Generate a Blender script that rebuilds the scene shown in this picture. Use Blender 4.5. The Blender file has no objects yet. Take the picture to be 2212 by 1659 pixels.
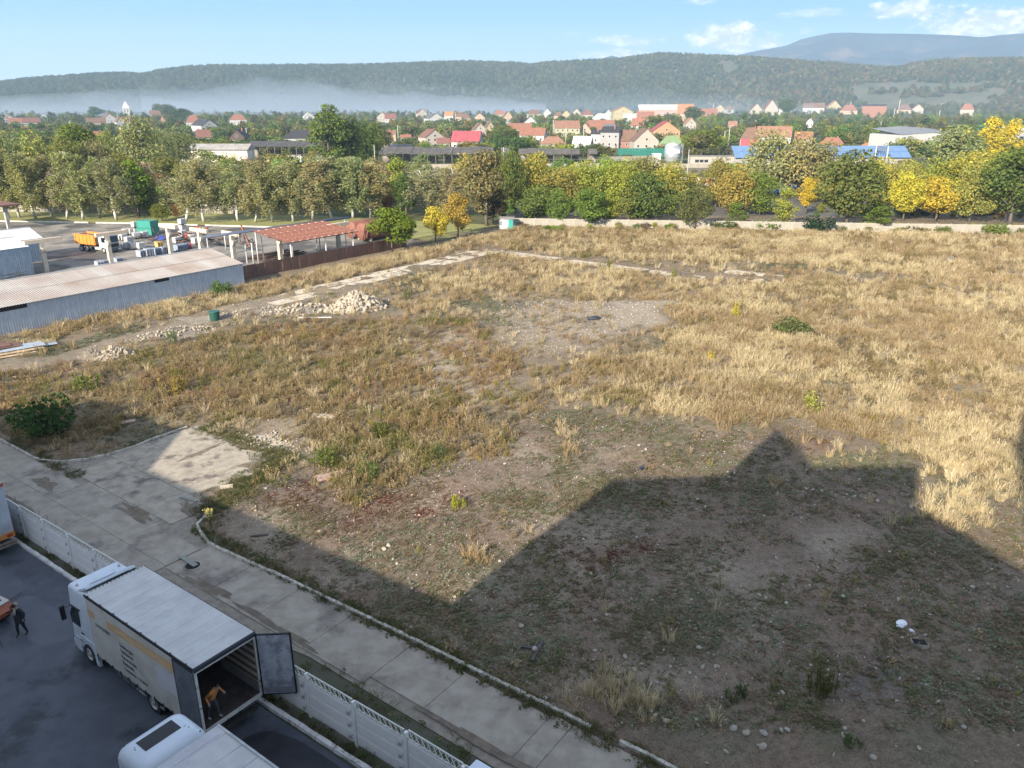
import bpy, bmesh, math, random
import numpy as np
from mathutils import Vector, Matrix, Euler

scene = bpy.context.scene
COL = scene.collection
rad = math.radians

# ------------------------------------------------------------------ camera
FOC, HOR, CAMH = 780.0, 104.0, 23.0            # focal length and horizon of a 1024 x 768 frame, eye height in metres
PITCH = math.atan((384 - HOR) / FOC)
cam_data = bpy.data.cameras.new('camera')
cam_data.sensor_fit = 'HORIZONTAL'
cam_data.angle = 2 * math.atan(512 / FOC)
cam_data.clip_start, cam_data.clip_end = 0.3, 20000
cam = bpy.data.objects.new('camera', cam_data)
COL.objects.link(cam)
cam.location = (0, 0, CAMH)
cam.rotation_euler = (math.pi / 2 - PITCH, 0, 0)
scene.camera = cam

# ------------------------------------------------------------------ light and exposure
SUN_AZ, SUN_EL = 32.0, 24.0                    # the light travels towards azimuth 32 (clockwise from +y), 24 degrees high
sun_data = bpy.data.lights.new('sun', 'SUN')
sun_data.energy = 4.0
sun_data.angle = rad(0.55)
sun_data.color = (1.0, 0.90, 0.75)
sun = bpy.data.objects.new('sun', sun_data)
COL.objects.link(sun)
sun.rotation_euler = Vector((math.sin(rad(SUN_AZ)) * math.cos(rad(SUN_EL)), math.cos(rad(SUN_AZ)) * math.cos(rad(SUN_EL)),
                             -math.sin(rad(SUN_EL)))).to_track_quat('-Z', 'Y').to_euler()
scene.view_settings.view_transform = 'Standard'
scene.view_settings.look = 'None'
scene.view_settings.exposure = 1.45
scene.view_settings.gamma = 1.0
scene.view_settings.use_curve_mapping = False
scene.render.engine = 'CYCLES'
scene.cycles.use_denoising = True
scene.cycles.max_bounces = 5
scene.cycles.diffuse_bounces = 2
scene.cycles.glossy_bounces = 2
scene.cycles.transmission_bounces = 3
scene.cycles.transparent_max_bounces = 6
scene.cycles.volume_bounces = 0
scene.cycles.caustics_reflective = False
scene.cycles.caustics_refractive = False

SC = 1024 / 2212.0


def ray(px, py):
    """direction through a point of the photograph (2212 wide)"""
    u, v = px * SC - 512, py * SC - 384
    return Vector((u, FOC * math.cos(PITCH) - v * math.sin(PITCH), -FOC * math.sin(PITCH) - v * math.cos(PITCH)))


def at(px, py, h=0.0):
    """the place on the level z = h that the photograph shows at px, py"""
    d = ray(px, py)
    t = (h - CAMH) / d.z
    return Vector((d.x * t, d.y * t, h))


def pix(x, y, z=0.0):
    """numpy inverse of at()"""
    x, y, z = np.asarray(x, float), np.asarray(y, float), np.asarray(z, float)
    dz = z - CAMH
    zc = y * math.cos(PITCH) - dz * math.sin(PITCH)
    vc = -dz * math.cos(PITCH) - y * math.sin(PITCH)
    zc = np.maximum(zc, 1e-3)
    return (512 + FOC * x / zc) / SC, (384 + FOC * vc / zc) / SC


D1 = Vector((math.sin(rad(126)), math.cos(rad(126)), 0))     # along the road, towards the right
D2 = Vector((-D1.y, D1.x, 0))                                # away from the camera
SITE_RZ = rad(-36)


def R(s, t, z=0.0):
    p = D1 * s + D2 * t
    return Vector((p.x, p.y, z))


# ------------------------------------------------------------------ world: clear morning sky with a few clouds
world = bpy.data.worlds.new('World')
scene.world = world
world.use_nodes = True
wn, wl = world.node_tree.nodes, world.node_tree.links
wn.clear()


class NT:
    """short hand for building node trees"""
    def __init__(s, tree):
        s.t = tree

    def n(s, kind, ins=None, **kw):
        nd = s.t.nodes.new(kind)
        for k, v in kw.items():
            setattr(nd, k, v)
        for k, v in (ins or {}).items():
            if hasattr(v, 'is_output') or isinstance(v, bpy.types.NodeSocket):
                s.t.links.new(v, nd.inputs[k])
            else:
                nd.inputs[k].default_value = v
        return nd

    def math(s, op, a, b=None, c=None, clamp=False):
        nd = s.t.nodes.new('ShaderNodeMath')
        nd.operation, nd.use_clamp = op, clamp
        for i, v in enumerate((a, b, c)):
            if v is None:
                continue
            if isinstance(v, bpy.types.NodeSocket):
                s.t.links.new(v, nd.inputs[i])
            else:
                nd.inputs[i].default_value = v
        return nd.outputs[0]

    def mix(s, f, a, b, blend='MIX'):
        nd = s.t.nodes.new('ShaderNodeMix')
        nd.data_type, nd.blend_type = 'RGBA', blend
        for i, v in ((0, f), (6, a), (7, b)):
            if isinstance(v, bpy.types.NodeSocket):
                s.t.links.new(v, nd.inputs[i])
            elif i == 0:
                nd.inputs[i].default_value = v
            else:
                nd.inputs[i].default_value = (v[0], v[1], v[2], 1)
        return nd.outputs[2]

    def ramp(s, f, lo, hi, a=0.0, b=1.0):
        nd = s.t.nodes.new('ShaderNodeMapRange')
        nd.interpolation_type = 'SMOOTHSTEP'
        nd.inputs[1].default_value, nd.inputs[2].default_value = lo, hi
        nd.inputs[3].default_value, nd.inputs[4].default_value = a, b
        s.t.links.new(f, nd.inputs[0])
        return nd.outputs[0]


W = NT(world.node_tree)
sky = W.n('ShaderNodeTexSky', sky_type='NISHITA', sun_disc=False, sun_elevation=rad(SUN_EL), sun_rotation=rad(SUN_AZ + 180),
          altitude=400, air_density=1.0, dust_density=0.6, ozone_density=2.0)
geo = W.n('ShaderNodeNewGeometry')
sep = W.n('ShaderNodeSeparateXYZ', {0: W.n('ShaderNodeTexCoord').outputs['Generated']})
az = W.math('ARCTAN2', sep.outputs[0], sep.outputs[1])
el = W.math('ARCSINE', sep.outputs[2])
cv = W.n('ShaderNodeCombineXYZ', {0: W.math('MULTIPLY', az, 34.0), 1: W.math('MULTIPLY', el, 60.0)})
nz1 = W.n('ShaderNodeTexNoise', {'Vector': cv.outputs[0], 'Scale': 1.3, 'Detail': 7.0, 'Roughness': 0.62}).outputs[0]
nz2 = W.n('ShaderNodeTexNoise', {'Vector': cv.outputs[0], 'Scale': 3.4, 'Detail': 5.0, 'Roughness': 0.6}).outputs[0]
cl_mask = None
# px, py, half width, half height (photograph), thickness
for (cx, cy, cw, ch, st_) in [(1575, 80, 95, 34, 1.0), (1640, 95, 80, 22, .8), (1360, 88, 85, 14, .55), (1960, 20, 95, 24, .85), (2130, 55, 175, 46, 1.0),
                              (2250, 40, 130, 46, .9), (2110, 80, 190, 16, .9), (1770, 27, 60, 13, .42), (1330, 118, 75, 13, .8), (1700, 33, 30, 7, .35), (1742, 64, 18, 9, .4), (1510, 4, 40, 7, .4), (1240, 74, 26, 5, .3),
                              (2420, 10, 170, 60, 1.0), (2700, 60, 200, 50, 1.0), (1900, -90, 200, 40, .8), (2300, -150, 260, 50, .9), (3100, 20, 260, 60, 1.0)]:
    d0, dx, dy = ray(cx, cy), ray(cx + cw, cy), ray(cx, cy - ch)
    f_az = lambda d: math.atan2(d.x, d.y)
    f_el = lambda d: math.asin(d.normalized().z)
    wa, we = abs(f_az(dx) - f_az(d0)), abs(f_el(dy) - f_el(d0))
    qa = W.math('DIVIDE', W.math('SUBTRACT', az, f_az(d0)), wa)
    qe = W.math('DIVIDE', W.math('SUBTRACT', el, f_el(d0)), we)
    q = W.math('ADD', W.math('MULTIPLY', qa, qa), W.math('MULTIPLY', qe, qe))
    m = W.math('SUBTRACT', 1.25, q)
    m = W.math('ADD', m, W.math('MULTIPLY', W.math('SUBTRACT', nz1, 0.5), 3.4))
    m = W.math('MULTIPLY', W.ramp(m, 0.15, 1.15), st_)
    cl_mask = m if cl_mask is None else W.math('MAXIMUM', cl_mask, m)
sky_c = W.mix(1.0, W.n('ShaderNodeHueSaturation', {'Saturation': 0.52, 'Value': 1.0, 'Color': sky.outputs[0]}).outputs[0], (1.0, 1.0, 1.03), 'MULTIPLY')
low = W.mix(W.ramp(el, 0.0, 0.115), (2.2, 2.65, 3.05), (.88, 1.85, 3.1))
sky_c = W.mix(W.ramp(el, 0.12, 0.42), low, sky_c)
lum = W.ramp(W.math('ADD', nz2, W.math('MULTIPLY', W.math('SUBTRACT', nz1, .5), 1.2)), 0.40, 0.85)
cl_col = W.mix(lum, (2.3, 2.45, 3.3), (4.6, 4.4, 4.4))
bg = W.n('ShaderNodeBackground', {'Color': W.mix(cl_mask, sky_c, cl_col), 'Strength': 0.13})
W.n('ShaderNodeOutputWorld', {0: bg.outputs[0]})

# ------------------------------------------------------------------ small tool kit
rng = random.Random(7)
NP = np.random.RandomState(11)


def link(o, parent=None):
    COL.objects.link(o)
    if parent is not None:
        o.parent = parent
    return o


def tag(o, label=None, cat=None, group=None, kind=None):
    for k, v in (('label', label), ('category', cat), ('group', group), ('kind', kind)):
        if v:
            o[k] = v
    return o


def thing(name, label, cat, loc=(0, 0, 0), rz=0.0, group=None):
    o = bpy.data.objects.new(name, None)
    o.empty_display_size = .2
    o.location = loc
    o.rotation_euler = (0, 0, rz)
    link(o)
    return tag(o, label, cat, group)


class MB:
    """collects shapes; build() links them as one mesh object"""
    def __init__(s):
        s.v, s.f, s.m, s.sm = [], [], [], []

    def add(s, vs, fs, mi=0, smooth=False):
        b = len(s.v)
        s.v += [tuple(v) for v in vs]
        s.f += [tuple(i + b for i in f) for f in fs]
        s.m += [mi] * len(fs)
        s.sm += [smooth] * len(fs)
        return s

    def box(s, x0, x1, y0, y1, z0, z1, mi=0, M=None, bev=0.0):
        if bev:
            bm = bmesh.new()
            bmesh.ops.create_cube(bm, size=1)
            for v in bm.verts:
                v.co = Vector(((x0 + x1) / 2 + v.co.x * (x1 - x0), (y0 + y1) / 2 + v.co.y * (y1 - y0), (z0 + z1) / 2 + v.co.z * (z1 - z0)))
            bmesh.ops.bevel(bm, geom=bm.edges[:], offset=bev, segments=2, affect='EDGES', profile=.6)
            bm.verts.index_update()
            vs = [(M @ v.co if M else v.co) for v in bm.verts]
            s.add(vs, [[v.index for v in f.verts] for f in bm.faces], mi)
            bm.free()
            return s
        vs = [Vector(p) for p in ((x0, y0, z0), (x1, y0, z0), (x1, y1, z0), (x0, y1, z0), (x0, y0, z1), (x1, y0, z1), (x1, y1, z1), (x0, y1, z1))]
        if M:
            vs = [M @ v for v in vs]
        return s.add(vs, [(3, 2, 1, 0), (4, 5, 6, 7), (0, 1, 5, 4), (1, 2, 6, 5), (2, 3, 7, 6), (3, 0, 4, 7)], mi)

    def bar(s, p0, p1, w, h=None, mi=0):
        """square bar between two points"""
        p0, p1 = Vector(p0), Vector(p1)
        d = p1 - p0
        q = d.to_track_quat('X', 'Z')
        M = Matrix.Translation(p0) @ q.to_matrix().to_4x4()
        h = h or w
        return s.box(0, d.length, -w / 2, w / 2, -h / 2, h / 2, mi, M)

    def tube(s, pts, rs, n=8, mi=0, caps=True, smooth=True):
        pts = [Vector(p) for p in pts]
        if not hasattr(rs, '__len__'):
            rs = [rs] * len(pts)
        vs, fs = [], []
        for i, p in enumerate(pts):
            d = (pts[min(i + 1, len(pts) - 1)] - pts[max(i - 1, 0)])
            q = d.to_track_quat('Z', 'Y').to_matrix()
            for k in range(n):
                a = 2 * math.pi * k / n
                vs.append(p + q @ Vector((math.cos(a) * rs[i], math.sin(a) * rs[i], 0)))
        for i in range(len(pts) - 1):
            for k in range(n):
                fs.append((i * n + k, i * n + (k + 1) % n, (i + 1) * n + (k + 1) % n, (i + 1) * n + k))
        s.add(vs, fs, mi, smooth)
        if caps:
            b = len(s.v) - len(vs)
            s.f += [tuple(b + k for k in range(n))[::-1], tuple(b + (len(pts) - 1) * n + k for k in range(n))]
            s.m += [mi, mi]
            s.sm += [False, False]
        return s

    def cyl(s, c, r, h, n=12, axis='Z', mi=0, smooth=True):
        a = {'X': Vector((1, 0, 0)), 'Y': Vector((0, 1, 0)), 'Z': Vector((0, 0, 1))}[axis]
        c = Vector(c)
        return s.tube([c, c + a * h], r, n, mi, True, smooth)

    def prism(s, poly, y0, y1, mi=0, axis='Y', M=None):
        """poly in (x, z) pushed along y (axis Y), or (y, z) along x, or (x, y) along z"""
        n = len(poly)
        f = {'Y': lambda a, b, c: (a, c, b), 'X': lambda a, b, c: (c, a, b), 'Z': lambda a, b, c: (a, b, c)}[axis]
        vs = [Vector(f(a, b, y0)) for a, b in poly] + [Vector(f(a, b, y1)) for a, b in poly]
        if M:
            vs = [M @ v for v in vs]
        fs = [tuple(range(n)), tuple(range(2 * n - 1, n - 1, -1))] + [(i, i + n, (i + 1) % n + n, (i + 1) % n) for i in range(n)]
        return s.add(vs, fs, mi)

    def mesh(s, name, mats):
        me = bpy.data.meshes.new(name)
        me.from_pydata(s.v, [], s.f)
        for m in (mats if isinstance(mats, (list, tuple)) else [mats]):
            me.materials.append(m)
        me.polygons.foreach_set('material_index', s.m)
        me.polygons.foreach_set('use_smooth', s.sm)
        bm = bmesh.new()
        bm.from_mesh(me)
        bmesh.ops.recalc_face_normals(bm, faces=bm.faces)
        bm.to_mesh(me)
        bm.free()
        me.update()
        return me

    def build(s, name, mats, parent=None, loc=None, rz=0.0):
        o = bpy.data.objects.new(name, s.mesh(name, mats))
        link(o, parent)
        if loc is not None:
            o.location = loc
        if rz:
            o.rotation_euler = (0, 0, rz)
        return o


def inst(name, mesh, parent=None, loc=(0, 0, 0), rot=(0, 0, 0), scl=None, color=None):
    o = bpy.data.objects.new(name, mesh)
    link(o, parent)
    o.location, o.rotation_euler = loc, rot
    if scl is not None:
        o.scale = scl if hasattr(scl, '__len__') else (scl, scl, scl)
    if color is not None:
        o.color = (color[0], color[1], color[2], 1)
    return o


KIDS = {}


def dup(root, loc=None, rz=None, label=None, parent=None):
    """a copy of a thing with copies of its parts and sub-parts"""
    r = root.copy()
    link(r, parent)
    if loc is not None:
        r.location = loc
    if rz is not None:
        r.rotation_euler = (0, 0, rz)
    if label:
        r['label'] = label
    for ch in root.children:
        c = ch.copy()
        COL.objects.link(c)
        c.parent = r
        for g in ch.children:
            d = g.copy()
            COL.objects.link(d)
            d.parent = c
    return r


_mats = {}


def mat(name, c1, c2=None, scale=4.0, rough=.85, metal=0.0, bump=0.0, detail=5.0, stretch=None, lo=.35, hi=.65, coord='Object', spec=None, c3=None, s3=1.0, lo3=.55, hi3=.75):
    """noise-mottled surface; c3 is a second, coarser layer of stains"""
    if name in _mats:
        return _mats[name]
    m = bpy.data.materials.new(name)
    m.use_nodes = True
    t = NT(m.node_tree)
    b = m.node_tree.nodes['Principled BSDF']
    b.inputs['Roughness'].default_value = rough
    b.inputs['Metallic'].default_value = metal
    if spec is not None:
        b.inputs['Specular IOR Level'].default_value = spec
    co = t.n('ShaderNodeNewGeometry').outputs['Position'] if coord == 'World' else t.n('ShaderNodeTexCoord').outputs['Object']
    if stretch:
        co = t.n('ShaderNodeMapping', {'Vector': co, 'Scale': stretch}).outputs[0]
    c2 = c2 or tuple(x * .8 for x in c1)
    nz = t.n('ShaderNodeTexNoise', {'Vector': co, 'Scale': scale, 'Detail': detail, 'Roughness': .6}).outputs[0]
    col = t.mix(t.ramp(nz, lo, hi), c1, c2)
    if c3:
        n3 = t.n('ShaderNodeTexNoise', {'Vector': co, 'Scale': s3, 'Detail': 6.0, 'Roughness': .65}).outputs[0]
        col = t.mix(t.ramp(n3, lo3, hi3), col, c3)
    m.node_tree.links.new(col, b.inputs['Base Color'])
    if bump:
        bp = t.n('ShaderNodeBump', {'Strength': bump, 'Distance': .05, 'Height': nz})
        m.node_tree.links.new(bp.outputs[0], b.inputs['Normal'])
    _mats[name] = m
    return m


def paint(c, rough=.6, metal=0.0):
    """plain paint of a given colour, slightly uneven"""
    k = 'paint_%.3f_%.3f_%.3f_%.2f' % (c[0], c[1], c[2], rough)
    return mat(k, c, tuple(x * .86 for x in c), 1.3, rough, metal)


# value noise on the ground plane
def vnoise(x, y, scale, seed=0, octaves=3):
    r = np.random.RandomState(seed)
    tab = r.rand(256, 256)
    out, amp, tot = 0, 1.0, 0
    for o in range(octaves):
        u, v = np.asarray(x) / scale * 2 ** o + 37.3 * o + 500, np.asarray(y) / scale * 2 ** o + 11.7 * o + 500
        iu, iv = np.floor(u).astype(int), np.floor(v).astype(int)
        fu, fv = u - iu, v - iv
        fu, fv = fu * fu * (3 - 2 * fu), fv * fv * (3 - 2 * fv)
        g = lambda a, b: tab[a % 256, b % 256]
        out = out + amp * ((g(iu, iv) * (1 - fu) + g(iu + 1, iv) * fu) * (1 - fv) + (g(iu, iv + 1) * (1 - fu) + g(iu + 1, iv + 1) * fu) * fv)
        tot += amp
        amp *= .5
    return out / tot


def sstep(x, a, b):
    t = np.clip((x - a) / (b - a), 0, 1)
    return t * t * (3 - 2 * t)


def numpy_mesh(name, verts, faces, mats, color=None, smooth=False, fcolor=None):
    """fast mesh from numpy arrays; faces (n, k); color (n verts, 3) -> attribute tone"""
    me = bpy.data.meshes.new(name)
    nv, nf, k = len(verts), len(faces), faces.shape[1]
    me.vertices.add(nv)
    me.vertices.foreach_set('co', np.asarray(verts, np.float32).ravel())
    me.loops.add(nf * k)
    me.loops.foreach_set('vertex_index', np.asarray(faces, np.int32).ravel())
    me.polygons.add(nf)
    me.polygons.foreach_set('loop_start', np.arange(0, nf * k, k, dtype=np.int32))
    me.polygons.foreach_set('loop_total', np.full(nf, k, np.int32))
    me.polygons.foreach_set('use_smooth', np.full(nf, smooth, bool))
    for m in (mats if isinstance(mats, (list, tuple)) else [mats]):
        me.materials.append(m)
    if color is not None:
        a = me.attributes.new('tone', 'FLOAT_COLOR', 'POINT')
        cc = np.ones((nv, 4), np.float32)
        cc[:, :color.shape[1]] = color
        a.data.foreach_set('color', cc.ravel())
    me.update(calc_edges=True)
    me.validate()
    return me

# ------------------------------------------------------------------ ground, field and haze
def inpoly(px, py, poly):
    c = np.zeros(np.shape(px), bool)
    n = len(poly)
    for i in range(n):
        x0, y0 = poly[i]
        x1, y1 = poly[(i + 1) % n]
        if y0 == y1:
            continue
        k = ((y0 > py) != (y1 > py)) & (px < (x1 - x0) * (py - y0) / (y1 - y0) + x0)
        c ^= k
    return c


Z_STRAW = [[(1000, 520), (1110, 492), (1400, 496), (1800, 502), (2600, 520), (2600, 700), (2230, 640), (1950, 600), (1700, 572), (1500, 566), (1250, 558), (1090, 538)],
           [(1440, 650), (1600, 618), (1800, 600), (2600, 670), (2600, 1040), (2060, 1000), (1900, 960), (1700, 905), (1560, 900), (1350, 885), (1190, 860), (1170, 825), (1270, 790), (1400, 760), (1480, 700)],
           [(-40, 765), (110, 700), (300, 655), (520, 618), (640, 596), (800, 560), (960, 515), (1010, 520), (1000, 538), (760, 598), (640, 645), (480, 668), (300, 690), (180, 712), (90, 752)]]
Z_STRAW2 = [[(850, 640), (1000, 570), (1250, 590), (1430, 610), (1480, 640), (1400, 650), (1100, 645), (900, 680), (830, 650)],
            [(1050, 545), (1300, 575), (1500, 605), (1700, 615), (1480, 640), (1200, 610), (1030, 575)]]
Z_WEED = [[(-200, 830), (130, 800), (430, 725), (700, 690), (1000, 690), (1130, 780), (1140, 850), (1190, 890), (1100, 950), (1000, 1000), (860, 1060), (780, 1090), (700, 1000), (640, 940), (430, 905), (330, 890), (260, 930), (120, 985), (-200, 870)]]
Z_GREEN = [[(95, 752), (300, 700), (340, 690), (330, 705), (130, 765)], [(-60, 820), (60, 800), (120, 815), (60, 850), (-60, 850)]]
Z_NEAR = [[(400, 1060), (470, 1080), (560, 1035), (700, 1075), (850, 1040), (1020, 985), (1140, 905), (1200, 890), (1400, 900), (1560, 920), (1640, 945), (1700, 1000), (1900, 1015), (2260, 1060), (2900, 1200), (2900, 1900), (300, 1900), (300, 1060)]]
Z_GRAVEL = [[(1070, 655), (1150, 636), (1250, 652), (1330, 645), (1470, 650), (1430, 700), (1390, 722), (1290, 740), (1150, 730), (1090, 690)]]
Z_CONC = [[(1330, 648), (1440, 645), (1420, 690), (1340, 705), (1300, 690)]]
Z_DIRT = [[(-200, 850), (0, 780), (140, 760), (330, 706), (470, 680), (480, 692), (330, 730), (180, 770), (60, 800), (-60, 820)]]
# blobs: x, y, rx, ry in the photograph
B_GREEN = [(100, 890, 90, 50), (300, 945, 110, 30), (705, 985, 55, 34), (800, 1010, 40, 36), (830, 935, 40, 24), (690, 785, 40, 20), (1310, 915, 120, 22), (1450, 945, 90, 25), (1520, 990, 60, 26), (1230, 960, 40, 20),
           (1560, 945, 40, 20), (1830, 1000, 70, 20), (1440, 1200, 60, 30), (1150, 1340, 70, 40), (1100, 1090, 50, 30), (1010, 1260, 60, 30), (1650, 1530, 70, 40), (1500, 1600, 60, 30),
           (2010, 1440, 60, 30), (1500, 1380, 80, 60), (640, 1270, 60, 20), (1990, 1170, 60, 30), (2080, 1180, 60, 30), (900, 600, 60, 25), (1060, 660, 60, 20), (2050, 1060, 80, 30), (1300, 1050, 100, 40), (1750, 1600, 80, 30), (1840, 560, 90, 20), (1700, 575, 60, 10)]
B_GRAV = [(980, 770, 150, 50), (1000, 840, 120, 40), (1180, 720, 120, 40), (930, 1105, 60, 26), (1080, 960, 70, 30), (1250, 990, 90, 30), (760, 1170, 60, 22), (560, 1150, 60, 40), (700, 1230, 90, 40), (1030, 1290, 70, 30),
          (1200, 1330, 60, 40), (1300, 1220, 120, 40), (1560, 1250, 120, 60), (1640, 1330, 80, 60), (1790, 1180, 90, 40), (1780, 905, 70, 22), (1990, 640, 90, 12), (2100, 650, 90, 12), (600, 930, 60, 16), (560, 960, 60, 22), (2060, 560, 60, 12), (1250, 1150, 130, 50),
          (230, 770, 50, 20), (380, 720, 60, 20), (560, 665, 70, 16), (660, 660, 60, 18), (760, 650, 60, 22), (1400, 1500, 120, 50)]
B_RED = [(950, 1090, 60, 30), (900, 1130, 40, 18), (800, 1100, 70, 26), (1330, 1190, 110, 28), (740, 1050, 50, 20), (620, 1075, 90, 22), (700, 1030, 50, 16), (640, 870, 60, 25), (1750, 960, 50, 20), (420, 840, 70, 30)]
B_DARK = [(1120, 655, 50, 9), (2100, 648, 70, 6), (1880, 1460, 120, 50), (1350, 650, 12, 3), (600, 1060, 120, 30)]
B_STRAWN = [(1345, 1540, 50, 40), (1420, 1575, 50, 24), (1245, 955, 22, 18), (1690, 1050, 14, 20), (1030, 1250, 40, 14), (2110, 1080, 120, 30), (2150, 1030, 100, 40)]


def blobs(px, py, lst):
    o = np.zeros(np.shape(px))
    for (x, y, a, b) in lst:
        o = np.maximum(o, np.exp(-((px - x) / a) ** 2 - ((py - y) / b) ** 2))
    return o


def zones(x, y):
    w1, w2 = vnoise(x, y, 5, 1) - .5, vnoise(x, y, 5, 2) - .5
    px, py = pix(x + w1 * 5, y + w2 * 6)
    fine = vnoise(x, y, 1.6, 3)
    mid = vnoise(x, y, 7, 4)
    P = lambda lst: np.clip(sum(inpoly(px, py, p).astype(float) for p in lst), 0, 1)
    z = {}
    z['straw'] = np.clip(P(Z_STRAW) + .55 * P(Z_STRAW2), 0, 1)
    z['weed'] = P(Z_WEED)
    z['near'] = P(Z_NEAR)
    z['gravel'] = np.clip(.8 * P(Z_GRAVEL) + .9 * blobs(px, py, B_GRAV) * (.5 + fine), 0, 1)
    z['conc'] = np.clip(P(Z_CONC) * (.25 + 1.1 * vnoise(x, y, 2.4, 15)), 0, 1)
    z['dirt'] = P(Z_DIRT)
    z['green'] = np.clip(P(Z_GREEN) + blobs(px, py, B_GREEN) * (.6 + .7 * fine) + sstep(mid, .58, .72) * .35 + z['near'] * sstep(vnoise(x, y, 4, 14), .52, .7) * .55, 0, 1)
    z['red'] = np.clip(blobs(px, py, B_RED) * (.6 + .8 * fine), 0, 1)
    z['dark'] = blobs(px, py, B_DARK)
    z['strawn'] = blobs(px, py, B_STRAWN)
    z['fine'], z['mid'] = fine, mid
    z['px'], z['py'] = px, py
    return z


# the edge of the field along the road kerb, and its left end round the paved junction, in site coordinates
def st_of(x, y):
    return x * D1.x + y * D1.y, x * D2.x + y * D2.y


def on_field(x, y):
    """signed: >0 inside the field (metres, roughly) away from paving"""
    s, t = st_of(x, y)
    edge = np.where(s < -46, 20.5, 21.2)
    d = t - edge
    # apron of the junction, with its rounded left corner and its broken far end
    left = s + 51.6 + 3.0 * np.clip((24.0 - t) / 3.6, 0, 1) ** 2
    right = -38.7 - (t - 22) * .30 - s
    ins = np.minimum(np.minimum(left, right), 30.4 + .8 * np.sin(s * 1.7) - t)
    return np.minimum(d, -ins)


def big_ground():
    m = bpy.data.materials.new('valley_ground')
    m.use_nodes = True
    t = NT(m.node_tree)
    b = m.node_tree.nodes['Principled BSDF']
    b.inputs['Roughness'].default_value = .95
    b.inputs['Specular IOR Level'].default_value = .1
    co = t.n('ShaderNodeNewGeometry').outputs['Position']
    n1 = t.n('ShaderNodeTexNoise', {'Vector': co, 'Scale': .02, 'Detail': 6.0}).outputs[0]
    n2 = t.n('ShaderNodeTexNoise', {'Vector': co, 'Scale': .4, 'Detail': 4.0}).outputs[0]
    c = t.mix(t.ramp(n1, .4, .62), (.075, .088, .036), (.15, .125, .065))
    c = t.mix(t.ramp(n2, .35, .7), c, (.06, .075, .03))
    m.node_tree.links.new(c, b.inputs['Base Color'])
    n = 40
    xs, ys = np.linspace(-4600, 4600, n), np.linspace(-250, 5900, n)
    X, Y = np.meshgrid(xs, ys)
    V = np.stack([X.ravel(), Y.ravel(), np.full(n * n, -.12)], 1)
    i = np.arange(n * n).reshape(n, n)
    F = np.stack([i[:-1, :-1], i[:-1, 1:], i[1:, 1:], i[1:, :-1]], -1).reshape(-1, 4)
    o = bpy.data.objects.new('ground', numpy_mesh('ground', V, F, m))
    link(o)
    tag(o, 'flat valley floor of gardens and meadows reaching to the hills', 'ground', kind='structure')


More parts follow.
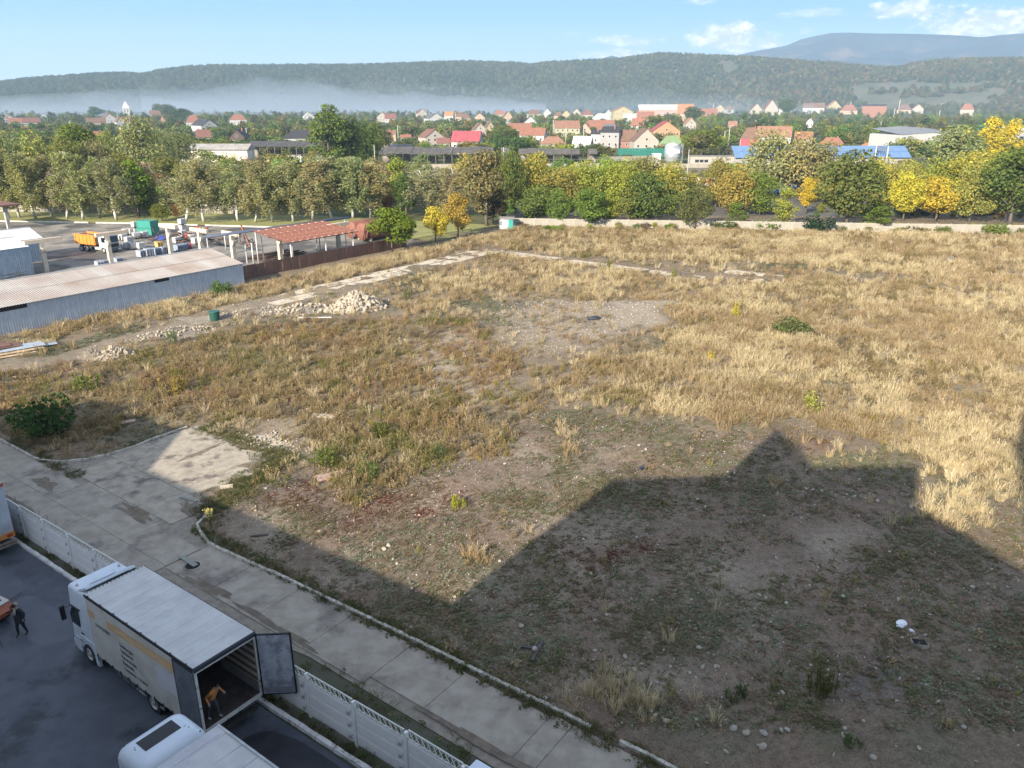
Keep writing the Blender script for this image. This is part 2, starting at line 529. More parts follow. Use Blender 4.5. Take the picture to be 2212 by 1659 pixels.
def field_ground():
    st = .4
    xs, ys = np.arange(-96, 112, st), np.arange(14, 172, st)
    X, Y = np.meshgrid(xs, ys)
    x, y = X.ravel(), Y.ravel()
    z = zones(x, y)
    d = on_field(x, y)
    s, t = st_of(x, y)
    soil = np.array([.188, .114, .074])
    c = np.ones((len(x), 3)) * np.array([.22, .155, .092])
    mix = lambda c, k, col: c * (1 - np.clip(k, 0, 1)[:, None]) + np.array(col) * np.clip(k, 0, 1)[:, None]
    c = mix(c, z['weed'] * .8, (.30, .225, .13))
    c = mix(c, z['straw'] * .8, (.36, .265, .15))
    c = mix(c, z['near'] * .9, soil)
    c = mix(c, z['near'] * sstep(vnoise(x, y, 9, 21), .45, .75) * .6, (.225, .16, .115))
    c = mix(c, z['gravel'] * .75, (.43, .345, .245))
    c = mix(c, z['conc'] * .8, (.48, .395, .285))
    c = mix(c, z['dirt'] * .9, (.29, .225, .155))
    c = mix(c, z['green'] * .65, (.085, .105, .04))
    c = mix(c, z['red'] * .75, (.21, .10, .068))
    c = mix(c, z['dark'] * .8, (.075, .068, .068))
    c = c * (.78 + .44 * vnoise(x, y, .9, 8))[:, None]
    h = (vnoise(x, y, 3.5, 5) - .35) * .28 + (vnoise(x, y, .8, 6) - .5) * .09
    h = h * sstep(d, 0, 1.5) * (1 - .6 * z['conc'])
    zz = np.where(d > 0, .03 + h, -.10)
    V = np.stack([x, y, zz], 1)
    ny, nx = X.shape
    i = np.arange(nx * ny).reshape(ny, nx)
    F = np.stack([i[:-1, :-1], i[:-1, 1:], i[1:, 1:], i[1:, :-1]], -1).reshape(-1, 4)
    keep = (d[F] > -.9).all(1) & (s[F] > -96).all(1)
    F = F[keep]
    m = bpy.data.materials.new('field_soil')
    m.use_nodes = True
    tn = NT(m.node_tree)
    b = m.node_tree.nodes['Principled BSDF']
    b.inputs['Roughness'].default_value = .95
    b.inputs['Specular IOR Level'].default_value = .12
    co = tn.n('ShaderNodeNewGeometry').outputs['Position']
    base = tn.n('ShaderNodeAttribute', attribute_name='tone').outputs['Color']
    n1 = tn.n('ShaderNodeTexNoise', {'Vector': co, 'Scale': 2.6, 'Detail': 8.0, 'Roughness': .7}).outputs[0]
    n2 = tn.n('ShaderNodeTexNoise', {'Vector': co, 'Scale': 11.0, 'Detail': 6.0, 'Roughness': .75}).outputs[0]
    c1 = tn.mix(tn.ramp(n1, .3, .72), tn.mix(.42, base, (.045, .036, .028)), tn.mix(.22, base, (.42, .36, .28)))
    c2 = tn.mix(tn.ramp(n2, .32, .7), tn.mix(.4, c1, (.03, .025, .02)), tn.mix(.15, c1, (.5, .45, .36)))
    m.node_tree.links.new(c2, b.inputs['Base Color'])
    bp = tn.n('ShaderNodeBump', {'Strength': .9, 'Distance': .06, 'Height': tn.math('ADD', n1, tn.math('MULTIPLY', n2, .7))})
    m.node_tree.links.new(bp.outputs[0], b.inputs['Normal'])
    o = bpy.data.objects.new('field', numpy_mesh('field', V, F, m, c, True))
    link(o)
    tag(o, 'rough abandoned field of soil, pebbles and dry plants', 'field', kind='structure')


def haze_box(name, x0, x1, y0, y1, z0, z1, dens, col, aniso):
    m = bpy.data.materials.new(name)
    m.use_nodes = True
    t = NT(m.node_tree)
    m.node_tree.nodes.clear()
    v = t.n('ShaderNodeVolumePrincipled', {'Color': (*col, 1), 'Density': dens, 'Anisotropy': aniso})
    out = t.n('ShaderNodeOutputMaterial')
    m.node_tree.links.new(v.outputs[0], out.inputs['Volume'])
    m.cycles.homogeneous_volume = True
    return MB().box(x0, x1, y0, y1, z0, z1).build(name, m)


big_ground()
field_ground()
tag(haze_box('haze', -5000, 5000, -300, 6100, -1.2, 500, 1.35e-4, (.55, .78, 1.0), .0), 'thin bluish morning haze over the whole valley', 'haze', kind='stuff')


# ------------------------------------------------------------------ plants of the field
def herb_material():
    m = bpy.data.materials.new('herb')
    m.use_nodes = True
    t = NT(m.node_tree)
    m.node_tree.nodes.clear()
    tint = t.n('ShaderNodeAttribute', attribute_name='tint', attribute_type='INSTANCER').outputs['Color']
    tone = t.n('ShaderNodeAttribute', attribute_name='tone').outputs['Color']
    c = t.mix(1.0, tint, tone, 'MULTIPLY')
    d = t.n('ShaderNodeBsdfDiffuse', {'Color': c})
    tr = t.n('ShaderNodeBsdfTranslucent', {'Color': c})
    mx = t.n('ShaderNodeMixShader', {0: .3, 1: d.outputs[0], 2: tr.outputs[0]})
    t.n('ShaderNodeOutputMaterial', {0: mx.outputs[0]})
    return m


HERB = herb_material()


def clump_blades(r, n, h0, h1, w0, w1, spread, bend, seed_head=0.0):
    """dry grass: arching blades, some with a pale seed head"""
    V, F, C = [], [], []
    for i in range(n):
        a, q = r.rand() * 6.283, spread * math.sqrt(r.rand())
        bx, by = math.cos(a) * q, math.sin(a) * q
        h, w = h0 + (h1 - h0) * r.rand(), w0 + (w1 - w0) * r.rand()
        la = a + (r.rand() - .5) * 1.6
        lean = bend * (.25 + r.rand())
        dx, dy = math.cos(la) * lean * h, math.sin(la) * lean * h
        wa = r.rand() * 3.14
        wx, wy = math.cos(wa) * w / 2, math.sin(wa) * w / 2
        b = len(V)
        V += [(bx - wx, by - wy, 0), (bx + wx, by + wy, 0), (bx + dx * .4 - wx * .9, by + dy * .4 - wy * .9, h * .6), (bx + dx * .4 + wx * .9, by + dy * .4 + wy * .9, h * .6)]
        hw = 1.7 if r.rand() < seed_head else .35
        V += [(bx + dx + wx * hw, by + dy + wy * hw, h * (1 - .12 * lean)), (bx + dx - wx * hw, by + dy - wy * hw, h * (1 - .12 * lean))]
        k = .7 + .6 * r.rand()
        C += [(k, k, k)] * 6
        F += [(b, b + 1, b + 3, b + 2), (b + 2, b + 3, b + 4, b + 5)]
    return np.array(V), np.array(F), np.array(C)


def clump_leaves(r, n, rad_, h0, h1, size, upright=.5, droop=0.0):
    """a small weed: leaf blades round stems"""
    V, F, C = [], [], []
    ns = max(3, n // 9)
    stems = []
    for i in range(ns):
        a, q = r.rand() * 6.283, rad_ * math.sqrt(r.rand())
        stems.append((math.cos(a) * q, math.sin(a) * q, h0 + (h1 - h0) * r.rand(), (r.rand() - .5) * .5, (r.rand() - .5) * .5))
    for (sx, sy, sh, lx, ly) in stems:
        b = len(V)
        w = size * .16
        V += [(sx - w, sy, 0), (sx + w, sy, 0), (sx + lx * sh + w * .4, sy + ly * sh, sh), (sx + lx * sh - w * .4, sy + ly * sh, sh)]
        C += [(.75, .7, .6)] * 4
        F += [(b, b + 1, b + 2, b + 3)]
    for i in range(n):
        sx, sy, sh, lx, ly = stems[r.randint(ns)]
        z = sh * (.15 + .85 * r.rand())
        cx, cy = sx + lx * z, sy + ly * z
        a = r.rand() * 6.283
        L = size * (.6 + .8 * r.rand())
        up = upright * (.4 + r.rand()) - droop
        ex, ey, ez = math.cos(a) * L, math.sin(a) * L, up * L
        px_, py_ = -math.sin(a) * L * .28, math.cos(a) * L * .28
        b = len(V)
        V += [(cx, cy, z), (cx + ex * .5 + px_, cy + ey * .5 + py_, z + ez * .6), (cx + ex, cy + ey, z + ez * .8), (cx + ex * .5 - px_, cy + ey * .5 - py_, z + ez * .6)]
        k = .65 + .7 * r.rand()
        C += [(k, k * (.92 + .16 * r.rand()), k)] * 4
        F += [(b, b + 1, b + 2, b + 3)]
    return np.array(V), np.array(F), np.array(C)


def rock_mesh(name, r, sub=1, flat=.65, m=None, blocky=0.0):
    bm = bmesh.new()
    bmesh.ops.create_icosphere(bm, subdivisions=sub, radius=1)
    ax = [Vector((r.rand() - .5, r.rand() - .5, r.rand() - .5)).normalized() for _ in range(7)]
    cut = [.55 + .4 * r.rand() for _ in ax]
    sc = Vector((1, .65 + .35 * r.rand(), flat * (.8 + .4 * r.rand())))
    for v in bm.verts:
        p = v.co.copy()
        for a, c in zip(ax, cut):
            d = p.dot(a)
            if d > c:
                p -= a * (d - c) * (.6 + .4 * blocky)
        v.co = Vector((p.x * sc.x, p.y * sc.y, p.z * sc.z)) * (1 + (r.rand() - .5) * .12)
    me = bpy.data.meshes.new(name)
    bm.to_mesh(me)
    bm.free()
    if m:
        me.materials.append(m)
    return me


def proto_collection(name, meshes):
    c = bpy.data.collections.new(name)           # holds the source shapes only; it is not linked to the scene
    for i, me in enumerate(meshes):
        o = bpy.data.objects.new('%s_%02d' % (name, i), me)
        c.objects.link(o)
    return c


def scatter(name, coll, P, idx, scl, rot, tint, label, cat):
    """one object of stuff: shapes of a collection instanced on points"""
    n = len(P)
    me = bpy.data.meshes.new(name)
    me.vertices.add(n)
    me.vertices.foreach_set('co', np.asarray(P, np.float32).ravel())
    def attr(k, ty, arr, prop):
        a = me.attributes.new(k, ty, 'POINT')
        a.data.foreach_set(prop, np.ascontiguousarray(arr).ravel())
    attr('idx', 'INT', np.asarray(idx, np.int32), 'value')
    attr('scl', 'FLOAT_VECTOR', np.asarray(scl, np.float32), 'vector')
    attr('rot', 'FLOAT_VECTOR', np.asarray(rot, np.float32), 'vector')
    tc = np.ones((n, 4), np.float32)
    tc[:, :3] = tint
    attr('tint', 'FLOAT_COLOR', tc, 'color')
    me.update()
    o = bpy.data.objects.new(name, me)
    link(o)
    tag(o, label, cat, kind='stuff')
    g = bpy.data.node_groups.new(name + '_nodes', 'GeometryNodeTree')
    g.interface.new_socket('Geometry', in_out='INPUT', socket_type='NodeSocketGeometry')
    g.interface.new_socket('Geometry', in_out='OUTPUT', socket_type='NodeSocketGeometry')
    gi, go = g.nodes.new('NodeGroupInput'), g.nodes.new('NodeGroupOutput')
    ci = g.nodes.new('GeometryNodeCollectionInfo')
    ci.inputs['Collection'].default_value = coll
    ci.inputs['Separate Children'].default_value = True
    ci.inputs['Reset Children'].default_value = True
    ip = g.nodes.new('GeometryNodeInstanceOnPoints')
    ip.inputs['Pick Instance'].default_value = True
    def named(k, ty):
        a = g.nodes.new('GeometryNodeInputNamedAttribute')
        a.data_type = ty
        a.inputs['Name'].default_value = k
        return [s_ for s_ in a.outputs if s_.enabled and s_.name == 'Attribute'][0]
    g.links.new(gi.outputs[0], ip.inputs['Points'])
    g.links.new(ci.outputs[0], ip.inputs['Instance'])
    g.links.new(named('idx', 'INT'), ip.inputs['Instance Index'])
    g.links.new(named('scl', 'FLOAT_VECTOR'), ip.inputs['Scale'])
    er = g.nodes.new('FunctionNodeEulerToRotation')
    g.links.new(named('rot', 'FLOAT_VECTOR'), er.inputs[0])
    g.links.new(er.outputs[0], ip.inputs['Rotation'])
    g.links.new(ip.outputs[0], go.inputs[0])
    md = o.modifiers.new('scatter', 'NODES')
    md.node_group = g
    return o


def ground_h(x, y):
    d = on_field(x, y)
    h = (vnoise(x, y, 3.5, 5) - .35) * .28 + (vnoise(x, y, .8, 6) - .5) * .09
    return np.where(d > 0, .03 + h * sstep(d, 0, 1.5), 0.0)


def field_plants():
    r = np.random.RandomState(3)
    mk = lambda nm, t: numpy_mesh(nm, t[0], t[1], HERB, t[2])
    straw = [mk('straw', clump_blades(r, 46, .35, .95, .012, .032, .36, .5, .5)) for _ in range(6)] + \
            [mk('straw', clump_blades(r, 30, .2, .5, .012, .03, .34, .9, .2)) for _ in range(3)]
    weed = [mk('weed', clump_leaves(r, 70, .26, .2, .62, .085, .5)) for _ in range(5)] + [mk('weed', clump_leaves(r, 46, .3, .08, .3, .08, .3)) for _ in range(3)]
    low = [mk('cover', clump_leaves(r, 60, .34, .03, .12, .10, .25)) for _ in range(5)]
    cs, cw, cl = proto_collection('straw_shapes', straw), proto_collection('weed_shapes', weed), proto_collection('cover_shapes', low)
    # candidates: denser close to the camera
    N = 900000
    x = r.uniform(-96, 108, N)
    y = r.uniform(24, 168, N)
    px, py = pix(x, y)
    d = on_field(x, y)
    s, t = st_of(x, y)
    far_wall = 156.0 - .0917 * x
    ok = (px > -60) & (px < 2290) & (py < 1720) & (d > .15) & (y < far_wall - .4) & (s > -89.2)
    onpath = (np.abs(s + 79.2) < 2.6) & (t > 46) & (t < 99) | (np.abs(t - 103.2 - np.clip(s + 44, 0, 20) * .3) < 2.0) & (s > -80) & (s < -33)
    x, y, d, s, t, onpath = x[ok], y[ok], d[ok], s[ok], t[ok], onpath[ok]
    z = zones(x, y)
    u = r.rand(len(x))
    dist = np.hypot(x, y)
    clum = sstep(vnoise(x, y, 2.2, 31), .32, .62)
    clum2 = sstep(vnoise(x, y, 2.8, 32), .35, .65)
    bare = np.clip(z['conc'] * .97 + z['gravel'] * .55 + z['dirt'] * .95 + onpath * .93, 0, 1)
    patch = sstep(vnoise(x, y, 9, 33), .36, .58)
    p_straw = (z['straw'] * (.12 + .88 * clum) * (.30 + .70 * patch) * .50 + z['weed'] * clum * clum2 * .035 + .006 + (1 - z['near']) * .035 * clum) * (1 - bare) * (1 - .9 * z['near'])
    p_straw = np.clip(p_straw + z['strawn'] * .30, 0, 1)
    p_weed = (z['weed'] * (.45 + .55 * clum2) * .60 + z['straw'] * (.10 + .30 * clum2 * (1.25 - patch)) + (1 - z['near']) * .13 * clum2 + .012) * (1 - bare) * (1 - .58 * z['near']) + onpath * .012
    p_low = (z['green'] * .60 + z['near'] * clum2 * .28 + .01 + z['red'] * .12) * (1 - np.clip(bare, 0, .97))
    fade = np.clip(45 / dist, .45, 1.25)

    def put(name, p, coll, nsh, tints, smin, smax, label, cat, hz=(.8, 1.2), big=None):
        k = np.where(r.rand(len(x)) < p * fade)[0]
        n = len(k)
        xs, ys = x[k], y[k]
        sc = (smin + (smax - smin) * r.rand(n)) * (1 + .22 * sstep(dist[k], 60, 140))
        if big is not None:
            sc = sc * big(k)
        S = np.stack([sc, sc, sc * (hz[0] + (hz[1] - hz[0]) * r.rand(n))], 1)
        Rr = np.stack([(r.rand(n) - .5) * .25 + .06, (r.rand(n) - .5) * .25 + .08, r.rand(n) * 6.283], 1)
        tnt = tints(k, r.rand(n), r.rand(n))
        P = np.stack([xs, ys, ground_h(xs, ys) - .02], 1)
        scatter(name, coll, P, r.randint(0, nsh, n), S, Rr, tnt, label, cat)
        return n

    hue = vnoise(x, y, 6, 41)
    hue2 = vnoise(x, y, 3, 42)
    L = lambda a, b, k: np.array(a) * (1 - k[:, None]) + np.array(b) * k[:, None]

    def t_straw(k, a, b):
        c = L((.52, .425, .25), (.35, .26, .145), np.clip(sstep(hue[k], .36, .64) + .4 * (a - .5), 0, 1))
        wz = z['weed'][k] > .5
        c[wz] = c[wz] * .4 + np.array((.20, .15, .08))
        c = c * (1 - ((b > .84) * .6)[:, None]) + np.array((.60, .50, .33)) * ((b > .84) * .6)[:, None]
        return c * (.8 + .4 * a)[:, None]

    def t_weed(k, a, b):
        c = L((.34, .265, .14), (.345, .235, .13), np.clip(sstep(hue[k], .4, .65) + (a - .5) * .5, 0, 1))
        stw = z['straw'][k] > .5
        c[stw] = np.array((.34, .255, .135))
        g = sstep(hue2[k] + (b - .5) * .25, .55, .68) * np.where(stw, .45, 1)
        c = c * (1 - g[:, None]) + np.array((.23, .215, .078)) * g[:, None]
        gr = sstep(hue2[k], .35, .25) * .7
        c = c * (1 - gr[:, None]) + np.array((.17, .155, .115)) * gr[:, None]
        yl = ((b > .93) & (hue[k] > .5)) * .8
        c = c * (1 - yl[:, None]) + np.array((.34, .26, .04)) * yl[:, None]
        return c * (.75 + .5 * a)[:, None]

    def t_low(k, a, b):
        c = L((.15, .155, .072), (.21, .22, .135), np.clip(sstep(hue2[k], .45, .6) + (a - .5) * .3, 0, 1))
        rd = np.clip(z['red'][k] * 1.1, 0, 1)
        c = c * (1 - rd[:, None]) + np.array((.17, .06, .045)) * rd[:, None]
        dr = (z['near'][k] * (b > .55))
        c = c * (1 - dr[:, None]) + np.array((.23, .17, .11)) * dr[:, None]
        return c * (.75 + .5 * a)[:, None]

    n1 = put('dry_grass', p_straw, cs, len(straw), t_straw, .40, .84, 'tall straw coloured dry grass over the right and back of the field', 'dry grass', (.75, 1.35))
    n2 = put('weeds', p_weed, cw, len(weed), t_weed, .55, 1.2, 'knee high brown and olive weeds on the left of the field', 'weeds', (.8, 1.3))
    n3 = put('ground_cover', p_low, cl, len(low), t_low, .38, .92, 'low green and reddish plants creeping over the soil', 'ground cover', (.7, 1.4))
    print('plants', n1, n2, n3)

    # pebbles
    Nn = 230000
    x = r.uniform(-60, 80, Nn)
    y = r.uniform(24, 130, Nn)
    px, py = pix(x, y)
    ok = (px > -40) & (px < 2270) & (py < 1700) & (on_field(x, y) > .1)
    x, y = x[ok], y[ok]
    z = zones(x, y)
    cl_ = sstep(vnoise(x, y, 3.0, 51), .42, .66)
    p = np.clip(z['near'] * (.30 + .9 * cl_ ** 2) + z['gravel'] * .75, 0, 1) * np.clip(60 / np.hypot(x, y), .5, 1)
    k = np.where(r.rand(len(x)) < p)[0]
    x, y = x[k], y[k]
    n = len(x)
    me = [rock_mesh('pebble', r, 1, .7, HERB) for _ in range(5)]
    for m_ in me:
        a = m_.attributes.new('tone', 'FLOAT_COLOR', 'POINT')
        a.data.foreach_set('color', np.ones(len(m_.vertices) * 4, np.float32))
    sc = .014 + .04 * r.rand(n) ** 3 + .022 * (r.rand(n) > .96)
    sc *= 1 + np.clip((np.hypot(x, y) - 50) / 60, 0, 1)
    g = .30 + .38 * r.rand(n)
    tint = np.stack([g, g * (.90 + .06 * r.rand(n)), g * (.76 + .14 * r.rand(n))], 1)
    scatter('pebbles', proto_collection('pebble_shapes', me), np.stack([x, y, ground_h(x, y) + sc * .3], 1), r.randint(0, 5, n), np.stack([sc, sc, sc], 1), r.rand(n, 3) * 6.28, tint,
            'pale pebbles strewn over the bare soil of the field', 'pebbles')
    print('pebbles', n)


field_plants()

# ------------------------------------------------------------------ paving in front: asphalt yard, kerbs, concrete road, fence
CONC = mat('concrete_road', (.27, .235, .185), (.35, .31, .25), 1.1, .9, bump=.25, coord='World', c3=(.165, .14, .115), s3=.42, lo3=.5, hi3=.68)
CONC_D = mat('concrete_worn', (.28, .24, .18), (.37, .32, .25), 1.6, .92, bump=.3, coord='World', c3=(.12, .10, .085), s3=.6, lo3=.5, hi3=.66)
ASPH = mat('asphalt', (.064, .073, .092), (.090, .10, .122), .9, .62, bump=.12, coord='World', c3=(.032, .036, .045), s3=.33, lo3=.5, hi3=.62)
KERBW = mat('kerb_paint', (.62, .61, .58), (.76, .75, .72), 3.0, .85, bump=.3, coord='World', c3=(.20, .18, .15), s3=2.2, lo3=.54, hi3=.7)
KERBC = mat('kerb_concrete', (.36, .33, .27), (.50, .46, .39), 3.0, .9, bump=.4, coord='World', c3=(.16, .15, .11), s3=1.8, lo3=.52, hi3=.68)
FENCEW = mat('fence_whitewash', (.74, .74, .72), (.82, .82, .80), 1.5, .85, bump=.2, c3=(.30, .29, .26), s3=1.6, lo3=.56, hi3=.74)
VERGE = mat('verge_soil', (.085, .075, .055), (.06, .072, .032), 1.3, .95, bump=.4, coord='World', c3=(.15, .125, .10), s3=.8)
DARKGAP = mat('joint_dirt', (.20, .17, .13), (.27, .235, .185), 3.0, .95, coord='World')


def sheet(name, poly, z, m, label):
    o = MB().add([(p.x, p.y, z) for p in poly], [tuple(range(len(poly)))]).build(name, m)
    return tag(o, label, name.replace('_', ' '), kind='structure')


sheet('asphalt_yard', [R(-90, -16), R(14, -16), R(14, 14.62), R(-90, 14.40)], .0, ASPH, 'dark asphalt lorry yard inside the white fence')
patch_m = mat('asphalt_patch', (.095, .105, .125), (.115, .125, .145), .8, .75, bump=.1, coord='World')
patch_d = mat('asphalt_wet', (.022, .024, .03), (.036, .038, .044), 1.2, .5, bump=.05, coord='World')


def site_blob(mb, s0, s1, t0, t1, z, wob=.25, seed=1, n=26):
    """flat ragged patch, star shaped about its middle"""
    r = random.Random(seed)
    cs, ct, hs, ht = (s0 + s1) / 2, (t0 + t1) / 2, (s1 - s0) / 2, (t1 - t0) / 2
    pts = []
    w = min(.45, wob / max(.2, min(hs, ht)) * .5)
    ph = [r.random() * 6.283 for _ in range(5)]
    for i in range(n):
        a = 2 * math.pi * i / n
        ca, sa = math.cos(a), math.sin(a)
        q = (abs(ca) ** 4 + abs(sa) ** 4) ** -.25
        q *= 1 - w * .5 + w * (.45 * math.sin(2 * a + ph[0]) + .35 * math.sin(5 * a + ph[1]) + .3 * (r.random() - .5))
        pts.append(R(cs + ca * q * hs, ct + sa * q * ht, z))
    mb.add([R(cs, ct, z)] + pts, [(0, i + 1, (i + 1) % n + 1) for i in range(n)])


mb = MB()
site_blob(mb, -44.4, -39.2, 9.2, 13.0, .004, .22, 3)
site_blob(mb, -38.9, -33.8, 10.9, 12.9, .004, .25, 4)
tag(mb.build('asphalt_patches', patch_m), 'paler repaired patches in the asphalt', 'asphalt patch', kind='structure')
mb = MB()
site_blob(mb, -22.4, -12, 11.6, 14.3, .004, .15, 5)
tag(mb.build('asphalt_damp', patch_d), 'dark damp strip of asphalt behind the open lorry', 'asphalt patch', kind='structure')
for k, (s0, s1, t0, t1) in enumerate([(-30.6, -30.0, 6.6, 7.1), (-29.2, -28.4, 6.0, 6.6), (-31.5, -29.8, 3.4, 5.2), (-34.9, -33.5, 8.3, 8.9)]):
    mb = MB()
    site_blob(mb, s0, s1, t0, t1, .005, .12, 20 + k, 14)
    tag(mb.build('oil_stain', patch_d), 'dark oil stain on the asphalt', 'asphalt patch', kind='structure')
# trench joints in the asphalt
mb = MB()
for (a, b) in [((-44, 10.2), (-36.5, 8.4)), ((-44, 11.6), (-35.5, 10.0)), ((-34.5, 7.4), (-33.2, 5.2)), ((-33.2, 5.2), (-36, 3.4))]:
    p, q = R(*a, .006), R(*b, .006)
    d = (q - p).normalized().cross(Vector((0, 0, 1))) * .035
    mb.add([p - d, q - d, q + d, p + d], [(0, 1, 2, 3)])
tag(mb.build('asphalt_seams', patch_d), 'tarred seams in the asphalt', 'asphalt seam', kind='structure')

sheet('grass_verge', [R(-90, 14.45), R(14, 14.66), R(14, 21.15), R(-34, 20.8), R(-90, 20.2)], -.04, VERGE, 'mossy verge on both sides of the white fence')

# kerbs of single stones
def stone_variants(name, L, w, h, m, n=4, rough=.012):
    out = []
    r = random.Random(hash(name) % 1000 if False else len(name))
    for i in range(n):
        bm = bmesh.new()
        bmesh.ops.create_cube(bm, size=1)
        bmesh.ops.subdivide_edges(bm, edges=[e for e in bm.edges if abs((e.verts[0].co - e.verts[1].co).x) > .5], cuts=3)
        for v in bm.verts:
            v.co = Vector((v.co.x * L, v.co.y * w * (1 - .12 * (v.co.z > 0)), (v.co.z + .5) * h)) + Vector((0, (r.random() - .5) * rough * 2, (r.random() - .7) * rough * 2 * (v.co.z > 0)))
        me = bpy.data.meshes.new(name)
        bm.to_mesh(me)
        bm.free()
        me.materials.append(m)
        out.append(me)
    return out


def kerb_line(name, pts, L, w, h, m, label, drop=0.0, jit=.02, z=-.03):
    """kerb stones one by one along a polyline of site points"""
    root = thing(name, label, 'kerb')
    root['kind'] = 'structure'
    vs = stone_variants('kerbstone', L * .97, w, h, m)
    P = [R(*p) for p in pts]
    acc, i = 0.0, 0
    pos = P[0].copy()
    while i < len(P) - 1:
        seg = P[i + 1] - pos
        if seg.length < L * .5:
            i += 1
            if i < len(P) - 1:
                continue
            break
        d = seg.normalized()
        c = pos + d * L / 2
        if rng.random() >= drop:
            o = inst('kerbstone', rng.choice(vs), root, (c.x, c.y, z + (rng.random() - .6) * jit), ((rng.random() - .5) * jit * 2, 0, math.atan2(d.y, d.x) + (rng.random() - .5) * jit))
        pos = pos + d * L
        if (P[i + 1] - pos).dot(d) < L * .3:
            i += 1
    return root


kerb_line('yard_kerb', [(-62, 14.45), (-38, 14.5), (-17, 14.8), (2, 14.95)], 1.0, .2, .17, KERBW, 'white painted kerb between the asphalt and the fence')
kerb_line('road_kerb', [(-38.75, 22.6), (-38.3, 21.7), (-37.4, 21.1), (-36.1, 20.75), (-34.4, 20.66), (-30, 20.95), (-21.6, 21.2), (-11, 21.4), (4, 21.5)], .62, .17, .17, KERBC, 'crumbling pale kerb between the concrete road and the field', .03, .035)
kerb_line('junction_kerb', [(-72, 20.15), (-55.2, 20.2), (-54.3, 20.35), (-53.1, 20.95), (-52.25, 22.1), (-51.7, 23.4), (-51.6, 25), (-51.8, 27), (-51.75, 29.6)], .7, .16, .17, KERBC, 'rounded pale kerb of the junction beside the shaded green bush', .02, .03)

# concrete road: bed and single slabs
road = sheet('concrete_road', [R(-92, 15.7), R(-36, 15.9), R(-24, 17.7), R(10, 17.5), R(10, 21.1), R(-34, 20.7), R(-38.6, 22), R(-41.5, 30.7), R(-51.7, 30.5), R(-52, 22), R(-54.5, 20.3), R(-92, 20.1)], -.012, DARKGAP, 'cracked concrete road along the field with a junction on its left')
joints = [8, 3.6, -.4, -4.2, -8.3, -12.35, -13.33, -17.7, -20.8, -24.6, -28.3, -32.0, -35.6]


def slab(s0, s1, t0, t1, m, z=.028, wob=.022):
    """a cast slab with chipped edges"""
    r = rng.random
    n = 5
    pts = []
    for (a, b, c, d) in ((s0, t0, s1, t0), (s1, t0, s1, t1), (s1, t1, s0, t1), (s0, t1, s0, t0)):
        for i in range(n):
            f = i / n
            pts.append(R(a + (c - a) * f + (r() - .5) * wob, b + (d - b) * f + (r() - .5) * wob))
    zc = z + (r() - .5) * .006
    N = len(pts)
    vs = [Vector((p.x, p.y, zc)) for p in pts] + [Vector((p.x, p.y, -.02)) for p in pts]
    fs = [tuple(range(N))] + [(i, i + N, (i + 1) % N + N, (i + 1) % N) for i in range(N)]
    return MB().add(vs, fs).build('slab', m, road)


for a, b in zip(joints[:-1], joints[1:]):
    slab(b + .015, a - .015, 18.35 if b > -22 else 17.9, 20.93 if b < -14 else 21.1, CONC)
for i in range(13):                                   # the wide junction, in two strips
    s1 = -35.7 - i * 4.3
    slab(s1 - 4.285, s1 - .015, 15.85, 18.0, CONC, .024)
    slab(s1 - 4.285, s1 - .015, 18.02, 20.05 if s1 - 4.2 < -52 or s1 > -38 else 20.6, CONC, .026)
for i, (t0, t1) in enumerate([(20.65, 23.4), (23.45, 26.3), (26.35, 28.6), (28.65, 30.3)]):
    for j in range(3):
        a = -51.5 + j * 4.0 + (.0 if j else 0)
        b = min(a + 3.99, -38.9 - (t1 - 22) * .30) if j == 2 else a + 3.985
        if i == 0 and j == 0:
            a = -50.9
        slab(a, b, t0, t1 + (rng.random() - .5) * (.6 if i == 3 else 0), CONC_D, .026, .06)

# earth washed over the paving
for k_, (s0, s1, t0, t1, wob) in enumerate([(-41.6, -39.4, 22.6, 26.6, .9), (-42.4, -40.8, 27.2, 30.8, .8), (-43.0, -41.2, 27.6, 30.2, .8), (-47.5, -44.2, 29.4, 30.5, .5), (-50.8, -46.5, 29.6, 30.6, .5), (-47.2, -46.7, 25.5, 29.5, .35), (-40.6, -38.6, 21.6, 23.4, .5), (-56.0, -47.5, 15.9, 16.8, .5), (-46, -37, 15.9, 16.5, .35), (-44.5, -40.2, 19.7, 20.6, .5),
                                               (-34, -30, 17.9, 18.5, .25), (-30, -24, 17.9, 18.4, .2), (-18, -9, 18.0, 18.5, .2), (-52, -49.6, 18.2, 19.4, .4)]):
    mb = MB()
    site_blob(mb, s0, s1, t0, t1, .036 + .0012 * k_, wob * 2, 60 + k_, 60)
    tag(mb.build('washed_earth', mat('washed_earth', (.125, .098, .07), (.19, .15, .11), 2.2, .95, bump=.3, coord='World', c3=(.10, .10, .05), s3=1.2)), 'brown earth washed over the edge of the concrete', 'earth', kind='structure')

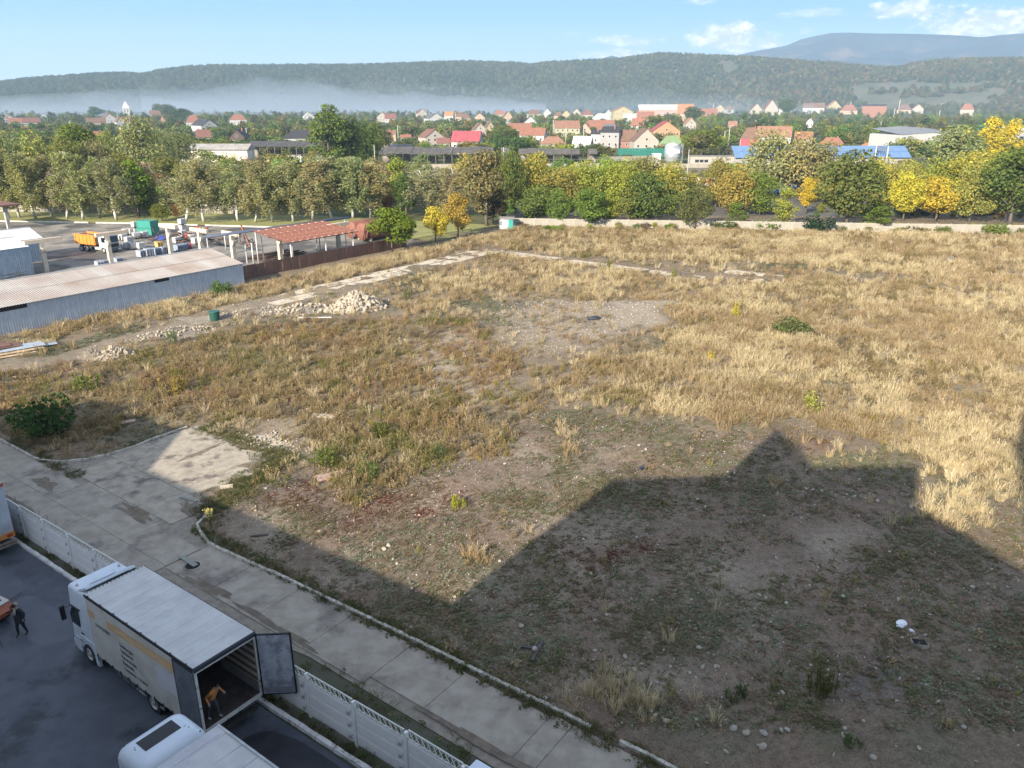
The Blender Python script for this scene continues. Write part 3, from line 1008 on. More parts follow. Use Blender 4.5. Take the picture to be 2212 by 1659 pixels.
# plank over the open manhole
mh = thing('manhole', 'open round manhole in the concrete road with a dark hole', 'manhole', R(-34.56, 18.85, .036), SITE_RZ)
pts_o = [(math.cos(a) * .47, math.sin(a) * .47) for a in np.linspace(0, 2 * math.pi, 25)[:-1]]
ring = MB()
for i in range(24):
    a, b = pts_o[i], pts_o[(i + 1) % 24]
    ring.add([(a[0], a[1], .012), (b[0], b[1], .012), (b[0] * .8, b[1] * .8, .012), (a[0] * .8, a[1] * .8, .012)], [(0, 1, 2, 3)])
    ring.add([(a[0], a[1], .012), (b[0], b[1], .012), (b[0], b[1], -.02), (a[0], a[1], -.02)], [(0, 1, 2, 3)])
ring.build('rim', CONC_D, mh)
MB().add([(x * .8, y * .8, .006) for x, y in pts_o], [tuple(range(24))]).build('hole', paint((.006, .006, .006), .95), mh)
pl = MB().box(-.75, .75, -.14, .14, 0, .05, bev=.008).build('plank', mat('grey_plank', (.20, .21, .18), (.27, .28, .24), 6, .85, stretch=(1, 8, 8)), None, R(-35.1, 18.95, .055), SITE_RZ - .05)
tag(pl, 'grey plank laid across the open manhole', 'plank')

# white concrete fence
fence = thing('concrete_fence', 'long whitewashed concrete panel fence with lattice top along the lorry yard', 'fence')
LAT = mat('lattice_concrete', (.52, .52, .47), (.62, .62, .57), 3, .85)


def fence_post_mesh():
    return MB().box(-.065, .065, -.07, .07, -.1, 2.08, bev=.012).mesh('post', FENCEW)


def fence_panel_mesh(L, h, seed):
    """one cast board with a recessed field and worn lower edge"""
    r = random.Random(seed)
    b = MB().box(-L / 2, L / 2, -.022, .022, 0, h - .012, bev=.006)
    b.box(-L / 2 + .09, L / 2 - .09, -.032, -.020, .07, h - .08, bev=.004)
    return b.mesh('panel', FENCEW)


def lattice_mesh(L, h):
    b = MB()
    b.box(-L / 2, L / 2, -.025, .025, 0, .045)
    b.box(-L / 2, L / 2, -.025, .025, h - .045, h)
    n = 9
    st = L / n
    for i in range(n):
        x = -L / 2 + i * st
        b.bar((x + .01, -.008, .03), (x + st - .01, -.008, h - .03), .028, .03)
        b.bar((x + st - .01, .008, .03), (x + .01, .008, h - .03), .028, .03)
    return b.mesh('lattice', LAT)


FP, FL = fence_post_mesh(), lattice_mesh(2.46, .40)
FPN = [fence_panel_mesh(2.46, .56, i) for i in range(3)]
f_s = [-44.63 + 2.613 * k for k in range(-7, 19)]
f_t = lambda s: 15.0 + (s + 44.63) * .0161
for k, s in enumerate(f_s):
    p = R(s, f_t(s), 0)
    inst('post', FP, fence, p, ((rng.random() - .5) * .02, (rng.random() - .5) * .015, SITE_RZ))
    if k == len(f_s) - 1:
        break
    m = R(s + 1.306, f_t(s + 1.306), 0)
    for j in range(3):
        inst('panel', FPN[(k + j) % 3], fence, (m.x, m.y, .06 + .56 * j), ((rng.random() - .5) * .02, (rng.random() - .5) * .008, SITE_RZ + .016))
    if s < -46:
        inst('panel', FPN[0], fence, (m.x, m.y, .06 + .56 * 3), (0, 0, SITE_RZ + .016), (1, 1, .58))
    else:
        tilt = .30 if abs(s + 15.9) < 1.2 else 0
        inst('lattice', FL, fence, (m.x, m.y, 1.745), (-tilt * .4, tilt * .1, SITE_RZ + .016))
coil = MB()
pts = []
for i in range(180):
    a = i * .42
    s = -52 + i * .062
    p = R(s, f_t(s) + .32 + .22 * math.cos(a), 1.72 + .24 * math.sin(a))
    pts.append(p)
coil.tube(pts, .012, 4)
tag(coil.build('razor_wire', paint((.20, .20, .19), .5, .6)), 'coil of razor wire behind the left end of the white fence', 'razor wire')


# ------------------------------------------------------------------ lorries
WHITE = mat('lorry_white', (.62, .68, .74), (.55, .61, .67), .7, .35, c3=(.45, .49, .53), s3=1.4)
TARP = mat('tarp_white', (.56, .55, .50), (.48, .46, .40), .9, .55, bump=.06, c3=(.36, .34, .29), s3=1.1, lo3=.5, hi3=.8)
ROOF = mat('tarp_roof', (.52, .515, .50), (.45, .445, .43), 1.1, .6, bump=.05, c3=(.40, .39, .40), s3=.9, lo3=.52, hi3=.75)
BLACK = paint((.014, .014, .016), .5)
RUBBER = mat('rubber', (.018, .018, .018), (.03, .029, .028), 6, .9)
GLASS = paint((.012, .015, .018), .08)
ALU = mat('aluminium_dirty', (.25, .27, .30), (.36, .38, .41), 2.2, .55, .0, c3=(.17, .185, .21), s3=1.7, lo3=.47, hi3=.62)
GALV = mat('galvanised', (.46, .47, .47), (.36, .37, .37), 3, .5, .4)
CHASSIS = mat('chassis_dirt', (.03, .028, .026), (.055, .05, .045), 4, .85)
ORANGE_P = mat('orange_print', (.62, .40, .19), (.56, .37, .19), 1.2, .6)
WOOD = mat('lath_wood', (.16, .095, .05), (.22, .14, .08), 3, .8, stretch=(1, 6, 6))


def wheel_mesh(r=.5, w=.28):
    b = MB()
    prof = [(r * .6, 0), (r * .93, 0), (r, w * .12), (r, w * .88), (r * .93, w), (r * .6, w)]
    n = 24
    for i in range(n):
        a0, a1 = 2 * math.pi * i / n, 2 * math.pi * (i + 1) / n
        for (r0, y0), (r1, y1) in zip(prof[:-1], prof[1:]):
            b.add([(math.cos(a0) * r0, y0, math.sin(a0) * r0), (math.cos(a1) * r0, y0, math.sin(a1) * r0), (math.cos(a1) * r1, y1, math.sin(a1) * r1), (math.cos(a0) * r1, y1, math.sin(a0) * r1)], [(0, 1, 2, 3)], 0, True)
    return b.mesh('tyre', RUBBER)


def rim_mesh(r=.3, w=.2):
    b = MB()
    n = 20
    prof = [(r, .02), (r * .92, -.01), (r * .75, .07), (r * .38, .05), (r * .34, -.02), (.001, -.03)]
    for i in range(n):
        a0, a1 = 2 * math.pi * i / n, 2 * math.pi * (i + 1) / n
        for (r0, y0), (r1, y1) in zip(prof[:-1], prof[1:]):
            b.add([(math.cos(a0) * r0, y0, math.sin(a0) * r0), (math.cos(a1) * r0, y0, math.sin(a1) * r0), (math.cos(a1) * r1, y1, math.sin(a1) * r1), (math.cos(a0) * r1, y1, math.sin(a0) * r1)], [(0, 1, 2, 3)], 0, True)
    return b.mesh('rim', GALV)


TYRE, RIM = wheel_mesh(), rim_mesh()


def wheel(parent, x, y, side, r=.5, name='wheel'):
    """side -1: faces -y"""
    w = inst(name, TYRE, parent, (x, y, r), (0, 0, 0 if side < 0 else math.pi), r / .5)
    inst('rim', RIM, w)
    return w


def text_part(body, size, loc, m, parent, rot=(math.pi / 2, 0, 0), name='lettering', extrude=.002, align='LEFT', sx=1.0):
    cu = bpy.data.curves.new(name, 'FONT')
    cu.body = body
    cu.size = size
    cu.extrude = extrude
    cu.align_x = align
    cu.materials.append(m)
    tmp = bpy.data.objects.new(name, cu)
    COL.objects.link(tmp)
    me = bpy.data.meshes.new_from_object(tmp.evaluated_get(bpy.context.evaluated_depsgraph_get()))
    bpy.data.objects.remove(tmp)
    o = bpy.data.objects.new(name, me)
    link(o, parent)
    o.location, o.rotation_euler = loc, rot
    o.scale = (sx, 1, 1)
    o['kind'] = 'stuff'
    return o


def rounded_box(name, x0, x1, y0, y1, z0, z1, bev, seg, m, parent, taper=None):
    bm = bmesh.new()
    bmesh.ops.create_cube(bm, size=1)
    for v in bm.verts:
        v.co = Vector(((x0 + x1) / 2 + v.co.x * (x1 - x0), (y0 + y1) / 2 + v.co.y * (y1 - y0), (z0 + z1) / 2 + v.co.z * (z1 - z0)))
    bmesh.ops.bevel(bm, geom=bm.edges[:], offset=bev, segments=seg, affect='EDGES', profile=.5)
    if taper:
        for v in bm.verts:
            taper(v)
    me = bpy.data.meshes.new(name)
    bm.to_mesh(me)
    bm.free()
    me.materials.append(m)
    me.polygons.foreach_set('use_smooth', [True] * len(me.polygons))
    o = bpy.data.objects.new(name, me)
    return link(o, parent)


def cab_over(parent, x0, x1, hw, zr, m, seed=0):
    """forward-control lorry cab facing -x; front at x0"""
    def tap(v):
        k = max(0, min(1, (v.co.z - 1.7) / (zr - 1.7)))
        f = max(0, min(1, (x1 - v.co.x) / (x1 - x0)))
        v.co.x += .26 * k * k * f
        v.co.y *= 1 - .09 * k
    cab = rounded_box('cab', x0, x1, -hw, hw, .55, zr, .17, 5, m, parent, tap)
    MB().box(x0 - .07, x0 + .35, -hw + .02, hw - .02, .30, .72, bev=.07).build('bumper', m, parent)
    # windscreen
    b = MB()
    zz = [(1.62, .02), (2.55, .14)]
    b.add([(x0 - .015 + .0, -hw + .2, 1.62), (x0 - .015, hw - .2, 1.62), (x0 + .13, hw - .27, 2.6), (x0 + .13, -hw + .27, 2.6)], [(0, 1, 2, 3)])
    b.add([(x0 + .06, -hw + .2, 1.62), (x0 + .06, hw - .2, 1.62), (x0 + .2, hw - .27, 2.6), (x0 + .2, -hw + .27, 2.6)], [(0, 1, 2, 3)])
    b.build('windscreen', GLASS, parent)
    for sg in (-1, 1):
        b = MB()
        y = sg * (hw + .012)
        yt = sg * (hw * .955 + .02)
        p = [(x0 + .28, y, 1.72), (x0 + .95, y, 1.72), (x0 + .95, yt, 2.5), (x0 + .40, yt, 2.5), (x0 + .28, y, 2.2)]
        q = [(a, b_ - sg * .06, c) for a, b_, c in p]
        b.add(p + q, [(0, 1, 2, 3, 4), (9, 8, 7, 6, 5)] + [(i, (i + 1) % 5, (i + 1) % 5 + 5, i + 5) for i in range(5)])
        b.build('side_window', GLASS, parent)
        b = MB()
        b.box(x0 + .22, x0 + 1.04, min(y - sg * .01, y), max(y - sg * .01, y), .95, .975)
        b.bar((x0 + .24, yt, 2.57), (x0 + 1.15, yt + sg * .01, 2.62), .05, .05)
        b.build('door_trim', BLACK, parent)
        mir = MB().box(x0 - .16, x0 - .04, sg * (hw + .16) - .10, sg * (hw + .16) + .10, 1.75, 2.45, bev=.03)
        mir.bar((x0 + .12, sg * hw * .98, 2.4), (x0 - .1, sg * (hw + .16), 2.4), .03)
        mir.build('mirror', BLACK, parent)
        MB().box(x0 + .98, x0 + 1.16, sg * (hw + .005) - .012, sg * (hw + .005) + .012, 1.40, 1.47, bev=.004).build('door_handle', BLACK, parent)
    MB().box(x0 - .095, x0 - .06, -hw + .35, hw - .35, .95, 1.45, bev=.02).build('grille', BLACK, parent)
    for sg in (-1, 1):
        MB().box(x0 - .09, x0 - .05, sg * (hw - .3) - .18, sg * (hw - .3) + .18, .48, .66, bev=.02).build('headlight', paint((.6, .62, .65), .15), parent)
    return cab


def open_lorry():
    t = thing('curtain_side_lorry', 'dirty white curtain side lorry with an open empty rear and swung out door', 'lorry', R(-26.5, 13.07), SITE_RZ)
    xf, xr, hw, zf, zt = -3.9, 3.8, 1.30, 1.02, 3.95
    # load body
    MB().box(xf, xr, -hw, hw, .95, 1.08).build('load_floor', mat('load_floor', (.035, .028, .026), (.06, .05, .045), 2.4, .8), t)
    roof = MB()
    n = 12
    for i in range(n):
        a, b_ = xf + (xr - xf) * i / n, xf + (xr - xf) * (i + 1) / n
        sag = .02
        vs, fs = [], []
        for j in range(5):
            y = -hw + 2 * hw * j / 4
            for k in range(4):
                x = a + (b_ - a) * k / 3
                vs.append((x, y, zt - sag * math.sin(math.pi * k / 3) * (1 if 0 < j < 4 else .2)))
        for j in range(4):
            for k in range(3):
                fs.append((j * 4 + k, j * 4 + k + 1, j * 4 + k + 5, j * 4 + k + 4))
        roof.add(vs, fs, 0, True)
        roof.box(b_ - .012, b_ + .012, -hw + .03, hw - .03, zt - .004, zt + .006)
    roof.build('roof_tarp', ROOF, t)
    MB().box(xf - .03, xf + .05, -hw, hw, .95, zt - .01).build('front_wall', TARP, t)
    rl = MB()
    for sg in (-1, 1):
        rl.box(xf - .02, xr + .02, sg * (hw + .01) - .03, sg * (hw + .01) + .03, zt - .13, zt - .012)
    rl.build('roof_rail', BLACK, t)
    for i in range(15):
        y = -1.2 + i * .17
        MB().box(xf + .03, xf + .07, y - .014, y + .014, zt + .002, zt + .03).build('tarp_eyelet', BLACK, t)
        if i % 2 == 0:
            x = xf + .3 + i * .5
            MB().box(x - .02, x + .02, -hw - .02, -hw + .02, zt + .0, zt + .035).build('tarp_eyelet', BLACK, t)
    # left curtain, gently rippled
    cu = MB()
    nx = 60
    vs, fs = [], []
    for i in range(nx + 1):
        x = xf + .02 + (2.55 - xf) * i / nx
        for z in (.92, 1.5, 2.4, 3.2, zt - .12):
            k = .018 * math.sin(i * .9) * (1 if z < 1.2 else .35)
            vs.append((x, -hw - .012 + k * .6, z + (.015 * math.sin(i * 1.7) if z < 1 else 0)))
    for i in range(nx):
        for j in range(4):
            fs.append((i * 5 + j, (i + 1) * 5 + j, (i + 1) * 5 + j + 1, i * 5 + j + 1))
    cu.add(vs, fs, 0, True)
    cur = cu.build('side_curtain', TARP, t)
    yt = -hw - .030
    ob = MB()
    ob.add([(-2.3, yt, 2.98), (2.56, yt, 3.10), (2.56, yt, 3.50), (-2.3, yt, 3.34)], [(0, 1, 2, 3)])
    ob.add([(xf + .02, yt, 2.95), (-3.38, yt, 2.95), (-3.38, yt, 3.28), (xf + .02, yt, 3.26)], [(0, 1, 2, 3)])
    ob.build('orange_stripe', ORANGE_P, t)
    MB().add([(1.05, yt + .004, 1.9), (2.5, yt + .004, 1.95), (2.5, yt + .004, 2.95), (1.05, yt + .004, 2.85)], [(0, 1, 2, 3)]).build('curtain_patch', mat('tarp_clean', (.57, .58, .60), (.53, .54, .57), 1, .5), t)
    ink, pale = paint((.03, .03, .035), .6), mat('pale_print', (.66, .55, .40), (.62, .50, .35), 3, .6)
    text_part('DOMOFERM', .22, (-3.35, yt - .002, 2.64), ink, t, sx=.92)
    for w_, z in (('Stahlzargen', 2.46), ('Stahltüren', 2.18), ('Feuerschutz', 1.89), ('Edelstahl', 1.60), ('Container + Hallen', 1.31)):
        text_part(w_, .25, (-1.55, yt - .002, z), ink, t, sx=.9)
    text_part('www.DieBestenUnterDerSonne', .30, (-1.65, yt - .003, 3.07), pale, t, (math.pi / 2, -.02, 0), sx=.92)
    for i in range(11):
        x = -3.75 + i * .62
        MB().box(x - .022, x + .022, yt - .018, yt - .004, .68, 1.06).box(x - .03, x + .03, yt - .03, yt - .01, .93, 1.03).build('curtain_strap', BLACK, t)
    # rear frame
    for sg in (-1, 1):
        y0, y1 = sorted((sg * (hw + .02), sg * (hw - .08)))
        MB().box(xr - .02, xr + .06, y0, y1, .98, zt - .06).build('rear_post', mat('chipped_white', (.55, .54, .50), (.44, .42, .38), 4, .6, c3=(.12, .10, .08), s3=5, lo3=.58, hi3=.66), t)
    MB().box(xr - .03, xr + .09, -hw - .02, hw + .02, zt - .17, zt - .02).build('rear_beam', paint((.025, .03, .04), .5), t)
    MB().box(xr - .018, xr + .07, -hw + .08, hw - .08, zt - .25, zt - .172).build('rear_header', _mats['chipped_white'], t)
    MB().box(xr + .0, xr + .09, -hw + .08, hw - .08, .98, 1.10).build('rear_sill', _mats['chipped_white'], t)
    # right side seen from inside
    MB().box(xf, xr - .05, hw + .0, hw + .02, .95, zt - .13).build('far_curtain', mat('far_tarp', (.58, .57, .54), (.5, .49, .46), 1, .6), t)
    for i in range(6):
        z = 1.62 + i * .36
        MB().box(xf + .1, xr - .08, hw - .055, hw - .03, z, z + .13).build('lath', WOOD, t)
    for x in (-1.4, 1.2):
        MB().box(x - .05, x + .05, hw - .11, hw - .058, 1.08, zt - .2).build('stake', paint((.04, .045, .04), .7), t)
    MB().box(xf + .1, xr - .08, hw - .05, hw - .02, 1.08, 1.5).build('side_board', mat('grey_board', (.20, .20, .19), (.26, .25, .24), 2, .7), t)
    # torn tarpaulin hanging inside
    hb = MB()
    vs, fs = [], []
    r = random.Random(5)
    for i in range(14):
        y = -1.22 + i * .125
        zb = 2.55 - .35 * (1 - abs(i - 4) / 9) + (r.random() - .5) * .25
        for j in range(4):
            z = zt - .25 - (zt - .25 - zb) * j / 3
            vs.append((1.7 + .10 * math.sin(i * 1.1 + j) + .12 * j / 3, y, z))
    for i in range(13):
        for j in range(3):
            fs.append((i * 4 + j, i * 4 + j + 1, (i + 1) * 4 + j + 1, (i + 1) * 4 + j))
    hb.add(vs, fs, 0, True)
    hb.build('hanging_tarp', mat('grey_tarp', (.26, .26, .25), (.18, .18, .18), 3, .7), t)
    # doors
    d1 = MB().box(0, 1.33, -.02, .02, 1.0, 3.84, bev=.008).build('rear_door', ALU, t)
    d1.location, d1.rotation_euler = (xr + .07, hw + .0, 0), (0, 0, rad(40))
    fr = MB()
    for (a, b_, c, d) in ((0, 1.33, .99, 1.04), (0, 1.33, 3.80, 3.85), (0, .05, 1, 3.85), (1.28, 1.34, 1, 3.85)):
        fr.box(a, b_, -.032, .032, c, d)
    fr.build('door_frame', BLACK, d1)
    MB().box(.1, 1.25, -.03, -.021, 1.08, 1.35).build('kick_plate', mat('kick_plate', (.15, .16, .18), (.2, .21, .23), 3, .5), d1)
    d2 = MB().box(-1.26, 0, -.045, -.005, 1.0, 3.84, bev=.008).build('rear_door', mat('door_dark', (.105, .12, .14), (.16, .175, .20), 1.8, .5, .2, c3=(.23, .25, .28), s3=1.3, lo3=.52, hi3=.72), t)
    d2.location = (xr + .03, -hw - .04, 0)
    fr = MB()
    for (a, b_, c, d) in ((-1.27, 0, .985, 1.03), (-1.27, 0, 3.81, 3.85), (-1.27, -1.235, 1, 3.85)):
        fr.box(a, b_, -.052, .0, c, d)
    fr.build('door_frame', BLACK, d2)
    # under the body
    ch = MB()
    for sg in (-1, 1):
        ch.box(xf - 1.4, xr - .1, sg * .42 - .05, sg * .42 + .05, .62, .93)
    ch.box(xr - .2, xr, -1.1, 1.1, .42, .58)
    ch.build('chassis', CHASSIS, t)
    MB().box(-2.6, -1.2, -1.22, -.72, .45, .90, bev=.05).build('fuel_tank', mat('tank_alu', (.22, .22, .22), (.16, .16, .16), 2, .45, .5), t)
    sr = MB()
    for z in (.52, .80):
        sr.box(-1.0, 1.0, -1.25, -1.21, z, z + .09)
    for x in (-.9, 0, .9):
        sr.box(x - .03, x + .03, -1.21, -1.17, .5, .95)
    sr.build('side_guard', GALV, t)
    MB().box(-.6, .2, -1.1, -.6, .42, .88, bev=.02).build('pallet_box', mat('box_grey', (.28, .28, .27), (.2, .2, .19), 3, .6), t)
    for (x, r_) in ((-4.75, .49), (.25, .49)):
        wheel(t, x, -1.26, -1, r_)
        wheel(t, x, 1.26, 1, r_)
    for x in (.25,):
        for sg in (-1, 1):
            mg = MB()
            pts = []
            for i in range(9):
                a = math.pi * i / 8
                pts.append((x + .62 * math.cos(a), sg * 1.1, .49 + .56 * math.sin(a)))
            for p, q in zip(pts[:-1], pts[1:]):
                mg.add([(p[0], p[1] - .16, p[2]), (q[0], q[1] - .16, q[2]), (q[0], q[1] + .16, q[2]), (p[0], p[1] + .16, p[2])], [(0, 1, 2, 3)])
            mg.build('mudguard', BLACK, t)
    # cab with wheel arch skirts
    cab_over(t, -6.12, -4.05, 1.24, 3.60, WHITE)
    sk = MB()
    for sg in (-1, 1):
        y0, y1 = sorted((sg * 1.13, sg * 1.25))
        sk.prism([(-4.25, .18), (-3.98, .18), (-3.95, 1.25), (-4.45, 1.25), (-4.30, .9)], y0, y1)
        sk.prism([(-5.85, .32), (-5.42, .32), (-5.30, .85), (-5.42, 1.0), (-5.85, 1.0)], y0, y1)
        sk.prism([(-5.42, .98), (-5.2, 1.12), (-4.4, 1.12), (-4.2, .98), (-4.3, 1.28), (-5.3, 1.28)], y0, y1)
    sk.build('wheel_arch', WHITE, t)
    # roof deflector with its dark inner side
    df = MB()
    y = 1.08
    df.add([(-5.35, -y, 3.40), (-5.35, y, 3.40), (-4.25, y, 3.98), (-4.25, -y, 3.98), (-4.2, -y, 3.90), (-4.2, y, 3.90), (-5.2, y, 3.38), (-5.2, -y, 3.38)],
           [(0, 1, 2, 3), (4, 5, 6, 7), (3, 2, 5, 4), (1, 0, 7, 6), (0, 3, 4, 7), (2, 1, 6, 5)], 0)
    df.build('roof_deflector', WHITE, t)
    MB().box(-4.2, -4.08, -.2, 1.05, 3.62, 3.86).build('deflector_gap', BLACK, t)
    MB().add([(-5.0, -.6, 3.612), (-4.72, -.6, 3.757), (-4.72, .5, 3.757), (-5.0, .5, 3.612)], [(0, 1, 2, 3)]).build('deflector_window', GLASS, t)
    for sg in (-1, .95):
        MB().cyl((-5.32, sg * .95, 3.42), .045, .16, 8).tube([(-5.32, sg * .95, 3.55), (-5.32, sg * .95, 3.68)], [.075, .05], 10).build('roof_lamp', paint((.45, .40, .38), .3), t)
    return t


open_lorry()


def second_lorry():
    t = thing('articulated_lorry', 'white cab and pale trailer roof seen from above at the bottom edge', 'lorry', R(-14.0, 9.42), SITE_RZ)
    c = rounded_box('cab', -8.0, -5.95, -1.16, 1.16, .7, 3.72, .42, 6, WHITE, t, lambda v: setattr(v.co, 'x', v.co.x + (.30 * max(0, (v.co.z - 2.2) / 1.5) ** 2 if v.co.x < -7 else 0)))
    MB().box(-8.05, -7.6, -1.18, 1.18, .35, .9, bev=.08).build('bumper', WHITE, t)
    MB().box(-7.30, -6.72, -.62, .62, 3.712, 3.735, bev=.008).build('roof_hatch', GLASS, t)
    kn = MB()
    for (x, y) in ((-7.5, -.9), (-6.7, .72), (-6.55, .78), (-7.15, -.75), (-7.05, -.78), (-6.1, .9)):
        kn.cyl((x, y, 3.69), .025, .03, 8)
    kn.build('roof_bolt', BLACK, t)
    for sg in (-1, 1):
        MB().box(-8.12, -8.0, sg * 1.38 - .1, sg * 1.38 + .1, 1.8, 2.5, bev=.03).bar((-7.8, sg * 1.1, 2.4), (-8.05, sg * 1.36, 2.4), .03).build('mirror', BLACK, t)
        MB().box(-7.75, -7.1, sg * 1.165 - .01, sg * 1.165 + .01, 1.8, 2.5, bev=.004).build('side_window', GLASS, t)
    MB().box(-8.02, -7.98, -.95, .95, 1.7, 2.45, bev=.01).build('windscreen', GLASS, t)
    # trailer
    x0, x1, hw, zt = -5.55, 8.0, 1.24, 4.0
    MB().box(x0, x1, -hw, hw, 1.05, zt - .03).build('trailer_body', TARP, t)
    rf = MB()
    n = 16
    for i in range(n):
        a, b_ = x0 + .5 + (x1 - x0 - .5) * i / n, x0 + .5 + (x1 - x0 - .5) * (i + 1) / n
        rf.add([(a, -hw, zt), (b_, -hw, zt), (b_, 0, zt + .025), (a, 0, zt + .025), (b_, hw, zt), (a, hw, zt)], [(0, 1, 2, 3), (3, 2, 4, 5)])
        rf.box(b_ - .012, b_ + .012, -hw + .02, hw - .02, zt + .012, zt + .024)
    rf.build('roof_tarp', ROOF, t)
    MB().box(x0, x0 + .5, -hw, hw, zt - .025, zt + .02, bev=.01).box(x0 + .12, x0 + .4, -hw + .2, hw - .15, zt + .018, zt + .032).build('roof_front', mat('roof_front', (.50, .50, .51), (.42, .42, .44), 1.5, .55, c3=(.30, .28, .29), s3=1.4), t)
    rl = MB()
    for sg in (-1, 1):
        rl.box(x0, x1, sg * hw - .05, sg * hw + .03, zt - .02, zt + .035)
    rl.build('roof_rail', GALV, t)
    MB().box(x0 + 1, x1, -.5, .5, .7, 1.05).build('chassis', CHASSIS, t)
    for x in (-7.2, -4.4, 4.5, 5.8, 7.1):
        for sg in (-1, 1):
            wheel(t, x, sg * 1.2, sg)


second_lorry()


def left_trailer():
    t = thing('box_trailer', 'grey white trailer end with an orange tail board at the left edge', 'trailer', R(-48, 13.0), SITE_RZ)
    MB().box(-6, 4.08, -1.24, 1.24, 1.1, 4.0, bev=.02).build('body', mat('trailer_grey', (.42, .45, .48), (.36, .39, .42), 1.2, .5), t)
    MB().box(4.06, 4.12, -1.24, 1.24, 3.82, 4.02).build('top_frame', paint((.40, .08, .05), .5), t)
    MB().box(-6, 4.1, -1.2, 1.2, 4.005, 4.03).build('roof', ROOF, t)
    MB().box(4.0, 4.14, -1.24, 1.24, .82, 1.12, bev=.01).build('tail_board', mat('tail_orange', (.60, .27, .05), (.5, .2, .05), 5, .5), t)
    MB().box(3.8, 4.3, -1.2, 1.2, .42, .54).box(4.16, 4.3, -1.2, 1.2, .6, .66).build('underrun_bar', mat('underrun', (.25, .22, .18), (.18, .15, .12), 4, .7), t)
    for y in (-1, .98):
        MB().box(4.14, 4.17, y - .14, y + .14, .9, 1.04).build('tail_light', paint((.45, .03, .02), .3), t)
    MB().box(-6, 3.9, -.5, .5, .7, 1.1).build('chassis', CHASSIS, t)
    for x in (-2, -.7, .6, 2.2):
        for sg in (-1, 1):
            wheel(t, x, sg * 1.2, sg)


left_trailer()


def corner_body():
    t = thing('white_lorry', 'corner of a white lorry roof at the bottom edge beside the fence', 'lorry', R(-8.0, 13.28), SITE_RZ)
    MB().box(-3.9, 4, -1.2, 1.24, 1.0, 4.0, bev=.05).build('body', WHITE, t)
    MB().box(-3.55, -3.5, -1.1, .3, 3.99, 4.02).build('roof_trim', BLACK, t)
    MB().box(-3.8, 3.8, -.5, .5, .6, 1.0).build('chassis', CHASSIS, t)
    for x in (-2.8, 2):
        for sg in (-1, 1):
            wheel(t, x, sg * 1.15, sg, .45)


corner_body()


def orange_machine():
    t = thing('orange_cart', 'small orange red machine with a slotted cream panel at the left edge', 'machine', R(-37.75, 10.75), SITE_RZ + .25)
    OR = mat('faded_orange', (.42, .13, .06), (.34, .10, .05), 2.5, .5, c3=(.16, .07, .05), s3=2)
    b = MB()
    b.prism([(-1.3, .35), (.45, .35), (.55, .62), (.3, .98), (-1.3, 1.12)], -.5, .5)
    b.build('body', OR, t)
    M = Matrix.Translation((.0, 0, 1.05)) @ Matrix.Rotation(.20, 4, 'Y')
    MB().box(-.75, .42, -.42, .42, .0, .05, 0, M, .01).build('slotted_panel', mat('cream_paint', (.52, .49, .44), (.46, .43, .38), 3, .5), t)
    for x in (-.5, .02):
        MB().box(x - .16, x + .16, -.24, .24, .046, .062, 0, M).build('slot', paint((.06, .05, .05), .8), t)
    for y in (-.38, .38):
        MB().cyl((.5, y, .7), .07, .06, 12, 'X').build('tail_light', paint((.5, .06, .04), .3), t)
        wheel(t, -.05, math.copysign(.5, y), -1 if y < 0 else 1, .27)
        wheel(t, -1.0, math.copysign(.5, y), -1 if y < 0 else 1, .27)
    MB().tube([(.5, .1, .55), (.75, .1, .62), (.95, .12, .8)], .02, 6).build('handle', BLACK, t)


orange_machine()


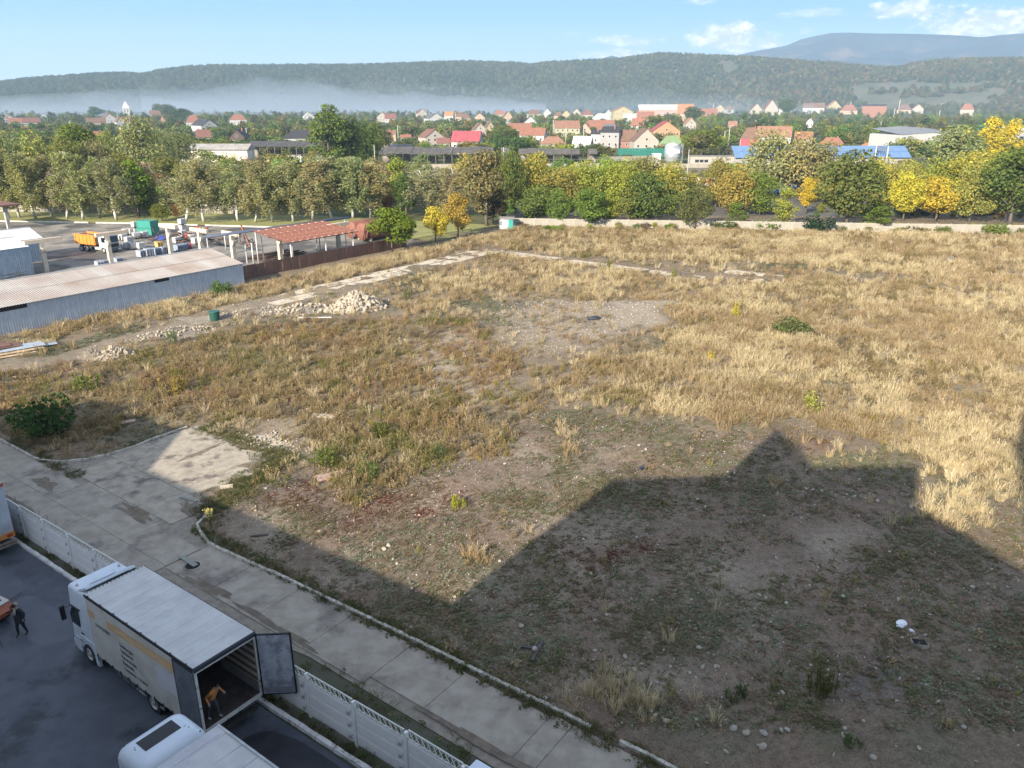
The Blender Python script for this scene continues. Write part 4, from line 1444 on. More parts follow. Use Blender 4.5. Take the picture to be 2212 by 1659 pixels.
# ------------------------------------------------------------------ people
def person(name, label, loc, rz, J, bones, mats_, feats=None):
    """J: joint -> (position, radius); bones: (a, b, material key). One continuous skin; hands get five fingers."""
    keys = list(J)
    me = bpy.data.meshes.new(name)
    me.from_pydata([J[k][0] for k in keys], [(keys.index(a), keys.index(b)) for a, b, _ in bones], [])
    o = bpy.data.objects.new(name, me)
    COL.objects.link(o)
    md = o.modifiers.new('skin', 'SKIN')
    for i, k in enumerate(keys):
        r = J[k][1]
        sv = me.skin_vertices[0].data[i]
        sv.radius = (r, r) if not hasattr(r, '__len__') else r
        sv.use_root = (k == 'pelvis')
    o.modifiers.new('sub', 'SUBSURF').levels = 2
    dg = bpy.context.evaluated_depsgraph_get()
    ev = o.evaluated_get(dg)
    m2 = bpy.data.meshes.new_from_object(ev)
    COL.objects.unlink(o)
    bpy.data.objects.remove(o)
    order = list(mats_)
    bm = bmesh.new()
    bm.from_mesh(m2)
    seg = [(Vector(J[a][0]), Vector(J[b][0]), order.index(c)) for a, b, c in bones]
    for f in bm.faces:
        c = f.calc_center_median()
        best = (9, 0)
        for p, q, k in seg:
            d = q - p
            u = max(0, min(1, (c - p).dot(d) / max(d.length_squared, 1e-9)))
            best = min(best, ((c - p - d * u).length, k))
        f.material_index = best[1]
        f.smooth = True
    # fingers: five short bent chains from each palm
    tb = MB()
    for side in ('l', 'r'):
        if 'hand_' + side not in J:
            continue
        w, h = Vector(J['wrist_' + side][0]), Vector(J['hand_' + side][0])
        d = (h - w).normalized()
        lat = d.cross(Vector((0, 1, 0)) if abs(d.y) < .8 else Vector((1, 0, 0))).normalized()
        nrm = lat.cross(d)
        for i, L in enumerate((.070, .080, .076, .060)):
            b = h + lat * (i - 1.5) * .021 - d * .01
            tb.tube([b, b + d * L * .5 + nrm * .008, b + d * L * .8 + nrm * .030], [.010, .009, .007], 6, order.index('skin'))
        b = h - d * .06 + lat * -.04
        tb.tube([b, b + d * .03 - lat * .025, b + d * .065 - lat * .028 + nrm * .02], [.012, .011, .008], 6, order.index('skin'))
    for f_ in (feats or []):
        f_(tb, order)
    fm = tb.mesh('tmp', [mats_[k] for k in order])
    bm.from_mesh(fm)
    m3 = bpy.data.meshes.new(name)
    bm.to_mesh(m3)
    bm.free()
    for k in order:
        m3.materials.append(mats_[k])
    o = bpy.data.objects.new(name, m3)
    link(o)
    o.location, o.rotation_euler = loc, (0, 0, rz)
    return tag(o, label, 'person')


def body_joints(lean=0.0, step=.0, armL=None, armR=None, bend=0.0):
    """front is -y; standing 1.75 m"""
    J = {'pelvis': ((0, 0, .95), (.165, .125)), 'waist': ((0, -.02 - bend * .1, 1.10), (.155, .12)), 'chest': ((0, -.02 - bend * .28, 1.32 - bend * .04), (.185, .13)), 'neck': ((0, -.03 - bend * .42, 1.49 - bend * .10), .06),
         'head0': ((0, -.045 - bend * .47, 1.56 - bend * .12), (.072, .082)), 'head1': ((0, -.05 - bend * .52, 1.66 - bend * .15), (.085, .098)), 'head2': ((0, -.045 - bend * .54, 1.74 - bend * .17), (.05, .055))}
    for sd, sg in (('l', 1), ('r', -1)):
        st = step * sg
        J['hip_' + sd] = ((sg * .095, 0, .90), .105)
        J['knee_' + sd] = ((sg * (.10 + abs(step) * .06), -.03 - st * .5, .50), .068)
        J['ankle_' + sd] = ((sg * (.11 + abs(step) * .10), -st * .8 + .02, .10), .048)
        J['toe_' + sd] = ((sg * (.12 + abs(step) * .10), -st * .8 - .14, .05), (.045, .035))
        J['shoulder_' + sd] = ((sg * .19, -.02 - bend * .32, 1.42 - bend * .06), .075)
        arm = armL if sd == 'l' else armR
        e, w, h = arm or ((sg * .25, 0, 1.14), (sg * .27, -.08, .90), (sg * .27, -.11, .80))
        J['elbow_' + sd] = (e, .055)
        J['wrist_' + sd] = (w, .038)
        J['hand_' + sd] = (h, (.042, .026))
    B = [('pelvis', 'waist', 'coat'), ('waist', 'chest', 'coat'), ('chest', 'neck', 'coat'), ('neck', 'head0', 'skin'), ('head0', 'head1', 'skin'), ('head1', 'head2', 'hair')]
    for sd in 'lr':
        B += [('pelvis', 'hip_' + sd, 'trousers'), ('hip_' + sd, 'knee_' + sd, 'trousers'), ('knee_' + sd, 'ankle_' + sd, 'trousers'), ('ankle_' + sd, 'toe_' + sd, 'shoe'),
              ('chest', 'shoulder_' + sd, 'coat'), ('shoulder_' + sd, 'elbow_' + sd, 'coat'), ('elbow_' + sd, 'wrist_' + sd, 'coat'), ('wrist_' + sd, 'hand_' + sd, 'skin')]
    return J, B


def face_feats(J):
    h = Vector(J['head1'][0])
    def f(tb, order):
        k, e = order.index('skin'), order.index('hair')
        tb.tube([h + Vector((0, -.085, .01)), h + Vector((0, -.115, -.025)), h + Vector((0, -.095, -.035))], [.008, .016, .010], 6, k)
        for sg in (-1, 1):
            tb.tube([h + Vector((sg * .034, -.086, .005)), h + Vector((sg * .034, -.099, .005))], [.011, .006], 6, e)
            tb.tube([h + Vector((sg * .082, .005, -.03)), h + Vector((sg * .092, .01, .03))], [.012, .014], 6, k)
        tb.tube([h + Vector((-.024, -.088, -.055)), h + Vector((.024, -.088, -.055))], .006, 6, order.index('coat'))
    return f


SKIN = paint((.40, .25, .18), .6)
J, B = body_joints(0, -.16, armL=((.30, .06, 1.18), (.24, .02, .94), (.22, -.03, .84)), armR=((-.40, .12, 1.25), (-.66, .20, 1.10), (-.76, .22, 1.06)))
p1 = person('person', 'person in dark coat and cap standing by the orange machine on asphalt', R(-35.75, 10.95), SITE_RZ + .35, J, B,
            {'coat': paint((.022, .026, .034), .8), 'skin': SKIN, 'hair': paint((.02, .018, .016), .8), 'trousers': paint((.014, .017, .022), .85), 'shoe': paint((.02, .02, .02), .6)}, [face_feats(J)])
h = Vector(J['head1'][0])
hood = MB()
hood.tube([h + Vector((0, .02, -.02)), h + Vector((0, .02, .06)), h + Vector((0, .015, .11))], [.125, .115, .05], 14)
hood.build('cap', paint((.30, .24, .19), .9), p1)
MB().tube([h + Vector((0, -.04, .035)), h + Vector((0, -.15, .02))], [.09, .06], 12).build('cap_peak', paint((.012, .012, .014), .8), p1)
MB().tube([h + Vector((0, 0, -.20)), h + Vector((0, -.01, -.11))], [.12, .095], 14).tube([h + Vector((.06, -.12, -.16)), h + Vector((.09, -.17, -.34)), h + Vector((.08, -.17, -.46))], [.05, .045, .02], 8).build('scarf', paint((.34, .27, .22), .95), p1)
cm = MB()
cm.tube([(0, -.01, 1.12), (0, 0, .92), (0, .005, .74)], [.19, .205, .215], 16, caps=False)
cm.build('coat_skirt', paint((.022, .026, .034), .8), p1)

J, B = body_joints(0, .20, armL=((.32, -.10, 1.22), (.36, -.26, 1.06), (.37, -.33, 1.0)), armR=((-.27, .0, 1.18), (-.28, -.10, .96), (-.28, -.14, .87)), bend=.55)
p2 = person('person', 'person in orange jacket standing inside the open lorry', R(-22.98, 12.42, 1.08), SITE_RZ + 1.9, J, B,
            {'coat': paint((.50, .19, .045), .75), 'skin': SKIN, 'hair': paint((.015, .013, .012), .8), 'trousers': paint((.045, .048, .052), .85), 'shoe': paint((.30, .30, .30), .6)}, [face_feats(J)])

# ------------------------------------------------------------------ the building the picture is taken from
def home_building():
    """stands behind the camera; its stepped outline throws the big shadow over the road and the field"""
    outline = [(-420, 880), (120, 886), (215, 866), (262, 870), (335, 912), (400, 925), (325, 1015), (440, 1065), (985, 1305), (1330, 1035), (1585, 1025), (1610, 990), (1680, 925), (1725, 958), (1760, 1010), (1985, 1005), (1980, 1090), (2212, 1230), (2262, 1262),
               (2290, 1090), (2262, 1000), (2222, 850), (2400, 845), (2480, 1000)]
    a = -2.0
    u = Vector((math.sin(rad(SUN_AZ)), math.cos(rad(SUN_AZ)), 0))
    poly = []
    for px, py in outline:
        g = at(px, py)
        t = (g.dot(D2) - a) / u.dot(D2)
        c = g - u * t
        poly.append((c.dot(D1), t * math.tan(rad(SUN_EL))))
    poly = [(poly[0][0], 0.0)] + poly + [(poly[-1][0], 0.0)]
    root = thing('tall_building', 'stepped building behind the viewpoint whose shadow lies over the road and field', 'building', (0, 0, 0), SITE_RZ)
    MB().prism(poly, -16, a, 0, 'Y').build('wall', mat('plaster', (.42, .40, .36), (.5, .48, .44), .8, .9), root)


home_building()


# ------------------------------------------------------------------ works yard on the left
YARD = mat('yard_dirt', (.16, .145, .12), (.27, .24, .20), .25, .9, bump=.2, coord='World', c3=(.075, .068, .062), s3=.10, lo3=.48, hi3=.60)
sheet('works_yard', [R(-96, 10), R(-96, 64), R(-93.2, 64), R(-93.2, 104), R(-120, 103.4), R(-131.8, 96.9), R(-152.4, 87.2), R(-182.8, 70.1), R(-260, 28), R(-200, -10)], .0, YARD, 'dark worn ground of the works yard')
LAWN = mat('lawn', (.19, .20, .05), (.25, .235, .08), .5, .95, bump=.5, coord='World', c3=(.19, .155, .075), s3=.22, lo3=.5, hi3=.68)
sheet('lawn', [R(-260, 28.2), R(-182.8, 70.4), R(-152.4, 87.5), R(-131.8, 97.2), R(-120, 103.8), R(-93.2, 104.2), R(-92.4, 127.5), R(-140, 114), R(-165, 99), R(-200, 86), R(-275, 47)], .05, LAWN, 'lawn strip under the row of birches')
kerb_line('lawn_kerb', [(-230, 44.5), (-182.8, 70.2), (-152.4, 87.3), (-131.8, 97.0), (-122, 102.6)], 1.6, .3, .26, mat('lawn_kerb_stone', (.62, .58, .48), (.5, .46, .38), 2, .9), 'pale kerb between the works yard and the lawn', .03)


def corrugated(name, L, H, pitch=.26, amp=.032, m=None, mesh_only=True, rows=2):
    """sheet in the x-z plane, ribs upright"""
    n = int(round(L / pitch)) * 4
    V, F = [], []
    for i in range(n + 1):
        x = L * i / n
        y = amp * math.sin(2 * math.pi * x / pitch)
        for j in range(rows):
            V.append((x, y, H * j / (rows - 1)))
    for i in range(n):
        for j in range(rows - 1):
            F.append((i * rows + j, (i + 1) * rows + j, (i + 1) * rows + j + 1, i * rows + j + 1))
    b = MB()
    b.add(V, F, 0, True)
    return b.mesh(name, m)


def rusty_sheet_mat(name, zinc, zinc2, rust, amount, pitch=.26):
    m = bpy.data.materials.new(name)
    m.use_nodes = True
    t = NT(m.node_tree)
    b = m.node_tree.nodes['Principled BSDF']
    b.inputs['Roughness'].default_value = .65
    b.inputs['Metallic'].default_value = .15
    co = t.n('ShaderNodeTexCoord').outputs['Object']
    sx = t.n('ShaderNodeSeparateXYZ', {0: co})
    wv = t.math('SINE', t.math('MULTIPLY', sx.outputs[0], 2 * math.pi / pitch))
    rnd = t.n('ShaderNodeObjectInfo').outputs['Random']
    wp = t.n('ShaderNodeNewGeometry').outputs['Position']
    n1 = t.n('ShaderNodeTexNoise', {'Vector': wp, 'Scale': .32, 'Detail': 5.0}).outputs[0]
    mp = t.n('ShaderNodeMapping', {'Vector': wp, 'Scale': (3.0, 3.0, .5)}).outputs[0]
    n2 = t.n('ShaderNodeTexNoise', {'Vector': mp, 'Scale': 1.4, 'Detail': 4.0}).outputs[0]
    k = t.math('ADD', t.math('MULTIPLY', t.math('SUBTRACT', n1, .5), 2.2), t.math('MULTIPLY', t.math('SUBTRACT', rnd, .5), .55))
    k = t.math('ADD', k, t.math('MULTIPLY', wv, -.8))
    k = t.math('ADD', k, t.math('MULTIPLY', t.math('SUBTRACT', n2, .5), 1.3))
    k = t.math('ADD', k, amount)
    c = t.mix(t.ramp(n2, .3, .7), zinc, zinc2)
    c = t.mix(t.ramp(k, .05, .6, 0, .9), c, rust)
    m.node_tree.links.new(c, b.inputs['Base Color'])
    return m


def shed(name, label, s_front, s_ridge, s_back, t0, t1, z_eave, z_ridge, mw, mr, step=1.56, extra=None, pitch=.26):
    """gabled shed along t; sheets are parts. Local x = along t (D2), local y = -s"""
    root = thing(name, label, 'shed', R(s_front, t0), SITE_RZ + math.pi / 2)
    L = t1 - t0
    n = int(L / step)
    step = round(L / n / pitch) * pitch
    n = int(L / step)
    L = n * step
    wm = corrugated('wall_sheet', step, z_eave, pitch, .034, mw)
    wd, rise = abs(s_front - s_ridge), z_ridge - z_eave
    sl = math.hypot(wd, rise)
    up = corrugated('roof_sheet', step, sl * .52 + .1, pitch, .034, mr)
    ang = math.atan2(wd, rise)                    # tilt back from upright
    for i in range(n):
        x = i * step
        inst('wall_sheet', wm, root, (x, 0, 0), (0, 0, (rng.random() - .5) * .01))
        for j in (0, 1):
            f = -.04 if j == 0 else .47
            y, z = wd * f, z_eave + rise * f + .05 + .035 * j
            inst('roof_sheet', up, root, (x + (rng.random() - .5) * .03, y, z), (-ang + (rng.random() - .5) * .004, 0, 0))
    wb = abs(s_back - s_ridge)
    bk = MB()
    bk.add([(0, wd, z_ridge), (L, wd, z_ridge), (L, wd + wb, z_eave), (0, wd + wb, z_eave)], [(0, 1, 2, 3)])
    bk.build('back_roof', mr, root)
    MB().box(-.0, L, wd - .16, wd + .16, z_ridge + .06, z_ridge + .12).build('ridge_cap', GALV, root)
    e = MB()
    for x in (0.0, L - .06):
        e.prism([(.05, 0), (wd + wb - .05, 0), (wd + wb - .05, z_eave - .05), (wd, z_ridge - .06), (.05, z_eave - .05)], x, x + .06, 0, 'X')
        MB().prism([(.05, 0), (wd + wb - .05, 0), (wd + wb - .05, z_eave - .05), (wd, z_ridge - .06), (.05, z_eave - .05)], x, x + .06, 0, 'X').build('gable', mw, root)
    MB().box(0, L, wd + wb - .1, wd + wb, 0, z_eave).build('back_wall', mw, root)
    for (a, b_, z0, z1) in (extra or []):
        MB().box(a, b_, -.065, -.045, z0, z1).build('opening', paint((.012, .012, .014), .9), root)
    return root


WALL_S = rusty_sheet_mat('shed_wall_sheet', (.36, .40, .45), (.46, .50, .54), (.25, .22, .20), -1.5)
ROOF_S = rusty_sheet_mat('shed_roof_sheet', (.43, .42, .40), (.54, .53, .50), (.25, .155, .095), .30)
shed('corrugated_shed', 'long shed with rust striped corrugated roof and grey blue sheet walls', -90, -97, -103.5, 8, 63.1, 3.0, 4.25, WALL_S, ROOF_S, extra=[(42.0, 43.9, 2.55, 2.98), (20.5, 27.4, 2.5, 2.97)])
BLUE_W = rusty_sheet_mat('blue_wall_sheet', (.22, .29, .36), (.32, .38, .44), (.20, .18, .17), -1.1)
WHITE_R = rusty_sheet_mat('white_roof_sheet', (.60, .62, .64), (.68, .69, .70), (.30, .17, .12), -.75)
shed('metal_shed', 'pale roofed metal shed with racks of pipes along its blue wall, nearest the rusty shed', -120.5, -124.6, -128.6, 22, 49.4, 4.0, 4.9, BLUE_W, WHITE_R, 1.8)
shed('metal_shed', 'pale roofed blue metal shed standing behind the shed with the pipe racks', -130.2, -134.2, -138.2, 30, 57, 3.5, 4.7, BLUE_W, WHITE_R, 1.8)
rk = MB()
for i in range(26):
    x, y = -118.6 + rng.random() * 1.6, 30 + rng.random() * 18
    p = R(x, y, .3 + rng.random() * .8)
    rk.bar(p, p + D2 * (1 + rng.random() * 2) + Vector((0, 0, (rng.random() - .5) * .4)), .05)
    if i % 3 == 0:
        rk.bar(R(x, y, 0), R(x, y, 1.4), .06)
tag(rk.build('pipe_rack', paint((.05, .042, .04), .8)), 'dark rack of scrap pipes leaning along the blue shed wall', 'pipe rack', kind='stuff')


def canopy_left():
    c = at(40, 442, 4.7)
    s, t = c.dot(D1), c.dot(D2)
    root = thing('brown_canopy', 'brown flat canopy on one concrete pillar at the left edge', 'canopy', R(s, t), SITE_RZ)
    MB().box(-13, 0, -5, .3, 4.55, 4.85).build('roof', mat('canopy_brown', (.16, .07, .055), (.2, .1, .08), 1, .8), root)
    MB().box(-1.9, -1.3, -2.2, -1.6, 0, 4.55).build('pillar', mat('pillar_conc', (.32, .30, .28), (.4, .38, .35), 1.4, .9), root)
    for y in (-4.2, -1.9, 0):
        MB().bar((-12.8, y, 4.45), (-.2, y, 4.45), .16).build('beam', paint((.08, .05, .045), .8), root)


canopy_left()

COLC = mat('column_concrete', (.46, .40, .31), (.58, .52, .42), 1.1, .9, bump=.2, c3=(.26, .22, .18), s3=1.3)


def column(s, t, h, beam, label, along='s', off=0.0, corbel=True):
    root = thing('concrete_column', label, 'column', R(s, t), SITE_RZ, 'bare concrete columns of the dismantled hall')
    MB().prism([(-.28, 0), (.28, 0), (.24, h), (-.24, h)], -.3, .3).build('shaft', COLC, root)
    if corbel:
        MB().prism([(.24, h * .62), (.55, h * .74), (.55, h * .82), (.24, h * .82)], -.22, .22).build('corbel', COLC, root)
    if beam:
        b = MB().box(-beam / 2 + off, beam / 2 + off, -.22, .22, h, h + .55, bev=.03)
        o = b.build('beam', mat('beam_concrete', (.58, .45, .32), (.66, .55, .42), 1, .9, c3=(.33, .25, .18), s3=1.5), root)
        if along == 't':
            o.rotation_euler = (0, 0, math.pi / 2)
    return root


for k, (s, t, h, bm_, al, off, lab) in enumerate([(-121.0, 51.2, 4.2, 5.2, 't', .3, 'concrete column beside the pale metal shed, its beam slanting over the wall'), (-119.5, 60.0, 4.2, 5.0, 't', .8, 'tall concrete column standing before the cab of the orange dump truck'),
                                             (-119.5, 70.0, 4.2, 4.6, 's', .1, 'concrete column with a crossbeam behind the grey crates'), (-111.6, 70.5, 4.2, 4.4, 's', 0, 'concrete column with a crossbeam between the barrels and the rusty shed'),
                                             (-104.6, 71.4, 4.2, 4.4, 's', 0, 'concrete column with a crossbeam at the end of the rusty shed'), (-100.1, 76.6, 4.2, 4.6, 't', .6, 'concrete column in front of the red canopy at its left end'),
                                             (-98.6, 87.2, 4.2, 4.6, 't', .2, 'concrete column in front of the red canopy near the tanks')]):
    column(s, t, h, bm_, lab, al, off)


def dump_truck():
    t = thing('dump_truck', 'white dump truck with an orange tipper body parked in the works yard', 'dump truck', R(-130.9, 64.4), SITE_RZ + rad(11))
    OR = mat('tipper_orange', (.80, .24, .04), (.72, .2, .035), 1.2, .5)
    b = MB()
    x0, x1, y0, y1, z0, z1 = -4.3, .5, -1.22, 1.22, 1.25, 2.75
    w = .06
    b.box(x0, x1, y0, y0 + w, z0, z1).box(x0, x1, y1 - w, y1, z0, z1).box(x1 - w, x1, y0 + w, y1 - w, z0, z1 + .25).box(x0, x1, y0 + w, y1 - w, z0, z0 + .1)
    b.box(x0 - .02, x0 + w, y0 + w, y1 - w, z0 + .05, z1 - .05)
    b.build('tipper', OR, t)
    for i in range(6):
        x = x0 + .2 + i * .86
        for y in (y0 - .07, y1):
            MB().box(x, x + .13, y, y + .07, z0 + .05, z1 - .02).build('rib', OR, t)
    MB().box(x0 - .1, x1 + .1, y0 - .09, y0 - .0, z1 - .02, z1 + .12).box(x0 - .1, x1 + .1, y1, y1 + .09, z1 - .02, z1 + .12).build('top_rail', OR, t)
    MB().add([(x0 + .1, -1.1, 2.55), (x1 - .1, -1.1, 2.6), (x1 - .1, 1.1, 2.5), (x0 + .1, 1.1, 2.6), (-2, 0, 2.85)], [(0, 1, 4), (1, 2, 4), (2, 3, 4), (3, 0, 4)]).build('load', mat('load_soil', (.08, .06, .05), (.13, .1, .08), 3, .95), t)
    c = rounded_box('cab', 1.25, 3.25, -1.2, 1.2, .75, 3.0, .18, 4, WHITE, t, lambda v: setattr(v.co, 'x', v.co.x - (.25 * max(0, (v.co.z - 1.7) / 1.3) if v.co.x > 2.4 else 0)))
    MB().add([(3.262, -1.05, 1.75), (3.262, 1.05, 1.75), (3.05, 1.0, 2.75), (3.05, -1.0, 2.75), (3.2, -1.05, 1.75), (3.2, 1.05, 1.75), (2.99, 1.0, 2.75), (2.99, -1.0, 2.75)], [(0, 1, 2, 3), (7, 6, 5, 4), (0, 4, 5, 1), (3, 2, 6, 7)]).build('windscreen', GLASS, t)
    MB().box(3.24, 3.32, -.95, .95, .95, 1.55).build('grille', BLACK, t)
    MB().box(3.1, 3.4, -1.2, 1.2, .4, .85, bev=.05).build('bumper', paint((.08, .09, .1), .5), t)
    for sg in (-1, 1):
        MB().box(2.0, 2.85, sg * 1.205 - .012, sg * 1.205 + .012, 1.8, 2.6).build('side_window', GLASS, t)
        MB().box(3.2, 3.35, sg * 1.38 - .1, sg * 1.38 + .1, 1.9, 2.6).build('mirror', BLACK, t)
        MB().box(3.36, 3.42, sg * .9 - .2, sg * .9 + .2, .55, .75).build('headlight', paint((.7, .7, .68), .2), t)
        for x in (-3.1, -1.75, 2.2):
            wheel(t, x, sg * 1.2, sg, .52)
    MB().box(-4.2, 3.0, -.5, .5, .75, 1.2).build('chassis', CHASSIS, t)
    MB().box(.1, 1.6, -1.15, -.6, .5, .95, bev=.04).box(.1, 1.6, .6, 1.15, .5, .95, bev=.04).build('fuel_tank', GALV, t)
    MB().cyl((.75, -.9, 2.0), .5, .28, 16, 'Y').build('spare_wheel', RUBBER, t)


dump_truck()

# stock lying in the yard
TANKW = mat('tank_plastic', (.62, .62, .58), (.52, .52, .49), 1.6, .5)
CAGE = paint((.35, .36, .37), .45)


def ibc_meshes():
    body = MB().box(-.48, .48, -.56, .56, .17, 1.12, bev=.06).mesh('bottle', TANKW)
    cage = MB()
    for z in (.2, .43, .66, .89, 1.12):
        for (a, b_) in (((-.52, -.6), (.52, -.6)), ((.52, -.6), (.52, .6)), ((.52, .6), (-.52, .6)), ((-.52, .6), (-.52, -.6))):
            cage.bar((*a, z), (*b_, z), .025)
    for x in (-.52, -.17, .17, .52):
        for y in (-.6, .6):
            cage.bar((x, y, .15), (x, y, 1.14), .022)
    for y in (-.2, .2):
        for x in (-.52, .52):
            cage.bar((x, y, .15), (x, y, 1.14), .022)
    pal = MB()
    for y in (-.5, 0, .5):
        pal.box(-.5, .5, y - .06, y + .06, .02, .14)
    pal.box(-.52, .52, -.6, .6, .14, .168)
    return body, cage.mesh('cage', CAGE), pal.mesh('pallet', paint((.12, .1, .08), .8))


IBC = ibc_meshes()


def LZ(x, y):                       # points read off an enlarged crop of the yard
    p = at(.17364 * x, 427.9 + .17364 * y)
    return p


def MZ(x, y):
    return at((600 + x * .226) * .54861, (780 + y * .226) * .54861)


def ibc(p, lab, z=0.0, rz=0.0):
    t = thing('liquid_container', lab, 'container', (p.x, p.y, z), SITE_RZ + rz, 'caged white liquid containers in the works yard')
    for nm, me in zip(('bottle', 'cage', 'pallet'), IBC):
        inst(nm, me, t)
    cp = inst('lid', LIDM, t, (0, 0, 1.12))


LIDM = MB().cyl((0, 0, 0), .12, .05, 10).mesh('lid', paint((.5, .1, .08), .5))
for k, (x, y, z, lab) in enumerate([(1535, 525, 0, 'white caged container right beside the dump truck cab roof'), (1605, 560, 0, 'white caged container behind the one at the dump truck cab'), (1700, 505, 0, 'brightest white caged container in the middle of the stock'),
                               (1590, 632, 0, 'grey white caged container in the front row next to the dump truck'), (1665, 636, 0, 'middle white caged container of the front row'), (1755, 634, 0, 'right white caged container of the front row'),
                               (1575, 455, 0, 'back caged container nearest the lawn, left one'), (1640, 450, 0, 'back caged container in the row before the green box, second'), (1700, 446, 0, 'back caged container in the row before the green box, third'), (1752, 446, 0, 'back caged container touching the green box'),
                               (1700, 446, 1.2, 'caged container stacked on top in the back row'), (1800, 492, 0, 'dusty caged container in front of the green box')]):
    ibc(LZ(x, y), lab, z, (rng.random() - .5) * .3)
for k, (x, y, z, lab) in enumerate([(535, 572, 0, 'white caged container on the bare ground by the lawn kerb'), (535, 572, 1.2, 'white caged container stacked on another by the lawn kerb'), (535, 672, 0, 'white caged container left of the red drums'), (760, 800, 0, 'white caged container behind the fourth column'),
                               (880, 790, 0, 'white caged container right of the fourth column'), (430, 790, 0, 'white caged container behind the grey crates'), (700, 745, 0, 'white caged container behind the blue barrel')]):
    ibc(MZ(x, y), lab, z, (rng.random() - .5) * .3)


def box_container(p, w, d, h, m, lab, name='container', rz=0.0):
    t = thing(name, lab, 'container', (p.x, p.y, 0), SITE_RZ + rz)
    MB().box(-w / 2, w / 2, -d / 2, d / 2, .1, h, bev=.03).build('body', m, t)
    for i in range(9):
        x = -w / 2 + w * (i + .5) / 9
        MB().box(x - .05, x + .05, -d / 2 - .03, -d / 2, .2, h - .1).build('rib', m, t)
    for sx in (-1, 1):
        MB().box(sx * w / 2 - .05, sx * w / 2 + .05, -d / 2 - .04, d / 2 + .04, .05, h + .03).build('corner_post', m, t)
    MB().box(-w / 2, w / 2, -d / 2 - .035, -d / 2 - .03, h * .5 - .03, h * .5 + .03).build('seam', BLACK, t)
    return t


box_container(LZ(1855, 452), 3.0, 2.2, 2.6, mat('container_green', (.03, .22, .17), (.035, .26, .20), 1, .5), 'turquoise green metal container at the back of the works yard', 'metal_container', .35)


def pallet_stack(p, n, c, lab, rz=0.0, w=1.2, d=1.0, name='pallet_stack'):
    m = mat('pallet_%.2f_%.2f' % (c[0], c[2]), c, tuple(v * .75 for v in c), 2, .8)
    t = thing(name, lab, 'pallets', (p.x, p.y, 0), SITE_RZ + rz)
    b = MB()
    for y in (-d / 2 + .05, 0, d / 2 - .05):
        b.box(-w / 2, w / 2, y - .05, y + .05, 0, .1)
    for i in range(5):
        x = -w / 2 + .06 + i * (w - .12) / 4
        b.box(x - .06, x + .06, -d / 2, d / 2, .1, .125)
    me = b.mesh('pallet', m)
    for i in range(n):
        inst('pallet', me, t, ((rng.random() - .5) * .06, (rng.random() - .5) * .06, i * .14), (0, 0, (rng.random() - .5) * .06))


GREY_P, BLUE_P = (.42, .46, .54), (.30, .36, .46)
for (x, y, n, c, lab) in [(1760, 722, 7, GREY_P, 'grey pallet stack at the front left of the crates'), (1850, 712, 8, GREY_P, 'grey pallet stack in the middle of the front crates'), (1940, 702, 8, BLUE_P, 'bluish pallet stack at the right of the front crates'), (2050, 690, 8, GREY_P, 'grey pallet stack just left of the third column'),
                          (1240, 828, 4, GREY_P, 'low grey pallet stack showing over the shed ridge'), (1310, 815, 4, BLUE_P, 'low bluish pallet stack beside the second column'), (1465, 785, 4, GREY_P, 'low grey pallet stack right of the second column'), (1985, 612, 7, (.62, .42, .14), 'yellow wooden pallet stack in the yard')]:
    pallet_stack(LZ(x, y), n, c, lab, (rng.random() - .5) * .4)
for (x, y, n, c, lab) in [(460, 912, 7, BLUE_P, 'bluish pallet stack right of the third column'), (530, 895, 7, GREY_P, 'grey pallet stack left of the blue barrel')]:
    pallet_stack(MZ(x, y), n, c, lab, (rng.random() - .5) * .3)


def drum(p, c, lab, z=0.0, name='drum'):
    t = thing(name, lab, 'barrel', (p.x, p.y, z), 0, 'barrels in the works yard')
    MB().cyl((0, 0, 0), .30, .9, 14).build('body', paint(c, .5), t)
    for zz in (.28, .58, .86):
        MB().cyl((0, 0, zz), .315, .035, 14).build('hoop', paint(tuple(v * .8 for v in c), .5), t)


for (x, y, c, lab) in [(610, 885, (.05, .22, .55), 'blue barrel showing over the rusty shed ridge'), (655, 880, (.45, .05, .06), 'dark red barrel beside the blue barrel'), (600, 700, (.45, .06, .05), 'red drum left of the crossbeam'), (640, 712, (.42, .06, .05), 'red drum right of the leaning red frame'),
                       (790, 585, (.55, .08, .06), 'leftmost red drum of the row near the lawn'), (845, 585, (.60, .14, .09), 'second red drum of the row near the lawn'), (900, 588, (.10, .28, .18), 'green drum in the row near the lawn'), (950, 590, (.50, .09, .07), 'last red drum of the row near the lawn')]:
    drum(MZ(x, y), c, lab)
p = LZ(1995, 512)
tp = thing('blue_bundle', 'bundle under a crumpled blue tarpaulin behind the yellow pallets', 'bundle', (p.x, p.y, 0), SITE_RZ)
hm = MB()
gr = [[(x * .5 - 1.2, y * .45 - .9, .75 * max(0, 1 - abs(x - 2.4) / 3.2) * max(0, 1 - abs(y - 2) / 2.8) + .25 * rng.random() * (0 < x < 5 and 0 < y < 4)) for y in range(5)] for x in range(6)]
vs = [v for row in gr for v in row]
hm.add(vs, [(i * 5 + j, (i + 1) * 5 + j, (i + 1) * 5 + j + 1, i * 5 + j + 1) for i in range(5) for j in range(4)])
hm.build('tarpaulin', paint((.05, .08, .36), .6), tp)
SCRAP = mat('scrap_rust', (.10, .055, .04), (.06, .04, .035), 2, .9)
sp = MB()
